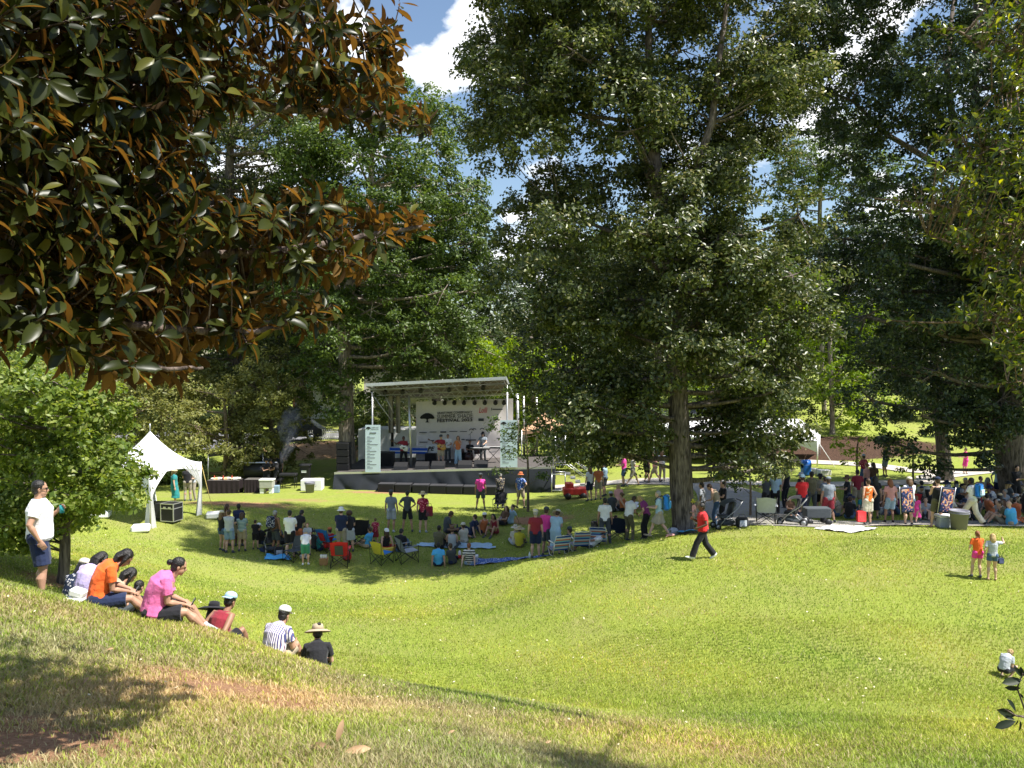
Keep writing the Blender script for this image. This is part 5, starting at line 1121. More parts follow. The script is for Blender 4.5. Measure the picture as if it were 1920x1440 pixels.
# schedule boards
pale=mat('pale_blue_board',(.55,.67,.75),.5,.3,var=.03)
def board(x0,y0,x1,y1,label,hexa=False):
    v=-.12; e=thing('schedule_board',spos((x0+x1)/2,v,0),label,'banner'); c=e.location.copy(); f=lambda px,py:(lambda uw:SP(uw[0],v,uw[1])-c)(spx(px,py,v)); g=lambda px,py:(lambda uw:SP(uw[0],v-.012,uw[1])-c)(spx(px,py,v-.012))
    m=MB(); q=[f(x0,y1),f(x1,y1),f(x1,y0),f(x0,y0)]; m.add(q+[p+V_*.05 for p in q],[(0,1,2,3),(7,6,5,4),(0,4,5,1),(1,5,6,2),(2,6,7,3),(3,7,4,0)]); m.build('panel',pale,e,False)
    W=x1-x0; tree_logo(e,x0+W*.2,y0+6.5,W*.012,g,ink)
    text_on(e,'SUMMER SHADE',g(x0+W*.63,y0+5),U_,Z_,nv*0,pxm(1.7)*.9,ink,pxm(W*.5)*.9,bold=.02); text_on(e,'FESTIVAL 2023',g(x0+W*.63,y0+8),U_,Z_,nv*0,pxm(1.7)*.9,ink,pxm(W*.5)*.9,bold=.02)
    L_=[(x0+W*.5,y0+15,W*.45,2)]
    for i in range(10): yy=y0+22+i*(y1-y0-26)/10; wv=W*(.5,.32,.72,.3,.62,.5,.52,.34,.62,.38)[i]; L_+=[(x0+W*.12+wv/2,yy+2.2,wv,1.1),(x0+W*.12+W*.09,yy,W*.18,.8)]
    marks(e,g,L_,greyink)
board(685,797,713,885.5,'tall pale blue schedule board standing at the left front of the stage'); board(938,788,970,876,'pale blue schedule board at the right front of the stage behind the sapling')
# loudspeakers, monitors
def boxthing(name,c,d,rz,mt,label,cat,group=None,bev=.03,parts=()):
    e=thing(name,c,label,cat,group,rz); m=MB(); m.box((0,0,d[2]/2),d,None,bev); m.build('body' if parts else 'cabinet',mt,e,False)
    for p in parts: p(e,d)
    return e
def grille(e,d): m=MB(); m.box((0,-d[1]/2-.008,d[2]/2),(d[0]*.88,.012,d[2]*.86)); m.build('grille',mat('speaker_grille',(.010,.010,.012),.7,.3,bump=.6,bscale=200),e,False)
rzS=math.atan2(U_.y,U_.x)
for i in range(4): boxthing('loudspeaker',spos(645,1.0,0.02+i*.41),(.74,.7,.40),rzS,blackm,['lowest','second lowest','second highest','topmost'][i]+' black loudspeaker in the tall stack at the stage left end','loudspeaker','loudspeaker stack left of the stage',parts=(grille,))
for i,(px,lb) in enumerate(((752,'far left'),(792,'second'),(822,'third'),(872,'fourth'),(902,'fifth'))):
    p=spos(px,.55,.0); e=thing('stage_monitor',p,f'{["leftmost","second","third","fourth","rightmost"][i]} black wedge monitor lying on the front edge of the stage','loudspeaker','wedge monitors along the stage front',rzS)
    m=MB(); w_=.78; m.add([(-w_/2,-.25,.02),(w_/2,-.25,.02),(w_/2,.3,.02),(-w_/2,.3,.02),(-w_/2,-.2,.2),(w_/2,-.2,.2),(w_/2,.12,.42),(-w_/2,.12,.42)],[(3,2,1,0),(0,1,5,4),(4,5,6,7),(7,6,2,3),(1,2,6,5),(0,4,7,3)]); m.build('cabinet',blackm,e,False)
for i,px in enumerate((726,757,790,822,853,885,916)):
    p=SP(spx(px,900,-.6)[0],-.6,0); p.z=ground(p.x,p.y); boxthing('subwoofer',p,(.92,.7,.46),rzS,blackm,f'{["leftmost","second","third","fourth","fifth","sixth","rightmost"][i]} low black subwoofer on the grass before the stage','loudspeaker','subwoofers on the grass before the stage',parts=(grille,lambda e,d:(lambda m:(m.box((0,0,d[2]+.006),(d[0],d[1],.012)),m.build('top_panel',mat('sub_top',(.05,.05,.055),.6),e,False)))(MB())))
# gear on the stage
def keyboard(px,v,label):
    e=thing('keyboard',spos(px,v,0),label,'keyboard',None,rzS); m=MB(); m.box((0,0,.92),(1.25,.36,.1),None,.02); m.build('case',blackm,e,False)
    m=MB(); m.box((0,-.08,.973),(1.15,.14,.012)); m.build('keys',whitep,e,False); m=MB()
    for s in(-1,1): m.tube([(-.4*s,0,0),(.4*s,0,.87)],.02,6); 
    m.build('stand',blackm,e)
keyboard(900,2.1,'black keyboard on a crossed stand in front of the player in the hat'); keyboard(925,2.5,'second keyboard on the stage, near the right schedule board')
def mic_stand(p,label,h=1.5,boom=True):
    e=thing('microphone_stand',p,label,'mic stand','microphone stands on the stage'); m=MB(); m.tube([(0,0,0),(0,0,h)],.012,6); 
    if boom: m.tube([(-.1,.15,h-.1),(.1,-.35,h+.12)],.01,6)
    m.lathe([(.15,0),(.15,.02),(.02,.03)],(0,0,0),12); m.build('stand',blackm,e); m=MB(); m.ball((.1,-.38,h+.13) if boom else (0,0,h+.05),.035); m.build('microphone',blackm,e)
mic_stand(spos(882,1.2,0),'tall microphone stand beside the singer',1.9); mic_stand(spos(836,1.0,0),'microphone stand in front of the guitarist',1.35); mic_stand(spos(765,1.0,0),'microphone stand by the bass player',1.35); mic_stand(spos(905,1.2,0),'microphone stand before the keyboard player',1.4)
# drum kit
e=thing('drum_kit',spos(880,3.2,0),'small dark drum kit behind the singer','drums'); m=MB()
m.lathe([(.28,-.2),(.28,.2)],(0,0,.29),18,Matrix.Rotation(R(90),3,'X')); m.build('bass_drum',mat('drum_shell',(.05,.02,.02),.3,.5),e); m=MB(); m.lathe([(.26,-.205),(.0,-.206)],(0,0,.29),18,Matrix.Rotation(R(90),3,'X')); m.build('drum_head',mat('drum_skin',(.5,.48,.44),.5,.3),e)
for dx,z in((-.5,.55),(.5,.5)): m=MB(); m.lathe([(.2,0),(.2,.25)],(dx,0,z),14); m.build('tom',mat('drum_shell',(.05,.02,.02)),e)
for dx,z in((-.7,1.1),(.75,1.15)): m=MB(); m.lathe([(.0,.03),(.22,0),(.22,.003),(0,.034)],(dx,.1,z),16); m.tube([(dx,.1,0),(dx,.1,z)],.012,5); m.build('cymbal',mat('brass',(.6,.45,.15),.3,.5,metal=.9),e)
boxthing('guitar_amplifier',spos(808,3.2,0),(.7,.35,.6),rzS,blackm,'black amplifier behind the guitarist','amplifier',parts=(grille,)); boxthing('equipment_case',spos(722,2.4,0),(1.1,.7,.85),rzS,blackm,'black equipment case behind the left schedule board','case',parts=(grille,)); boxthing('amplifier',spos(868,4.0,0),(.9,.4,.5),rzS,blackm,'low amplifier under the festival banner behind the singer','amplifier',parts=(grille,))
# banners and a trailer behind the stage
p=spos(765,9.0,0); p.z=ground(p.x,p.y); boxthing('trailer',p,(6.4,2.2,2.75),rzS,whitep,'white box trailer parked behind the stage, left of the backdrop','trailer',bev=.06)
e=thing('folding_table',spos(768,4.4,0),'long table with a blue and white cloth behind the bass player','table',None,rzS); m=MB(); m.box((0,0,.85),(2.4,.6,.04)); m.build('tabletop',whitep,e,False)
for dx in(-1.1,1.1): m=MB(); m.tube([(dx,0,0),(dx,0,.84)],.025,6); m.build('leg',steel,e)
m=MB(); m.box((0,-.315,.68),(2.4,.02,.36)); m.build('cloth',mat('blue_cloth',(.03,.12,.55),.7,.2),e,False); m=MB(); m.box((0,-.33,.66),(2.36,.008,.07)); m.build('stripe',whitep,e,False)
e=thing('sign',spos(822,4.3,0),'white sign board with black slanted letters behind the guitarist','sign',None,rzS); m=MB(); m.box((0,0,.72),(1.5,.04,.5)); m.build('panel',whitep,e,False)
text_on(e,'PE',Vector((-.45,-.03,.74)),(1,0,0),(0,0,1),(0,0,0),.26,ink,.45,bold=.03,shear=.3)
m=MB(); m.tube([(-.6,0,0),(-.6,0,.5)],.02,6); m.tube([(.6,0,0),(.6,0,.5)],.02,6); m.build('stand',steel,e)
# side rack, stairs, orange canopy, red cart
p=hit(1048,922,Y=45.0); e=thing('stage_stairs',p,'aluminium steps with handrails at the right end of the stage','stairs',None,rzS); m=MB()
for i in range(5): m.box((.5+i*.28,0,.98-i*.22),(.28,1.0,.04))
m.build('tread',alu,e,False)
for s in(-.5,.5):
    m=MB(); m.tube([(-.4,s,1.05),(-.4,s,2.05),(.45,s,2.05),(1.75,s,1.1),(1.75,s,.1)],.025,6); m.tube([(-.4,s,1.5),(.45,s,1.55),(1.75,s,.6)],.02,6); m.build('handrail',alu,e)
m=MB()
for a in(-.4,.35):
    for s in(-.5,.5): m.tube([(a,s,0),(a,s,1.0)],.03,6)
m.tube([(-.4,.5,1.0),(.35,.5,1.0)],.03,6); m.tube([(-.4,-.5,1.0),(-.4,.5,1.0)],.03,6); m.tube([(.35,-.5,1.0),(.35,.5,1.0)],.03,6); m.tube([(-.4,-.5,1.0),(.35,-.5,1.0)],.03,6); m.tube([(-.4,-.5,.1),(.35,-.5,.1)],.03,6); m.build('frame',alu,e)
p=spos(1050,1.2,0); e=thing('equipment_rack',p,'tall white framed rack standing on the right end of the stage','rack',None,rzS); m=MB()
for x in(-.28,.05,.3): m.tube([(x,0,0),(x,0,1.65)],.03,6)
for z in(.05,.4,.8,1.2,1.6): m.tube([(-.28,0,z),(.3,0,z)],.02,6)
m.build('frame',alu,e); m=MB(); m.box((0,.06,.8),(.5,.06,1.4)); m.build('panel',mat('rack_panel',(.35,.33,.32),.6),e,False)
org=mat('orange_canvas',(.52,.32,.2),.75,.2,var=.12,bump=.3,bscale=4)
def canopy(name,corners,peak,eave_drop,mt,label,cat,legs=True,legmat=alu,valance=.22):
    c=sum(corners,Vector())/4; g=ground(c.x,c.y); e=thing(name,(c.x,c.y,g),label,cat); b=e.location.copy(); m=MB(); N_=10
    for i in range(4):
        a=corners[i];d=corners[(i+1)%4]
        def f(u,v,a=a,d=d):
            ed=a.lerp(d,u); p=ed.lerp(peak,v); p.z=ed.z+(peak.z-ed.z)*(v**1.75)+(-.10*math.sin(math.pi*u)*(1-v))*0; return p-b
        m.grid(f,N_,12)
    m.build('roof',mt,e)
    m=MB()
    for i in range(4):
        a=corners[i];d=corners[(i+1)%4]; out=((a+d)/2-c); out.z=0; out.normalize()
        m.grid(lambda u,v,a=a,d=d,out=out:a.lerp(d,u)+out*.015-Z_*(v*valance*(1.25-.7*math.sin(math.pi*u))) -b,12,3)
    m.build('valance',mt,e)
    if legs:
        for a in corners: m=MB(); m.tube([a-b,Vector((a.x,a.y,ground(a.x,a.y)))-b],.035,8); m.build('leg',legmat,e)
    return e
cz=at(1020,800,51).z; cs=[Vector((x,y,cz-.15)) for x,y in((.6,50),(3.9,49.6),(4.1,52.8),(.8,53.2))]; canopy('canopy_tent',cs,Vector((2.0,51.4,cz+.95)),0,org,'orange brown pop up canopy right behind the stage','tent')
p=hit(1078,930,Y=41.5); e=thing('utility_cart',p,'red flatbed cart loaded with gear at the right of the stage under the oak','cart',None,.05); m=MB(); m.box((0,0,.4),(1.25,.7,.35),None,.04); m.box((-.3,0,.68),(.4,.6,.3),None,.03); m.build('body',mat('red_paint',(.55,.04,.035),.4,.5,var=.15),e,False)
for dx in(-.4,.4):
    for dy in(-.36,.36): m=MB(); m.lathe([(.17,-.04),(.17,.04)],(dx,dy,.17),14,Matrix.Rotation(R(90),3,'X')); m.build('wheel',blackm,e)
m=MB(); m.tube([(.6,-.3,.5),(.75,-.3,.95),(.75,.3,.95),(.6,.3,.5)],.02,6); m.build('handle',blackm,e)
# ---- peaked white tent
NL=hit(282,985,Y=33.0); ER=hit(378,967,Y=35.7); e1=ER-NL; e1.z=0; e2=Vector((-e1.y,e1.x,0)); ez=at(378,866,35.7).z; ez2=at(282,880,33).z
cs=[Vector((NL.x,NL.y,ez2)),Vector((ER.x,ER.y,ez)),Vector((ER.x,ER.y,ez))+e2,Vector((NL.x,NL.y,ez2))+e2]; cen=sum(cs,Vector())/4
pk=Vector((cen.x,cen.y,at(286,808,cen.y).z)); te=canopy('peaked_tent',[cs[0],cs[3],cs[2],cs[1]],pk,0,vinyl,'white peaked marquee with tied side curtains left of the lawn','tent',valance=.3)
tb=te.location.copy(); m=MB(); m.tube([pk-tb,pk+Z_*.32-tb],.03,6); m.build('finial',steel,te)
def curtain(a,dirs,wd,tie=.45):
    m=MB(); top=a.z-.05; g=ground(a.x,a.y); H=top-g
    def f(u,v):
        # gathered at the tie height, hugging the leg
        wdt=wd*(1-v)**1.2*.95+.10 if v<tie else (.12+.2*((v-tie)/(1-tie)))
        if v<tie: wdt=.12+(wd-.12)*(1-v/tie)**1.4
        p=Vector((a.x,a.y,top-H*v))+dirs*(u*wdt)+Vector((-dirs.y,dirs.x,0))*(.045*math.sin(u*26)*(1-.3*v)); return p-tb
    m.grid(f,40,18); m.build('curtain',mat('tent_curtain',(.78,.78,.77),.6,.3,var=.04),te)
e1n=e1.normalized(); e2n=e2.normalized()
for c_,d_ in((cs[0],e1n),(cs[1],-e1n),(cs[3],e1n),(cs[2],-e1n),(cs[0],e2n),(cs[3],-e2n),(cs[1],e2n),(cs[2],-e2n)): curtain(c_,d_,1.15)
for px,py,Y,lb,sx in((264,990,32.4,'white concrete weight at the near corner of the peaked tent',.7),(402,966,35.4,'white covered weight at the right corner of the peaked tent',.7),(186,978,34.0,'white covered weight at the left side of the peaked tent',.9)):
    boxthing('tent_weight',hit(px,py,Y=Y),(sx,.55,.28),.3,vinyl,lb,'tent weight','weights holding the peaked tent',bev=.06)
e=thing('guy_rope',ER,'yellow ratchet strap from the peaked tent corner to its weight','strap'); m=MB(); m.tube([cs[1]-ER,hit(402,960,Y=35.5)-ER],.014,5); m.build('strap',mat('yellow_strap',(.5,.38,.12),.7),e)
# flight case in the tent
p=hit(322,965,Y=34.3); e=thing('flight_case',p,'black flight case with metal edges under the peaked tent','case',None,-.25); m=MB(); m.box((0,0,.45),(.62,.6,.75),None,.01); m.build('body',blackm,e,False); m=MB()
for x in(-.31,.31):
    for y in(-.3,.3): m.box((x,y,.45),(.035,.035,.76))
for z in(.08,.62,.82):
    for y in(-.3,.3): m.box((0,y,z),(.64,.033,.033))
    for x in(-.31,.31): m.box((x,0,z),(.036,.62,.031))
m.build('edge_trim',alu,e,False)
for x in(-.12,.12): m=MB(); m.box((x,-.31,.66),(.12,.02,.08)); m.build('latch',alu,e,False)
e=thing('equipment_case',hit(297,962,Y=34.6),'low black case beside the flight case in the peaked tent','case'); m=MB(); m.box((0,0,.38),(.8,.6,.7),None,.03); m.build('body',blackm,e,False)
# ---- food stall
fp=lambda px,Y=45.2: hit(px,917,Y=Y)
def table(px0,px1,Y,label,cl,runner=None,h=.74):
    a=fp(px0,Y);b=fp(px1,Y); L_=(b-a).length; e=thing('folding_table',(a+b)/2,label,'table','tables of the food stall',math.atan2(b.y-a.y,b.x-a.x)); m=MB(); m.box((0,0,h),(L_,.75,.04)); m.build('tabletop',mat('table_top',(.12,.11,.10)),e,False)
    m=MB(); m.grid(lambda u,v:Vector(((u-.5)*L_*1.01,-.39-.03*v-.02*math.sin(u*40)*v,h+.02-(h)*v)),60,4); m.grid(lambda u,v:Vector((L_*.505,-.39+u*.78,h+.02-h*v)),6,4); m.grid(lambda u,v:Vector((-L_*.505,-.39+u*.78,h+.02-h*v)),6,4); m.build('tablecloth',mat('black_tablecloth',cl,.8,.2,bump=.3,bscale=8),e)
    return e
t1=table(393,452,45.2,'long table with black cloth and rows of food, left of the grill',(.025,.018,.02)); t2=table(462,500,45.2,'short black clothed table between the food table and the cooler',(.022,.018,.02))
rr=random.Random(5); foods=[('white_plate',(.7,.68,.62)),('red_sauce_bottle',(.5,.06,.03)),('bread_tray',(.62,.42,.22)),('foil_tray',(.6,.58,.52)),('paper_cup',(.75,.72,.7))]
for i in range(16):
    f_=foods[i%5]; x=399+i*3.3; p=fp(x,45.2+rr.uniform(-.2,.1)); p.z+=.765; e=tag(empty(f_[0],p),f"{['small','low','tall','wide','round'][i%5]} {f_[0].replace('_',' ')} on the food table, item {['one','two','three','four','five','six','seven','eight','nine','ten','eleven','twelve','thirteen','fourteen','fifteen','sixteen'][i]} from the left",'tableware','food and dishes on the black table')
    m=MB()
    if i%5==1: m.lathe([(.04,0),(.04,.16),(.015,.2),(.015,.25)],(0,0,0),10)
    elif i%5==4: m.lathe([(.03,0),(.045,.13)],(0,0,0),10)
    elif i%5==0: m.lathe([(.05,0),(.12,.03),(.10,.10),(0,.12)],(0,0,0),12)
    else: m.box((0,0,.06),(.26,.3,.12),None,.03)
    m.build('body',mat(f_[0],f_[1],.5,.4),e)
def bin_(p,label,r0,r1,h,col,name='rubbish_bin',group=None,lid=False):
    e=thing(name,p,label,'bin',group); m=MB(); m.lathe([(r0,0),(r1,h-.05),(r1+.02,h-.05),(r1+.02,h),(r1-.015,h),(r0-.02,.05),(0,.05)],(0,0,0),22); m.build('body',mat('bin_'+str(col),col,.55,.35,var=.1),e)
    m=MB(); m.lathe([(r1+.022,h-.11),(r1+.03,h-.1),(r1+.03,h-.07),(r1+.022,h-.06)],(0,0,0),22); m.build('rim',mat('bin_'+str(col),col),e)
    if lid: m=MB(); m.lathe([(r1+.03,h),(r1,h+.12),(0,h+.16)],(0,0,0),18); m.build('lid',blackm,e)
    m=MB(); m.tube([(r1,0,h-.15),(r1+.07,0,h-.16),(r1+.07,0,h-.26),(r1,0,h-.27)],.012,5); m.build('handle',mat('bin_'+str(col),col),e)
bin_(hit(581,916,Y=44.5),'grey round bin in front of the white cabinet left of the stage',.22,.27,.6,(.2,.2,.24)); boxthing('storage_cabinet',hit(586,915,Y=45.6),(1.2,.8,.62),.05,whitep,'white low cabinet behind the grey bin left of the stage','cabinet')
b_=hit(573,905,Y=47.5); e=thing('wheeled_bin',b_,'black wheeled bin with a white sticker behind the white cabinet','bin'); m=MB(); m.lathe([(.3,0),(.38,1.1)],(0,0,.05),4,Matrix.Rotation(R(45),3,'Z')); m.build('body',blackm,e,False); m=MB(); m.box((0,0,1.2),(.66,.7,.1),None,.03); m.build('lid',blackm,e,False); m=MB(); m.box((-.03,-.275,.85),(.3,.01,.14)); m.build('sticker',whitep,e,False)
for dx in(-.22,.22): m=MB(); m.lathe([(.12,-.03),(.12,.03)],(dx,.28,.12),12,Matrix.Rotation(R(90),3,'Y')); m.build('wheel',blackm,e)
e=thing('cooler',fp(501,44.4),'grey insulated cooler on a stand beside the food tables','cooler'); m=MB(); m.box((0,0,.52),(.75,.5,.42),None,.04); m.build('body',mat('cooler_grey',(.40,.40,.36),.5),e,False); m=MB(); m.box((0,0,.77),(.8,.54,.09),None,.03); m.build('lid',whitep,e,False)
for dx in(-.25,.25): m=MB(); m.box((dx,0,.16),(.22,.4,.3),None,.02); m.build('stand',whitep,e,False)
e=thing('barbecue_smoker',hit(492,900,Y=47.5),'large metal barbecue smoker on a trailer behind the food tables','barbecue',None,.05); m=MB(); m.lathe([(.0,-1.0),(.42,-1.0),(.42,1.0),(0,1.0)],(0,0,1.0),20,Matrix.Rotation(R(90),3,'Y')); m.build('drum',blackm,e)
m=MB(); m.box((0,-.1,1.42),(1.9,.5,.06),Matrix.Rotation(R(-20),3,'X')); m.build('lid',alu,e,False)
m=MB(); m.tube([(1.05,.1,1.2),(1.05,.1,2.1)],.07,10); m.build('chimney',blackm,e); m=MB(); m.box((0,0,.45),(2.4,.8,.08)); m.build('frame',blackm,e,False)
for dy in(-.45,.45): m=MB(); m.lathe([(.28,-.08),(.28,.08)],(.2,dy,.28),16,Matrix.Rotation(R(90),3,'X')); m.build('wheel',blackm,e)
e=thing('grill',hit(541,915,Y=46.5),'flat black griddle on thin legs right of the cook','grill'); m=MB(); m.box((0,0,.8),(1.0,.5,.16),None,.03); m.build('tray',blackm,e,False)
for dx in(-.42,.42):
    for dy in(-.2,.2): m=MB(); m.tube([(dx,dy,0),(dx,dy,.75)],.02,5); m.build('leg',blackm,e)
boxthing('storage_box',fp(519,44.6),(.3,.3,.42),.1,mat('blue_grey_box',(.22,.32,.42)),'small blue grey box on the grass beside the cooler','box')
canopy('canopy_tent',[Vector((x,y,at(410,838,y).z-.35)) for x,y in((-18.3,48),(-15.0,48),(-15.0,51),(-18.3,51))],Vector((-16.6,49.5,at(410,838,49.5).z+.25)),0,mat('dark_canvas',(.05,.055,.065),.7,.2),'dark canopy over the back of the food stall under the trees','tent')
# smoke
e=MB(); c=at(531,862,47.5)
e.tube([c+Vector((0,0,-.4)),c+Vector((.1,0,.3)),c+Vector((.35,.1,1.1)),c+Vector((.3,.2,2.0)),c+Vector((.6,.2,2.8))],[.15,.35,.55,.75,.6],14,round_ends=True)
sm=bpy.data.materials.new('smoke'); sm.use_nodes=True; nt=sm.node_tree; nt.nodes.clear(); o_=N(nt,'ShaderNodeOutputMaterial'); pv=N(nt,'ShaderNodeVolumePrincipled'); pv.inputs['Color'].default_value=(.85,.88,.92,1); tcx=N(nt,'ShaderNodeTexCoord'); nz_=N(nt,'ShaderNodeTexNoise'); nz_.inputs['Scale'].default_value=1.6; mr=N(nt,'ShaderNodeMapRange'); mr.inputs[1].default_value=.42; mr.inputs[2].default_value=.75; mr.inputs[4].default_value=.9
nt.links.new(tcx.outputs['Object'],nz_.inputs[0]); nt.links.new(nz_.outputs[0],mr.inputs[0]); nt.links.new(mr.outputs[0],pv.inputs['Density']); nt.links.new(pv.outputs[0],o_.inputs[1])
tag(e.build('smoke',sm),'thin blue grey smoke rising from the barbecue','smoke',kind='stuff')
# ---- right: white frame tent
ez=at(1500,822,52).z; rz_=at(1500,791,52).z
A=Vector((at(1228,822,54).x,54.5,ez-.1)); B_=Vector((at(1533,822,50.5).x,50.5,ez)); d1=(B_-A); d1.z=0; pn=Vector((-d1.y,d1.x,0)).normalized()*5.0
e=thing('frame_tent',(A+B_)/2-Vector((0,0,(A.z+B_.z)/2-ground((A.x+B_.x)/2,(A.y+B_.y)/2))),'long white frame tent with arched valance behind the oak trunk','tent'); b=e.location.copy(); m=MB()
rid0=A+pn*.5; rid0.z=rz_; rid1=B_+pn*.5-d1.normalized()*1.2; rid1.z=rz_+.1
m.grid(lambda u,v:(A.lerp(B_,u)).lerp(rid0.lerp(rid1,u),v)+Z_*(-.12*math.sin(math.pi*v)+.02*math.sin(u*25))-b,30,8); m.grid(lambda u,v:(A+pn).lerp(B_+pn,u).lerp(rid0.lerp(rid1,u),v)-b,30,6); m.grid(lambda u,v:B_.lerp(B_+pn,u).lerp(rid1,v)-b,10,6); m.build('roof',vinyl,e)
m=MB()
for k in range(3):
    p0=A.lerp(B_,k/3);p1=A.lerp(B_,(k+1)/3); m.grid(lambda u,v:p0.lerp(p1,u)-pn.normalized()*.02-Z_*v*(.75-.5*math.sin(math.pi*u))-b,14,4)
m.grid(lambda u,v:B_.lerp(B_+pn,u)+d1.normalized()*.02-Z_*v*(.95-.6*math.sin(math.pi*u))-b,14,4); m.build('valance',vinyl,e)
for q in(A,A.lerp(B_,.333),A.lerp(B_,.667),B_,B_+pn,A+pn): m=MB(); m.tube([q-b,Vector((q.x,q.y,ground(q.x,q.y)))-b],.05,8); m.build('leg',whitep,e)
m=MB(); m.tube([B_-b,B_+d1.normalized()*1.4-Z_*2.2-b],.02,5); m.build('guy_line',whitep,e)
for px,py,lb in((1545,891,'white concrete block at the right end of the frame tent'),(1522,888,'white block at the front leg of the frame tent'),(1445,889,'long white block under the frame tent, left of the blue bin')):
    boxthing('concrete_block',hit(px,py,30),(.65 if px!=1445 else .9,.5,.32),.1,mat('concrete_white',(.7,.68,.64),.8),lb,'block','white blocks weighting the frame tent')
p=hit(1511,892,30); e=thing('recycling_bin',p,'blue rounded recycling bin standing by the frame tent leg','bin'); m=MB(); m.box((0,0,.38),(.46,.5,.66),None,.05); m.build('body',mat('blue_plastic',(.02,.14,.50),.35,.5),e,False); m=MB(); m.lathe([(.25,-.23),(.25,.23)],(0,0,.68),18,Matrix.Rotation(R(90),3,'Y')); m.build('lid',mat('blue_plastic',(.02,.14,.50)),e)
# ---- far left: picket fence, house, parked car
rf=mat('brick_orange',(.45,.16,.07),.85,.2,var=.3,vscale=8)
p=at(612,800,84); e=thing('house',(p.x,84,ground(p.x,84)),'white house with a brick chimney glimpsed between trunks beyond the picket fence','house'); m=MB(); m.box((0,0,2.2),(4.6,7,4.4)); m.build('wall',whitep,e,False); m=MB(); m.add([(-2.7,-4,4.4),(2.7,-4,4.4),(2.7,4,4.4),(-2.7,4,4.4),(-2.7,0,6.6),(2.7,0,6.6)],[(0,1,5,4),(2,3,4,5),(0,4,3),(1,2,5),(0,3,2,1)]); m.build('roof',mat('shingles',(.14,.13,.13),.9),e,False)
for i in range(2):
    m=MB(); m.box((-1+i*2,-3.55,2.4),(1.1,.1,1.7)); w_=m.build('window',mat('window_glass',(.03,.04,.05),.1,.6),e,False); m=MB(); 
    for dx,dz,sx,sz in((0,.9,1.3,.12),(0,-.9,1.3,.12),(-.6,0,.12,1.9),(.6,0,.12,1.9),(0,0,.06,1.7)): m.box((-1+i*2+dx,-3.62,2.4+dz),(sx,.06,sz))
    m.build('frame',whitep,w_,False)
m=MB(); m.box((-1.9,-3.9,3.0),(.9,.7,6.0)); m.build('chimney',rf,e,False)
p=at(760,790,90); e=thing('house',(p.x,90,ground(p.x,90)),'pale house with grey roof half hidden behind the stage left columns','house'); m=MB(); m.box((0,0,3),(8,7,6)); m.build('wall',mat('pale_siding',(.6,.58,.54),.8),e,False); m=MB(); m.add([(-4.6,-4,6),(4.6,-4,6),(4.6,4,6),(-4.6,4,6),(-4.6,0,9),(4.6,0,9)],[(0,1,5,4),(2,3,4,5),(0,4,3),(1,2,5),(0,3,2,1)]); m.build('roof',mat('shingles',(.14,.13,.13)),e,False)
for i in range(2): m=MB(); m.box((-2+i*4,-3.55,3),(1.2,.1,1.8)); m.build('window',mat('window_glass',(.03,.04,.05)),e,False)
fa=Vector((at(578,822,64.3).x,64.3)); fb=Vector((at(740,822,66.5).x,66.5)); c=(fa+fb)/2; e=thing('picket_fence',(c.x,c.y,ground(c.x,c.y)),'white picket fence along the far street above the brown bank','fence'); b=e.location; m=MB(); nP=44
for i in range(nP):
    q=fa.lerp(fb,i/(nP-1)); z=ground(q.x,q.y)-b.z; m.box((q.x-b.x,q.y-b.y,z+.42),(.055,.02,.85))
m.build('pickets',whitep,e,False); m=MB()
for zz in(.2,.62): m.tube([Vector((q.x-b.x,q.y-b.y+.03,ground(q.x,q.y)-b.z+zz)) for q in [fa.lerp(fb,t/10) for t in range(11)]],.03,4)
m.build('rail',whitep,e,False)
def car(p,rz,col,label):
    e=thing('parked_car',p,label,'car',None,rz); m=MB(); prof=[(-2.2,.35),(-2.25,.75),(-2.1,.95),(-1.5,1.02),(-.9,1.62),(1.2,1.68),(1.95,1.1),(2.25,1.0),(2.28,.4)]
    q=[Vector((x,-.88,z)) for x,z in prof]+[Vector((x,.88,z)) for x,z in prof]; n=len(prof); m.add(q,[tuple(range(n)),tuple(range(2*n-1,n-1,-1))]+[(i,i+n,(i+1)%n+n,(i+1)%n) for i in range(n)]); m.build('body',mat('car_paint',col,.25,.6,coat=.6,var=.03),e,False)
    m=MB(); m.add([(-.85,-.89,1.08),(1.5,-.89,1.1),(1.1,-.89,1.58),(-.5,-.89,1.55)],[(0,1,2,3)]); m.build('window',mat('window_glass',(.03,.04,.05)),e,False)
    for dx in(-1.4,1.4):
        for dy in(-.85,.85):
            m=MB(); m.lathe([(.0,-.1),(.34,-.1),(.34,.1),(0,.1)],(dx,dy,.34),18,Matrix.Rotation(R(90),3,'X')); w_=m.build('wheel',blackm,e); m=MB(); m.lathe([(0,-.11),(.2,-.11),(.2,.11),(0,.11)],(dx,dy,.34),14,Matrix.Rotation(R(90),3,'X')); m.build('rim',alu,w_)
cp_=at(555,822,65.2); car((cp_.x,65.2,ground(cp_.x,65.2)+.05),.05,(.03,.035,.05),'dark blue parked car on the street left of the picket fence')
print('stage',round(time.time()-T0,1))
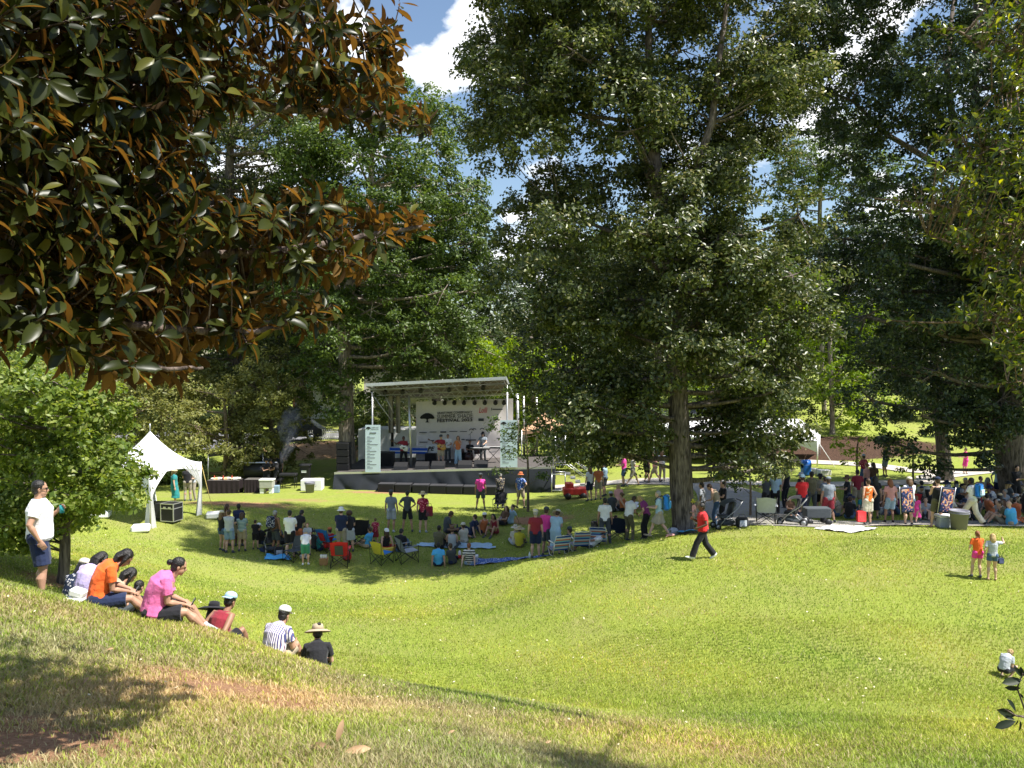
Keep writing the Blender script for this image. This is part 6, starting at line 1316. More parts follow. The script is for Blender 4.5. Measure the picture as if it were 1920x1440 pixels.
# ---------------- chairs, blankets, bags ----------------
def fab(c): return cloth(c) if c in CC or c.startswith(('print','stripe')) else mat('fabric_'+str(c),c,.8,.2)
def camp_chair(p,yaw,col,label,s=1.0,col2=None,seat=None):
    """folding camp chair; front faces local +Y"""
    e=thing('camp_chair',p,label,'chair','folding camp chairs on the lawn',R(yaw)); e.scale=(s,s,s)
    m=MB(); m.grid(lambda u,v:Vector(((u-.5)*.52,-.02+v*.46,.40-.05*math.sin(math.pi*u)*math.sin(math.pi*v)+.03*v)),9,7); m.grid(lambda u,v:Vector(((u-.5)*.52,-.02+v*.46,.39-.05*math.sin(math.pi*u)*math.sin(math.pi*v)+.03*v)),9,7); m.build('seat',fab(seat or col),e)
    m=MB(); 
    for o in(0,-.012): m.grid(lambda u,v:Vector(((u-.5)*(.54+.06*v),-.02-.20*v-.05*math.sin(math.pi*u)*(.5+.5*v)+o,.38+.50*v+.02*math.cos((u-.5)*6)*v)),9,8)
    m.build('backrest',fab(col),e)
    if col2: m=MB(); m.grid(lambda u,v:Vector(((u-.5)*.27,-.04-.16*v-.075,.42+.34*v)),5,5); m.build('back_panel',fab(col2),e)
    for sx in(-1,1):
        m=MB(); m.grid(lambda u,v:Vector((sx*(.30+(v-.5)*.09),-.18+u*.58,.62-.015*math.sin(math.pi*u))),7,3); m.grid(lambda u,v:Vector((sx*(.30+(v-.5)*.09),-.18+u*.58,.61-.015*math.sin(math.pi*u))),7,3); m.build('armrest',fab(col),e)
    def leg(a,b): q=MB(); q.tube([a,b],.011,6); q.build('leg',blackm,e)
    for sx in(-1,1):
        leg((sx*.30,.42,.62),(sx*.27,.44,0)); leg((sx*.27,-.20,0),(sx*.31,-.24,.90)); leg((sx*.27,.44,.02),(sx*.27,-.05,.40)); leg((sx*.27,-.20,.02),(sx*.27,.42,.42))
    leg((-.27,.44,.03),(.27,.44,.40)); leg((.27,.44,.03),(-.27,.44,.40)); leg((-.27,-.2,.03),(.27,-.2,.42)); leg((.27,-.2,.03),(-.27,-.2,.42))
    return e
def beach_chair(p,yaw,label,colkey='beach'):
    e=thing('beach_chair',p,label,'chair','low striped beach chairs',R(yaw))
    if 'beach_stripes' not in MATS:
        m=mat('beach_stripes',(.1,.2,.4),.7,.2); nt=m.node_tree; b=nt.nodes['Principled BSDF']; tc=N(nt,'ShaderNodeTexCoord'); sx=N(nt,'ShaderNodeSeparateXYZ'); nt.links.new(tc.outputs['Generated'],sx.inputs[0]); r=N(nt,'ShaderNodeValToRGB'); r.color_ramp.interpolation='CONSTANT'; el=r.color_ramp.elements
        cs_=[(.03,.09,.35),(.6,.62,.62),(.10,.35,.5),(.55,.18,.1),(.6,.62,.6),(.03,.09,.35),(.2,.45,.55),(.55,.18,.1),(.6,.6,.6),(.03,.09,.35)]
        el[0].color=(*cs_[0],1); el[1].position=.1; el[1].color=(*cs_[1],1)
        for i in range(2,10): k=el.new(i/10); k.color=(*cs_[i],1)
        nt.links.new(sx.outputs[2],r.inputs[0]); nt.links.new(r.outputs[0],b.inputs['Base Color'])
    bs=MATS['beach_stripes']; m=MB()
    for o in(0,.01): m.grid(lambda u,v:Vector(((u-.5)*.55,-.05+v*.45+o,.2+.05*v-.04*math.sin(math.pi*v))),5,7)
    m.build('seat',bs,e); m=MB()
    for o in(0,-.012): m.grid(lambda u,v:Vector(((u-.5)*.55,-.07-.32*v+o,.2+.55*v)),5,9)
    m.build('backrest',bs,e)
    for sx in(-1,1):
        m=MB(); m.tube([(sx*.29,-.4,.78),(sx*.29,-.06,.2),(sx*.29,.42,.26)],.013,6); m.build('side_frame',alu,e)
        m=MB(); m.tube([(sx*.29,.36,.26),(sx*.29,.2,.015),(sx*.29,-.1,.015),(sx*.29,-.25,.48),(sx*.29,.28,.48)],.013,6); m.build('leg_frame',alu,e)
        m=MB(); m.box((sx*.3,.05,.5),(.05,.36,.025),None,.01); m.build('armrest',whitep,e,False)
    m=MB(); m.tube([(-.29,-.4,.78),(.29,-.4,.78)],.013,6); m.build('top_bar',alu,e)
def blanket(corners,col,label,name='blanket',lift=.03,h=.05,seed=1):
    """corners: four ground points"""
    c=sum(corners,Vector())/4; e=MB(); r_=random.Random(seed); ph=[r_.uniform(0,6) for _ in range(4)]
    def f(u,v):
        a=corners[0].lerp(corners[1],u); b=corners[3].lerp(corners[2],u); p=a.lerp(b,v); ed=.06*(math.sin(u*17+ph[0])+math.sin(v*14+ph[1]))
        x=p.x+ed*.6; y=p.y+ed*.5*math.sin(u*9+ph[2]); return Vector((x,y,0))
    N1,N2=26,14; pts=[f(i/(N1-1),j/(N2-1)) for j in range(N2) for i in range(N1)]; a=np.array([(p.x,p.y) for p in pts]); z=ground_np(a[:,0],a[:,1])
    w_=np.array([abs(math.sin(p.x*6+ph[2]+math.sin(p.y*5))*math.sin(p.y*7+ph[3])) for p in pts]); vs=[Vector((p.x,p.y,z[i]+lift+h*w_[i]))-c for i,p in enumerate(pts)]
    e.add(vs,[(j*N1+i,j*N1+i+1,(j+1)*N1+i+1,(j+1)*N1+i) for j in range(N2-1) for i in range(N1-1)])
    o=e.build(name,fab(col)); o.location=c; tag(o,label,name.replace('_',' ')); return o
def quadpx(a,b,c,d,y0=20): return [hit(*q,y0) for q in(a,b,c,d)]
def bag(p,d,col,label,rz=0,name='bag',trim=None,strap=True,col2=None):
    e=thing(name,p,label,name.replace('_',' '),None,rz); m=MB(); m.box((0,0,d[2]/2),d,None,min(d)*.22); m.build('body',fab(col),e)
    if strap: m=MB(); m.tube([(-d[0]*.3,0,d[2]*.95),(-d[0]*.25,0,d[2]*1.25),(d[0]*.25,0,d[2]*1.25),(d[0]*.3,0,d[2]*.95)],.012,6); m.build('handle',blackm,e)
    if col2: m=MB(); m.box((0,-d[1]/2-.006,d[2]*.45),(d[0]*.62,.03,d[2]*.6),None,.012); m.build('pocket',fab(col2),e)
    return e
def backpack(e,J,col,label,name='backpack',sz=(.34,.2,.48),col2=None,dz=0):
    M_=LM(e); c=J['spine'][3]-J['fwd']*(.15+sz[1]*.5)+J['up']*(-.02+dz); X=Vector((1,0,0)); Rm=Matrix((X,J['fwd'],J['up'])).transposed()
    t=thing(name,M_@c,label,name.replace('_',' ')); t.rotation_euler=e.rotation_euler; s_=e.scale[0]; t.scale=(s_,s_,s_)
    m=MB(); m.box((0,0,0),sz,Rm,.07); m.build('body',fab(col),t); m=MB(); m.box(Rm@Vector((0,-sz[1]*.55,-sz[2]*.15)),(sz[0]*.75,.07,sz[2]*.45),Rm,.03); m.build('pocket',fab(col2 or col),t)
    for sx in(-1,1): m=MB(); m.tube([Rm@Vector((sx*.11,sz[1]*.5,sz[2]*.4)),Rm@Vector((sx*.13,sz[1]*.5+.12,sz[2]*.46)),Rm@Vector((sx*.13,sz[1]*.5+.28,.1)),Rm@Vector((sx*.12,sz[1]*.5+.2,-sz[2]*.3)),Rm@Vector((sx*.11,sz[1]*.5,-sz[2]*.4))],.016,6); m.build('strap',blackm,t)
    return t
def cooler(p,d,col,lid,label,rz=0):
    e=thing('cooler',p,label,'cooler',None,rz); m=MB(); m.box((0,0,d[2]*.42),(d[0],d[1],d[2]*.84),None,.03); m.build('body',fab(col),e,False); m=MB(); m.box((0,0,d[2]*.92),(d[0]*1.04,d[1]*1.05,d[2]*.16),None,.02); m.build('lid',fab(lid),e,False)
    m=MB(); m.tube([(-d[0]*.53,0,d[2]*.7),(-d[0]*.6,0,d[2]*.72),(-d[0]*.6,0,d[2]*.5)],.012,6); m.build('handle',blackm,e)
def stroller(p,yaw,label,s=1.0,hood='black',toy=None):
    e=thing('pushchair',p,label,'pushchair',None,R(yaw)); e.scale=(s,s,s)
    for i,(x,y,r_) in enumerate(((-.28,-.4,.15),(.28,-.4,.15),(-.22,.42,.11),(.22,.42,.11))):
        m=MB(); m.lathe([(0,-.025),(r_,-.025),(r_,.025),(0,.025)],(x,y,r_),16,Matrix.Rotation(R(90),3,'Y')); w_=m.build('wheel',blackm,e); m=MB(); m.lathe([(0,-.03),(r_*.6,-.03),(r_*.6,.03),(0,.03)],(x,y,r_),10,Matrix.Rotation(R(90),3,'Y')); m.build('rim',steel,w_)
    for x in(-.26,.26): m=MB(); m.tube([(x,.42,.11),(x,.1,.45),(x,-.3,.75),(x,-.5,1.02)],.016,6); m.tube([(x,-.4,.15),(x,.05,.5)],.016,6); m.build('frame',steel,e)
    m=MB(); m.tube([(-.26,-.5,1.02),(.26,-.5,1.02)],.02,6); m.build('handlebar',blackm,e)
    m=MB(); m.box((0,.08,.45),(.42,.42,.08),None,.03); m.box((0,-.18,.72),(.42,.1,.55),Matrix.Rotation(R(15),3,'X'),.03); m.build('seat',fab(hood),e)
    m=MB(); m.grid(lambda u,v:Vector(((u-.5)*.5,-.28+.48*math.sin(v*1.5)-.0,.78+.32*math.cos(v*1.5-.15)*(.75+.25*math.sin(math.pi*u)))),8,8); m.build('hood',fab(hood),e)
    m=MB(); m.box((0,-.02,.22),(.4,.55,.16),None,.04); m.build('basket',fab('dgrey'),e); return e
def item(name,p,label,cat,build,group=None,rz=0):
    e=thing(name,p,label,cat,group,rz); build(e); return e
def hh(px,py,Y=None): return hit(px,py,20) if Y is None else hit(px,py,Y=Y)
# chairs in the middle crowd
camp_chair(hh(637,1063),5,'red','red folding camp chair with grey back panel, seen from behind',1.12,'dgrey')
camp_chair(hh(712,1058),-35,'yellow','camp chair under a rainbow striped towel, left of the grey camp chair',1.0,None,'blue')
camp_chair(hh(757,1055),-60,'grey','grey blue camp chair with dark straps, right of the rainbow chair',1.1,None,'lgrey')
camp_chair(hh(556,1050),150,'dgrey','dark camp chair below the man in the white t-shirt',1.0)
camp_chair(hh(610,1042,31.5),-30,'blue','bright blue camp chair behind the red one',1.05,'red')
camp_chair(hh(673,1030,31.8),10,'black','black camp chair with a blue edge, left of the small child in red',1.3,'black','sky')
camp_chair(hh(1436,988,28.6),-15,'lgrey','double width pale grey camp chair empty beside the pushchair',1.15,None,'dgrey')
camp_chair(hh(938,948,39),170,'black','black camp chair beside the man in the patterned shirt near the stage',1.0)
camp_chair(hh(1710,955,33),0,'red','dark red camp chair in the right hand crowd, before the path',1.0)
camp_chair(hh(1158,1010,30.5),-10,'navy','navy camp chair left of the man in the white t-shirt and olive trousers',1.0)
camp_chair(hh(1740,965,31.5),0,'black','black camp chair in the right crowd behind the patterned carry bag',1.05)
beach_chair(hh(1049,1046,27.9),20,'striped beach chair nearest the man in the dark red shirt'); beach_chair(hh(1088,1038,28.6),10,'striped beach chair in the middle, right of the nearest one'); beach_chair(hh(1122,1032,29.0),-10,'striped beach chair furthest right beside the reclining person')
blanket(quadpx((497,1050),(548,1052),(542,1042),(500,1041)),'sky','bright blue crumpled blanket at the left edge of the crowd',seed=2,h=.1)
blanket(quadpx((485,1036),(520,1038),(516,1028),(488,1027)),'navy','dark blue bag and cloth heap behind the bright blue blanket','cloth',seed=3,h=.14)
blanket([hh(870,1052,29.6),hh(1032,1052,28.4),hh(1030,1046,29.6),hh(880,1046,30.6)],'print_blue','long pale patterned blanket along the front of the crowd shade',seed=4)
blanket(quadpx((778,1026),(930,1030),(915,1020),(790,1020)),'lblue','light blue blanket under the group with the red bottle',seed=5)
blanket(quadpx((1530,993),(1598,1001),(1652,992),(1570,986)),'print_white','white blanket with dark print spread on the sunlit edge of the lawn',seed=6,h=.05)
blanket([hh(1268,1004,27.9),hh(1306,1002,27.9),hh(1306,998,28.6),hh(1268,999,28.6)],'sky','blue towel at the foot of the oak trunk','towel',seed=7,h=.08,lift=.1)
blanket([hh(1838,985,30),hh(1862,985,30),hh(1860,975,31.5),hh(1836,975,31.5)],'teal','teal blanket in the right crowd behind the big bin',seed=8)
blanket([hh(1880,986,29.8),hh(1935,986,30),hh(1935,974,31.5),hh(1876,974,31.5)],'print_orange','orange and pink blanket at the right edge of the crowd',seed=9,h=.1)
blanket([hh(1150,955,36),hh(1195,957,36),hh(1195,950,38),hh(1155,950,38)],'white','white towel on the grass left of the oak trunk, far group','towel',seed=10)
blanket([hh(1250,1012,27.2),hh(1262,1012,27.2),hh(1262,1006,27.9),hh(1250,1006,27.9)],'lpink','pink cloth beside the oak trunk base','cloth',seed=12,h=.08)
item('basket',hh(607,1059),'brown basket full of cups left of the red camp chair','basket',lambda e:(MB().lathe([(.0,0),(.17,0),(.2,.26),(.18,.26)],n=4,M=Matrix.Rotation(R(45),3,'Z')).build('basket_body',mat('wicker',(.35,.2,.1),.8,.2,bump=.6,bscale=40),e,False),[MB().lathe([(.035,0),(.045,.18)],(dx,0,.2),10).build('cup',whitep,e) for dx in(-.09,.0,.09)]))
cooler(hh(888,1040,30),(.34,.26,.3),'lgrey','white','small white cooler beside the striped shirt woman')
item('bottle',hh(862,1032,30.5),'tall red and white drink bottle standing on the light blue blanket','bottle',lambda e:(MB().lathe([(.05,0),(.06,.22),(.06,.3),(.03,.36),(0,.36)]).build('bottle_body',whitep,e),MB().lathe([(.062,.06),(.064,.2)]).build('sleeve',mat('red_plastic',(.6,.03,.03)),e)))
item('water_bottle',hh(993,1046,28.6),'small clear bottle on the grass left of the man in the dark red shirt','bottle',lambda e:(MB().lathe([(.04,0),(.04,.18),(.015,.24),(0,.24)]).build('bottle_body',mat('pale_plastic',(.6,.7,.75),.2,.5),e),MB().lathe([(.02,.24),(.02,.27),(0,.27)]).build('cap',whitep,e)))
# rubber ring and bags
item('swim_ring',hh(727,1030,31.3),'yellow and red inflatable ring beside the woman in the visor','ring',lambda e:[MB().lathe([(.28+.09*math.cos(a),.1+.09*math.sin(a)) for a in np.linspace(0,6.2832,9)],n=22).build('ring_tube',mat('yellow_plastic',(.75,.5,.06),.35,.5),e),MB().lathe([(.28+.093*math.cos(a),.1+.093*math.sin(a)) for a in np.linspace(1.2,2.0,4)],n=22).build('ring_stripe',mat('red_plastic',(.6,.03,.03)),e)])
bag(hh(320,1184,11.05),(.34,.2,.27),'dgrey','grey and black cooler bag beside the woman in pink',-.35,'cooler_bag',col2='lgrey')
bag(hh(651,1050,30.2),(.3,.25,.3),'red','red bag hanging low at the right of the red camp chair',0)
bag(hh(524,1040,31.2),(.4,.3,.35),'black','black bag on the grass behind the bright blue blanket',.3,col2='lgrey')
bag(hh(1391,984,28.4),(.42,.25,.36),'black','black and white tote bag right of the dark pushchair',.1,col2='lgrey')
bag(hh(1115,985,33.5),(.3,.2,.3),'black','black bag behind the man in the white t-shirt, far group',.1)
bag(hh(570,1052,30.6),(.3,.2,.18),'white','white paper bag lying by the bent boy',0,'paper_bag',strap=False)
bag(hh(1262,1000,28.6),(.35,.25,.3),'lgrey','pale bag leaning on the left side of the oak trunk',.2)
item('takeaway_box',hh(140,1139,10.9),'two white takeaway boxes on the grass behind the orange shirt','box',lambda e:[MB().box((0,0,.04),(.24,.2,.07),None,.02).build('lower_box',whitep,e,False),MB().box((.04,.02,.13),(.2,.17,.10),Matrix.Rotation(.3,3,'Y'),.03).build('open_lid',whitep,e,False)])
stroller(hh(1486,990,28.3),65,'black pushchair with an orange cloth over its hood by the kerb',.98,'black')
stroller(hh(1362,992,28.9),100,'large dark pushchair right of the oak trunk',1.0,'dgrey')
stroller(hh(508,1040,31.8),30,'black pushchair behind the bright blue blanket',.95,'black')
def wagon(e):
    m=MB(); m.box((0,0,.45),(.9,.45,.36),None,.03); m.build('tub',fab('dgrey'),e,False)
    for i,(x,y) in enumerate(((-.34,-.24),(.34,-.24),(-.34,.24),(.34,.24))): MB().lathe([(0,-.03),(.12,-.03),(.12,.03),(0,.03)],(x,y,.12),14,Matrix.Rotation(R(90),3,'X')).build('wheel',blackm,e)
    MB().tube([(.45,0,.3),(.75,0,.7),(.8,-.1,.7)],.014,6).build('handle',blackm,e)
item('folding_wagon',hh(1531,987,28.9),'black folding wagon with crossed frame beside the pushchair','wagon',wagon)
bin_(hh(1798,990,28.0),'big grey round bin at the front of the right hand crowd',.25,.31,.68,(.2,.2,.24),'rubbish_bin')
cooler(hh(1773,987,28.6),(.62,.4,.46),'lgrey','white','white wheeled cooler left of the big grey bin')
cooler(hh(1660,958,33),(.5,.3,.3),'white','white','small white cooler in the right crowd left of the first patterned bag')
# open towel draped on the rainbow chair
print('props',round(time.time()-T0,1))
# ---------------- the crowd ----------------
def phone_in(e,J,label,d=(.075,.15,.012)):
    M_=LM(e); a=(J['wr'][0]+J['wr'][1])/2+J['fwd']*.09+Vector((0,0,.03)); t=thing('smartphone',M_@a,label,'phone'); t.rotation_euler=(R(55),0,e.rotation_euler[2]); m=MB(); m.box((0,0,0),d,None,.005); m.build('case',blackm,t,False); m=MB(); m.box((0,0,.0075),(d[0]*.88,d[1]*.9,.002)); m.build('screen',mat('phone_screen',(.25,.3,.33),.15,.6),t,False)
H=dict(vox=.0095)
G1='people sitting on the near slope'
# near slope
def sunglasses(e,J):
    hM=oriented(J['hd'],Vector((0,0,1))); h=J['head']; m=MB()
    for sx in(-1,1): m.ball(h+hM@Vector((sx*.033,.088,.008)),(.028,.008,.018),hM); m.tube([h+hM@Vector((sx*.06,.08,.012)),h+hM@Vector((sx*.084,-.01,.008))],.004,5)
    m.tube([h+hM@Vector((-.02,.094,.012)),h+hM@Vector((.02,.094,.012))],.004,5); m.build('sunglasses',blackm,e)
e=person(hh(75,1120,12.0),-62,'wide+chest',1.83,1.32,'m','k','short','white','polo','navy','shorts',None,label='man in a white polo and navy shorts standing with arms folded at the left',extra=sunglasses,**H)
def eye(e,J):
    hM=oriented(J['hd'],Vector((0,0,1))); h=J['head']
    for sx in(-1,1): MB().ball(h+hM@Vector((sx*.032,.079,.006)),(.014,.006,.007),hM).build('eye',mat('eye_dark',(.03,.02,.02),.2,.5),e)
item('drink_can',LM(e)@(PEOPLE[-1][1]['wr'][0]+(PEOPLE[-1][1]['wr'][0]-PEOPLE[-1][1]['el'][0]).normalized()*.09+Vector((0,0,-.02))),'teal insulated drink holder in the standing man\'s hand','cup',lambda q:(MB().lathe([(.035,-.06),(.037,.06),(0,.06)]).build('sleeve',mat('teal_foam',(.02,.25,.27)),q),MB().lathe([(.028,.06),(.028,.075),(0,.075)]).build('lid',blackm,q)))
person(hh(128,1158,12.5),-20,'sit+knees',1.62,1.0,'m','k','bob','print_navy','tee','navy','long','black','cap','cream',label='seated person in a pale cap and dark patterned clothes, leftmost of the seated group',group=G1,**H)
person(hh(152,1150,11.9),-25,'sit+knees+down',1.70,1.12,'m','k','bob','lav','tee','dgrey','long','black',label='seated person in a lavender shirt with black hair',group=G1,**H)
person(hh(200,1166,12.3),-50,'sit+phone+down',1.68,1.05,'m','k','long','tan','tee','dgrey','long','black',label='seated person with a large mass of long black hair behind the orange shirt',group=G1,**H)
e=person(hh(178,1147,11.2),-62,'slope+phone+down',1.72,1.1,'m','k','bob','orange','tee','navy','shorts','black',label='seated person in a bright orange t-shirt looking down at a phone',group=G1,extra=eye,**H); phone_in(*PEOPLE[-1],'phone held by the person in the orange t-shirt')
person(hh(236,1182,12.6),-20,'sit+knees',1.50,1.0,'m','k','short','black','tee','dgrey','shorts','black',label='seated boy with short dark hair and black t-shirt, low between orange and pink',group=G1,**H)
e=person(hh(282,1170,10.95),-68,'slope+phone',1.74,1.35,'m','k','bun','pink','tee','black','shorts','lgrey',label='seated woman in a pink t-shirt with her hair in a bun',group=G1,extra=eye,**H); phone_in(*PEOPLE[-1],'phone held up by the woman in pink',(.085,.17,.012))
person(hh(388,1220,12.8),0,'sit+knees',1.64,1.0,'m','k','bob','black','tee','black','shorts','black','wide','black',label='person in a dark wide brimmed hat behind the man in the red vest',group=G1,**H)
person(hh(403,1222,12.4),-25,'sit+back',1.75,1.1,'t','k','short','maroon','tank','black','shorts','dgrey','capback','lblue',label='man in a dark red vest and pale blue cap leaning back on the slope',group=G1,**H)
person(hh(508,1258,12.3),-22,'sit+knees',1.76,1.2,'m','k','short','stripe_v','tee','tan','shorts','dgrey','cap','white',label='man in a striped shirt and white cap sitting on the slope',group=G1,**H)
person(hh(594,1290,12.5),10,'sit+knees',1.66,1.05,'l','k','topbun','black','tee','black','long','black','sun','tan',label='woman in a wide tan hat and black top, lowest on the slope',group=G1,**H)
# walking man, children
M=dict(vox=.014)
person(hh(1318,1049),92,'walk+hold',1.70,1.1,'d','k','short','red','tee_loose','black','wide','white',label='man in a red t-shirt and loose black trousers walking left across the lawn',**M)
person(hh(1831,1083),-5,'contra+hold',1.24,1.0,'l','r','pony','orange','tee','hot','short','dgrey',label='girl in an orange t-shirt and pink shorts on the right lawn',**M)
e=person(hh(1860,1088),-15,'stand+point',1.22,1.0,'l','y','bob','lgrey','tee','denim','short',None,label='fair haired child pointing, in a pale t-shirt and denim shorts',**M)
bag(LM(e)@Vector((.3,.1,.62)),(.16,.1,.16),'navy','small navy bag hanging at the pointing child\'s side',0,'shoulder_bag')
person(hh(1882,1271,15.5),-60,'squat+front+down',.98,1.1,'l','y','curly','lgrey','tee','black','shorts','tan',label='toddler with curly fair hair squatting on the grass at the lower right',vox=.01)
C='people in the middle of the lawn'
def P(px,py,yaw,pk,label,Y=None,**k):
    k.setdefault('group',C); 
    if label: k['label']=label
    return person(hh(px,py,Y),yaw,pk,**k)
# trio, stage-front trio
P(733,998,-5,'contra+down','man in a blue grey t-shirt and white shorts, left of the standing trio',h=1.76,top='grey',bot='lgrey',shoe='lgrey',hat='cap',hatc='dgrey',skin='m')
P(764,998,0,'wide+hips','slim person in dark clothes with hands on hips, middle of the standing trio',h=1.75,g=.9,top='dgrey',bot='black',hs='short',hair='k',skin='m',shoe='dgrey')
P(793,999,-5,'stand+down','woman in a red patterned shirt and sun hat, right of the standing trio',h=1.70,top='print_red',bot='black',hat='sun',hatc='straw',skin='l',shoe='lgrey')
bag(LM(PEOPLE[-1][0])@Vector((.28,0,.72)),(.3,.14,.42),'maroon','dark red shoulder bag of the woman in the sun hat',.1,'shoulder_bag')
P(901,955,0,'wide+down','man in a bright pink t-shirt standing near the stage',h=1.76,g=1.15,top='hot',bot='dgrey',hat='cap',hatc='dgrey',skin='m')
P(938,950,0,'stand+fold','man in a brown patterned shirt by the black camp chair near the stage',Y=40,h=1.78,g=1.2,top='print_dark',bot='black',hair='g',skin='m',bk_='long')
P(976,953,-30,'wide+hipr','man in a straw hat, blue shirt and tan shorts near the stage',h=1.78,top='print_blue',bot='tan',hat='fedora',hatc='rust',skin='l',tk_='tee')
# far-left standing group
P(416,1033,-20,'contra+fold','woman in a dark top with a pale cap, leftmost of the standing family',h=1.60,top='black',bot='denim',bk_='short',hat='cap',hatc='cream',hs='long',hair='n',skin='l')
P(426,1022,-60,'stand+down','long brown haired woman turned right behind the man in white',h=1.68,top='brown',bot='dgrey',hs='long',hair='b',skin='m',tk_='tank')
P(430,1037,0,'stand+fold','man in a pale t-shirt and light grey shorts in the standing family',h=1.72,g=1.1,top='lgrey',bot='ldenim',hs='short',hair='b')
P(448,1024,0,'stand+front','man in a blue shirt behind the standing family',h=1.74,g=1.15,top='navy',bot='khaki',hair='k',skin='d')
P(454,1034,5,'stand+front','woman in a striped green top and tan shorts, rightmost of the standing family',h=1.58,g=1.15,top='stripe_g',bot='tan',hs='bob',hair='b')
P(479,1030,0,'stand+front','boy in a black dress-length shirt beside the standing family',h=1.20,top='black',bot='black',hair='b')
P(492,1026,-30,'lowchair+lap','person with a black and white cap sitting behind the pushchair',top='black',hat='cap',hatc='white',h=1.7,skin='m')
P(516,1038,-25,'stand+down','man in a vest wearing a backpack, left of the large white t-shirt',h=1.72,top='brown',tk_='tank',bot='dgrey',hair='g',skin='t'); backpack(*PEOPLE[-1],'print_navy','dark backpack with white patches worn by the man in a vest')
P(544,1046,0,'stand+front','tall man in a white t-shirt and black shorts in the middle crowd',h=1.84,g=1.12,top='white',bot='black',hair='k',skin='p',shoe=None)
P(560,1040,-15,'stoop+front','man in a black shirt leaning behind the white t-shirt',h=1.82,top='black',bot='rust',hair='k',skin='l')
P(577,1040,180,'stand+front','blond child in a pale shirt facing the camera behind the bent boy',h=1.25,top='lgrey',bot='lpink',hair='r',skin='p')
P(573,1060,10,'bend+reach','boy in a white t-shirt and green shorts bending over',h=1.45,top='white',bot='green',hair='y',skin='l',shoe='white',g=1.1)
P(592,1030,-20,'side+lap','person in a wide black hat sitting behind the bent boy',top='dgrey',hat='wide',hatc='black',h=1.6)
P(640,1046,0,'stand+front','man in a navy shirt and white hat behind the red camp chair',h=1.80,g=1.2,Y=31.0,top='navy',bot='khaki',bk_='long',hat='fedora',hatc='white',skin='p')
P(656,1038,15,'stoop+front','woman with curly brown hair beside the man in the white hat',h=1.66,top='black',bot='lgrey',bk_='skirt',hs='afro',hair='b',Y=31.2)
P(704,1022,0,'stand+down','small child in a red shirt standing before the trio',h=1.08,top='print_red',bot='maroon',bk_='skirt',hair='n')
P(722,1032,30,'legs+back','woman in a black vest and white visor leaning back on the grass',h=1.68,top='black',tk_='tank',bot='black',hat='capback',hatc='white',hs='bob',hair='b')
P(752,1035,-10,'sit+lap+down','person in a black t-shirt sitting with head bowed above the grey chair',h=1.76,g=1.15,top='black',bot='denim',bk_='long',hair='k',skin='l')
P(690,1027,60,'legs+lap','person in a blue top half hidden by the black camp chair',h=1.6,top='sky',bot='tan')
P(615,1040,40,'lowchair+lap','person in red sitting in the bright blue camp chair',Y=31.6,h=1.6,top='red',hat='cap',hatc='rust',bot='red')
P(600,1033,-60,'sit+knees','child sitting between the bent boy and the blue camp chair',h=1.3,top='teal',bot='navy',hair='n')
P(530,1026,-70,'lowchair+lap','person in a dark top sitting low behind the man in the vest',h=1.7,top='dgrey',bot='black',skin='m')
# group around the blanket
P(824,1028,-20,'sit+knees','person in a dark green t-shirt sitting on the light blue blanket',h=1.74,g=1.1,top='olive',bot='black',skin='m',hair='k')
P(848,1030,0,'cross+lap','person in a grey vest and brown hat sitting on the light blue blanket',h=1.7,top='lgrey',tk_='tank',hat='sun',hatc='brown',bot='dgrey')
P(838,1000,-60,'cross+lap+down','man in a grey brown t-shirt and dark cap sitting behind the blanket',h=1.76,top='dgrey',hat='cap',hatc='brown',bot='black',skin='t')
P(870,1018,40,'side+lap','person in a cream top and visor on the light blue blanket',h=1.66,top='cream',hat='cap',hatc='cream',bot='khaki',skin='l')
P(884,1003,60,'legs+back','person with dark blue clothes lying toward the stage group',h=1.7,top='navy',bot='navy',bk_='long')
P(905,1000,30,'legs+lap','person in a coral top and cap with outstretched navy legs',h=1.7,top='rust',tk_='tank',hat='cap',hatc='white',bot='navy',bk_='long')
P(928,1001,150,'sit+lap','woman in a dark red top with bare knees near the coral top',h=1.66,top='maroon',tk_='tank',bot='maroon',bk_='short',hs='bob',hair='k',skin='m')
P(944,985,140,'side+lap','woman in dark clothes sitting left of the blue dress',h=1.64,top='brown',bot='black',hs='long',hair='b')
P(957,982,120,'side+back','woman in a blue summer dress sitting below the sapling',h=1.68,top='lblue',tk_='dress',bk_=None,hs='bun',hair='b')
P(822,1061,5,'sit+back','person in a bright blue t-shirt at the front edge of the shade',h=1.66,g=1.15,top='sky',bot='navy',hair='k',skin='m')
P(848,1058,40,'side+lap','person in dark trousers between the blue shirt and the stripes',h=1.6,top='dgrey',bot='navy',bk_='long',hair='b')
P(880,1060,-5,'legs+back','woman in a black and white striped shirt leaning on her hands',h=1.64,g=1.1,top='stripe_h',bot='ldenim',hs='bun',hair='r',skin='p')
P(974,1026,-15,'sit+knees','child in yellow sitting under a broad straw hat',h=1.55,g=1.15,top='yellow',hat='wide',hatc='straw',bot='olive',skin='l')
P(966,1022,0,'cross+lap','person in a pale shirt just behind the yellow one',h=1.5,top='cream',bot='lgrey',hat='sun',hatc='cream')
P(1004,1048,-5,'stand+down','man in a dark red shirt and navy shorts by the striped chairs',h=1.76,g=1.2,top='maroon',bot='navy',hat='cap',hatc='cream',skin='l',hair='g',Y=28.8)
P(1024,1040,-30,'stand+front','man in a bright pink shirt behind the woman in pale blue',h=1.82,top='hot',bot='dgrey',hat='cap',hatc='dgrey',skin='m',Y=29.5)
P(1042,1042,-20,'stoop+front','woman in a pale blue dress bending over the striped chairs',h=1.72,g=1.1,top='lblue',tk_='dress',bk_=None,hat='sun',hatc='cream',Y=29.2)
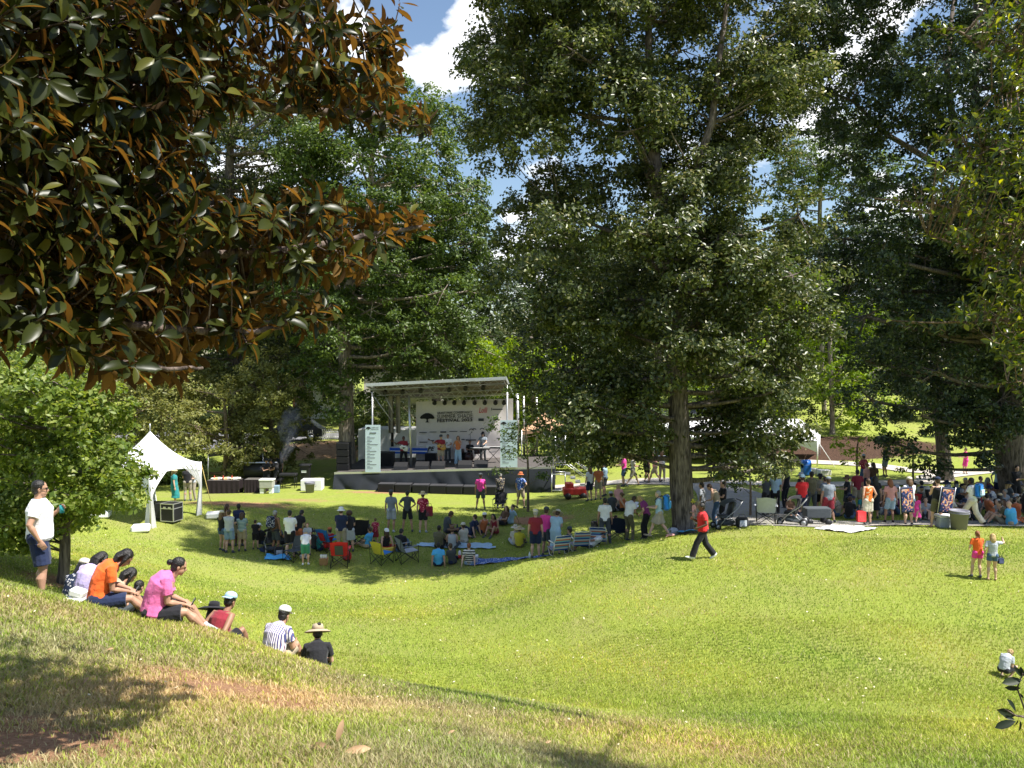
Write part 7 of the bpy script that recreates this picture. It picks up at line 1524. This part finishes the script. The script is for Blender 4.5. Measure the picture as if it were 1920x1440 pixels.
P(1060,1040,60,'lowchair+lap','person in navy sitting among the striped chairs',h=1.7,top='navy',bot='navy',bk_='long',hat='cap',hatc='dgrey',Y=29.4)
P(1108,1036,75,'lie+lap','person in a white shirt and cap lying back in a striped chair',h=1.7,top='white',bot='dgrey',hat='fedora',hatc='black',Y=28.9,skin='m')
P(1134,1022,-5,'wide+down','man in a white t-shirt and dark jeans shorts beside the striped chairs',h=1.72,g=1.1,top='white',bot='dgrey',bk_='long',hair='k',skin='m',Y=29.2)
P(1180,1018,-50,'stoop+front+down','man in a white t-shirt and olive trousers leaning forward left of the oak',h=1.72,g=1.1,top='white',bot='olive',bk_='long',hair='b',skin='m',Y=29.2)
P(1210,1016,60,'stoop+hold','woman in a long black skirt and purple top left of the oak',h=1.66,top='purple',bot='black',bk_='wide',hs='bob',hair='y',Y=29.2)
P(1236,1012,75,'walk+front','woman with a blue backpack stepping left beside the oak trunk',h=1.70,top='lblue',bot='khaki',bk_='skirt',hs='short',hair='g',skin='p',shoe='tan',Y=28.3); backpack(*PEOPLE[-1],'blue','large bright blue backpack worn by the woman beside the oak',sz=(.36,.24,.55),col2='sky')
P(1158,1008,-90,'chair+lap','child in blue sitting in the navy camp chair',h=1.3,top='blue',bot='navy',Y=30.6)
P(1132,985,-40,'cross+lap','person in a black top sitting far behind the white t-shirt',h=1.72,top='black',bot='dgrey',hair='k',Y=34,skin='m')
P(1148,980,20,'cross+lap','person in dark clothes in the far group left of the oak',h=1.7,top='dgrey',bot='black',hat='cap',hatc='lgrey',Y=36)
P(1168,975,60,'side+back','woman in a coral top in the far group left of the oak',h=1.66,top='rust',tk_='tank',bot='black',hs='bun',hair='n',Y=36)
P(1160,968,0,'kneel+front','woman kneeling in a pink top in the far group',h=1.6,top='lpink',bot='tan',hs='bob',hair='y',Y=37.5)
# right of the trunk
P(1296,990,200,'stand+front','child in a green sun hat facing the camera right of the oak trunk',h=1.25,top='lpink',bot='tan',hat='sun',hatc='yellow',Y=28.8)
P(1316,985,60,'stand+down','dark haired man in a pale t-shirt right of the oak trunk',h=1.78,top='lgrey',bot='dgrey',bk_='long',hair='k',skin='m',Y=30.5)
P(1342,985,60,'stoop+front','woman bending over the dark pushchair',h=1.74,top='tan',tk_='tank',bot='denim',bk_='long',hs='short',hair='b',Y=30)
P(1356,980,100,'contra+front','person in dark clothes behind the dark pushchair',h=1.66,top='black',bot='black',bk_='long',hs='short',hair='k',Y=31)
P(1305,985,120,'chair+lap','person in pale clothes sitting right behind the oak trunk',h=1.55,top='cream',bot='cream',bk_='long',hat='fedora',hatc='straw',Y=29.5)
# stage performers
e=person(spos(757,2.0),180,'wide+guitar',1.78,1.15,'d','k','short','maroon','tee','black','long','white',label='bass player in a dark red shirt on the left of the stage')
def guitar(e,J,label,body,neck=True):
    M_=LM(e); c=J['pel']+J['fwd']*.20+Vector((-.02,0,.18)); t=thing('guitar',M_@c,label,'guitar'); t.rotation_euler=e.rotation_euler; t.scale=e.scale; Rm=Matrix.Rotation(R(-28),3,'Y')
    m=MB(); m.ball((-.12,0,-.06),(.19,.05,.17),Rm,14,8); m.ball((.10,0,.03),(.14,.05,.13),Rm,14,8); m.build('body',body,t)
    m=MB(); m.tube([Rm@Vector((.15,.02,.02)),Rm@Vector((.75,.03,.02))],.022,6); m.box(Rm@Vector((.8,.03,.02)),(.14,.02,.07),Rm); m.build('neck',mat('guitar_neck',(.12,.06,.03)),t); MB().lathe([(0,0),(.045,0),(.045,.004),(0,.004)],(0,.052,-.02),12,Matrix.Rotation(R(-90),3,'X')).build('sound_hole',blackm,t)
guitar(*PEOPLE[-1],'white bass guitar held by the player on the left',whitep)
e=person(spos(827,1.9),180,'stand+guitar',1.80,1.2,'l','g','short','maroon','tee','tan','shorts','dgrey','cap','dgrey',label='guitarist in a red patterned shirt and cap at the centre of the stage'); guitar(*PEOPLE[-1],'light brown acoustic guitar held by the man at the centre of the stage',mat('guitar_wood',(.5,.27,.08),.3,.5))
person(spos(859,2.0),180,'stand+mic',1.72,.95,'m','b','long','rust','tank','lblue','wide','tan',label='singer in a coral top and long pale blue skirt on the stage')
person(spos(906,2.9),165,'stand+keys',1.80,1.1,'l','k','long','grey','tee','dgrey','long','black','fedora','black',label='keyboard player in a black hat and grey shirt')
person(spos(881,3.7),180,'chair+front',1.75,1.0,'m','k','short','black','tee','black','long','black',label='drummer in black sitting behind the drum kit')
person(spos(840,3.3),175,'stand+guitar',1.70,1.0,'m','k','short','white','tee','dgrey','long','white',label='player in white behind the guitarist on the stage')
# food stall, tent
G='people at the food stall'
for px,py,Y,yaw,pk,top,h,lb in((500,905,46.6,180,'stand+front','black',1.75,'cook in a black shirt behind the grey cooler'),(516,905,47.0,120,'stoop+front','black',1.78,'cook in black leaning over the barbecue'),(525,905,48.5,150,'stand+down','dgrey',1.75,'person in dark clothes behind the cooks')):
    person(hh(px,py,Y),yaw,pk,h,1.1,'m','k','short',top,'tee','black','long','black','cap','black',label=lb,group=G)
person(hh(327,940,38.0),-70,'stand+down',1.74,1.1,'l','y','bob','teal','dress',bk_=None,shoe='tan',hat='fedora',hatc='straw',label='woman in a dark teal dress inside the peaked tent'); person(hh(352,938,40),20,'stand+front',1.78,1.1,'m','b','short','black','tee','khaki','long',label='person in tan trousers behind the curtain of the peaked tent'); person(hh(362,936,40.5),160,'stand+front',1.72,1.1,'l','b','short','lgrey','tee','khaki','long',label='person in a pale shirt and tan trousers beyond the peaked tent')
# left-centre background near the stage stairs and oak
G='people beyond the oak on the path'
bgp=[(1106,925,40,30,'stand+down','white','navy','white t-shirt person by the red cart'),(1122,926,40,0,'stand+down','rust','khaki','person in an orange top right of the red cart'),(1134,922,41,60,'stand+front','lblue','dgrey','person in pale blue right of the red cart'),
 (1170,908,43.5,90,'stand+front','hot','denim','woman in a magenta top left of the oak, far path'),(1186,909,43,-90,'walk+front','cream','khaki','person in a cream dress walking on the far path'),(1212,905,44,-60,'stand+down','black','black','tall person in black on the far path left of the oak'),(1228,908,43.5,90,'walk+down','lpink','tan','person in pale pink next to the oak trunk, far path'),(1241,906,44,-30,'stand+front','white','khaki','person in white partly behind the oak trunk, far path'),
 (1356,925,40.5,0,'stand+down','tan','tan','person with bare legs half hidden by low oak leaves')]
for px,py,Y,yaw,pk,top,bot,lb in bgp: person(hh(px,py,Y),yaw,pk,1.72,1.05,'lm'[px%2],'bkn'[px%3],['short','bob','long'][px%3],top,'tee',bot,['shorts','long'][px%2],label=lb,group=G,vox=.028)
# right-hand crowd, standing
G='people in the right hand crowd'
def Q(px,py,yaw,pk,label,Y=None,**k): k.setdefault('group',G); k['label']=label; return person(hh(px,py,Y),yaw,pk,**k)
Q(1436,960,20,'stand+fold','person in a mauve top at the left of the right crowd',Y=33,top='dgrey',bot='black',hair='b',skin='m',h=1.68)
Q(1453,962,-20,'stand+front','man in a teal blue t-shirt near the grey camp chair',Y=33,top='lblue',bot='black',bk_='long',hair='k',skin='t',h=1.8)
Q(1473,955,40,'stand+down','person in a dark top behind the orange pushchair cloth',Y=35,top='black',bot='black',bk_='long',hair='k',h=1.8)
Q(1482,970,180,'chair+lap','child behind the pushchair in the right crowd',Y=31,top='brown',bot='black',h=1.3,hair='b')
Q(1504,978,0,'stand+front','man in a red t-shirt and blue cap by the wagon',Y=31,top='red',bot='navy',bk_='long',hat='capback',hatc='lblue',h=1.76,g=1.12)
Q(1502,965,100,'contra+down','person in black with a white cap behind the red t-shirt',Y=33.5,top='black',bot='black',hat='cap',hatc='lgrey',h=1.7)
Q(1521,972,0,'wide+fold','tall man in an olive grey t-shirt behind the wagon',Y=32,top='olive',bot='dgrey',bk_='long',hair='k',skin='t',h=1.86,g=1.1)
Q(1537,968,-30,'stand+fold','person in a dark brimmed hat right of the olive t-shirt',Y=33,top='khaki',bot='black',hat='sun',hatc='black',h=1.66)
Q(1546,975,20,'stand+front','smaller person in a grey top beside the blue grey t-shirt man',Y=32.5,top='grey',bot='rust',h=1.6,hair='b')
Q(1553,981,0,'walk+down','man in a blue grey t-shirt and dark red shorts stepping off the kerb',Y=30.2,top='grey',bot='maroon',hat='cap',hatc='grey',h=1.74,g=1.2,skin='m')
Q(1588,960,80,'stand+front','person in dark clothes with a brown hat, left of the umbrella group',Y=33,top='black',bot='dgrey',hat='sun',hatc='brown',h=1.6)
Q(1592,972,-40,'sit+knees','person in denim sitting on the shaded grass, left of the orange dress',Y=31.5,top='black',bot='denim',bk_='long',h=1.7,hair='b')
Q(1607,950,0,'stand+down','man in a maroon shirt and pale shorts behind the orange dress',Y=34,top='maroon',bot='tan',h=1.76,skin='m',hair='k')
Q(1627,983,10,'stand+drop','woman in an orange patterned dress carrying a red bag',Y=29.2,top='print_orange',tk_='tank',bot='cream',bk_='skirt',hs='short',hair='b',h=1.72,g=.95); bag(LM(PEOPLE[-1][0])@Vector((-.26,.02,.14)),(.34,.14,.42),'red','red shopping bag held by the woman in the orange patterned dress',0,'shopping_bag')
Q(1640,970,0,'stand+down','person in a long black dress right of the orange dress',Y=31.5,top='black',tk_='dress',bk_=None,hs='long',hair='k',h=1.7)
Q(1619,905,20,'stand+front','woman in a purple print top near the small yellow green tree',Y=41,top='print_red',bot='denim',hat='cap',hatc='lgrey',h=1.7)
Q(1625,925,30,'stand+down','woman in coral with blond hair in the upper right crowd',Y=38,top='lpink',bot='navy',h=1.62,hs='bun',hair='r')
Q(1637,925,0,'stand+down','person in blue jeans dungarees in the upper right crowd',Y=38,top='brown',bot='denim',bk_='long',h=1.66,hs='long',hair='b')
e=Q(1660,897,90,'stand+umb','man in a navy shirt and grey shorts holding a black umbrella',top='navy',bot='grey',h=1.78,g=1.05,hair='k',skin='m',Y=45)
J=PEOPLE[-1][1]; hp_=LM(e)@J['wr'][0]
def umb(q):
    m=MB(); m.lathe([(.62*math.sin(a),.95+.34*math.cos(a)*1.0-.34) for a in np.linspace(1.5,0,9)],n=8); m.lathe([(.61*math.sin(a),.94+.34*math.cos(a)-.34) for a in np.linspace(1.5,0,9)],n=8); m.build('canopy',mat('umbrella_cloth',(.05,.05,.06),.4,.4),q,False)
    MB().tube([(0,0,-.08),(0,0,1.0)],.012,6).build('shaft',steel,q)
item('umbrella',hp_+Vector((0,0,.05)),'black umbrella held over the man on the right path','umbrella',umb)
Q(1668,983,0,'contra+down','woman in a coral t-shirt, pale shorts and black leggings',Y=30.2,top='lpink',bot='lblue',h=1.66,hs='bob',hair='r',shoe='black',skin='m')
e=Q(1704,984,5,'stand+hold','woman in a white t-shirt and denim shorts carrying a folded patterned chair',Y=29.0,top='white',bot='denim',bk_='short',h=1.76,g=1.15,hat='cap',hatc='cream',skin='p',hs='bob',hair='n')
cover_print=mat('cover_print',(.1,.1,.3),.6,.3); nt=cover_print.node_tree; tcc=N(nt,'ShaderNodeTexCoord'); nn_=N(nt,'ShaderNodeTexNoise'); nn_.inputs['Scale'].default_value=5.5; nn_.inputs['Distortion'].default_value=1.5; rr_=N(nt,'ShaderNodeValToRGB'); rr_.color_ramp.interpolation='CONSTANT'; el=rr_.color_ramp.elements; el[0].color=(.02,.03,.09,1); el[1].position=.45; el[1].color=(.08,.12,.35,1)
for p_,c_ in((.50,(.75,.22,.05,1)),(.55,(.8,.55,.3,1)),(.59,(.6,.62,.68,1)),(.64,(.55,.06,.08,1))): k_=el.new(p_); k_.color=c_
nt.links.new(tcc.outputs['Object'],nn_.inputs[0]); nt.links.new(nn_.outputs[0],rr_.inputs[0]); nt.links.new(rr_.outputs[0],nt.nodes['Principled BSDF'].inputs['Base Color'])
def carrybag(e,rot,label,dx):
    q=thing('folded_chair',LM(e)@Vector((dx,-.24,1.0)),label,'folded chair'); q.rotation_euler=(0,R(rot),e.rotation_euler[2]); MB().box((0,0,0),(.48,.1,.92),None,.02).build('cover',mat('cover_dark',(.035,.045,.09),.7,.2),q,False)
    MB().box((0,-.054,0),(.40,.012,.8)).build('print',cover_print,q,False)
    for sx in(-1,1): MB().tube([(sx*.25,-.02,-.5),(sx*.25,-.02,.5)],.014,6).build('frame',alu,q)
carrybag(e,-4,'folded chair with an orange print on a dark cover, left of two',-.25)
e=Q(1757,986,0,'wide+front','woman in a black top and olive shorts with a folded patterned chair on her back',Y=28.6,top='black',tk_='tank',bot='olive',h=1.78,g=1.1,hat='cap',hatc='navy',skin='l',hair='b',shoe=None); carrybag(e,8,'folded chair with a bright print carried on the back, right of two',.18)
Q(1717,982,-40,'walk+down','small child in a pink dress behind the denim shorts woman',Y=30,top='hot',tk_='dress',bk_=None,h=1.05,hs='bob',hair='n')
Q(1735,976,150,'sit+knees','person with bare legs sitting between the two folded chairs',Y=31,top='lgrey',bot='dgrey',h=1.7,skin='l')
e=Q(1822,986,35,'walk+front','man in a white t-shirt and white trousers behind the big bin',Y=29.3,top='white',bot='cream',bk_='wide',h=1.78,hair='k',skin='d',shoe='black'); backpack(*PEOPLE[-1],'blue','navy and pale blue backpack worn by the man in white',col2='lblue')
Q(1873,983,100,'sit+back','grey haired person in a grey t-shirt sitting right of the big bin',Y=30.5,top='lgrey',bot='tan',hair='g',h=1.72)
Q(1880,986,70,'sit+knees','person in an olive top sitting behind the bright blue shirt',Y=29.8,top='olive',bot='khaki',hair='b',h=1.7,skin='l')
Q(1898,986,20,'side+lap','older bald man in a bright blue shirt sitting at the right edge',Y=29.4,top='sky',bot='tan',hs='bald',h=1.76,g=1.25,skin='p')
Q(1887,930,160,'stand+ups','child in light blue with raised arms on the right',Y=36,top='lblue',bot='navy',h=1.35,hair='b')
Q(1872,930,120,'contra+up','person in pale blue before the big right tree',Y=36.5,top='lblue',bot='navy',h=1.6,hair='b')
Q(1905,935,180,'stand+fold','dark haired man in black near the big right tree',Y=35,top='black',bot='black',bk_='long',h=1.76,hair='k')
Q(1810,905,90,'stand+front','person in magenta beyond the right crowd',Y=45,top='hot',bot='hot',h=1.5,hair='b')
# seated rows in the shade on the right
rr=random.Random(77); tops=['black','dgrey','navy','lgrey','maroon','cream','olive','brown','purple','grey','white','teal','khaki','denim','rust']; rows=[]
places=['behind the second folded chair','behind the big bin','left of the man in white','behind the man in white','near the right tree','by the teal blanket','in the deepest shade','in the back row','between the trunks','close to the path','under the low branch','beside the trunk']
used=set(); cnt=0
pks=['cross+lap','sit+knees','legs+back','lowchair+lap','cross+phone+down','side+lap','kneel+front','chair+lap','lowchair+front+left','sit+lap+right']
adj={'black':'black','dgrey':'charcoal','navy':'navy','lgrey':'pale grey','maroon':'dark red','cream':'cream','olive':'olive','brown':'brown','purple':'purple','grey':'blue grey','white':'white','teal':'teal','khaki':'khaki','denim':'denim blue','rust':'rust orange'}
posw={'cross':'cross legged','sit':'with knees up','legs':'leaning back','lowchair':'low seated','side':'sitting sideways','kneel':'kneeling','chair':'seated'}
hats=[None,None,None,'cap','sun','fedora']; hsl=['short','bob','long','bun','short']
for row,(Y,x0,x1,n,py) in enumerate(((31.2,1775,1935,7,968),(32.8,1560,1940,15,955),(34.6,1640,1945,16,945),(37,1700,1950,12,935),(33.2,1665,1760,4,955))):
    for i in range(n):
        px=x0+(x1-x0)*(i+.5)/n+rr.uniform(-6,6); tp=rr.choice(tops); pk=rr.choice(pks); hs_=rr.choice(hsl); ht=rr.choice(hats); hc=rr.choice(['straw','black','cream','navy','lgrey'])
        k0=pk.split('+')[0]; base=f"person in a {adj[tp]} top {posw[k0]}"
        full=f"{base}{', '+{'straw':'straw','black':'black','cream':'cream','navy':'navy','lgrey':'grey'}[hc]+' hat' if ht else ', no hat'}, {places[(row*4+i)%12]}"
        if full in used: full=full.replace('person','slight person')
        for _q in ('tall','stocky','young','older'):
            if full in used: full=f'{_q} '+full.replace('slight ','')
        if len(full.split())>16: full=full.replace(', no hat','').replace('in the deepest shade','in deepest shade').replace(' with knees up',' seated')
        used.add(full)
        e=person(hh(px,py,Y+rr.uniform(-.5,.5)),rr.choice([-30,0,20,60,90,110,150,-60,-100]),pk,rr.uniform(1.55,1.8),rr.choice([1,1.1]),rr.choice('lmtlp'),rr.choice('kbnkgy'),hs_,tp,'tee',rr.choice(['black','dgrey','tan','denim']),rr.choice(['shorts','long']),hat=ht,hatc=hc,label=full,group='people seated in the shade on the right',vox=.028)
        cnt+=1
print('people',len(PEOPLE),round(time.time()-T0,1))

bpy.data.scenes.remove(TMP)

_l={}
for _o in bpy.data.objects:
    if _o.get('label') and _o.parent is None: _l.setdefault(_o['label'],[]).append(_o.name)
print('DUP',[(k,v) for k,v in _l.items() if len(v)>1],[k for k in _l if len(k.split())>16 or len(k.split())<4])
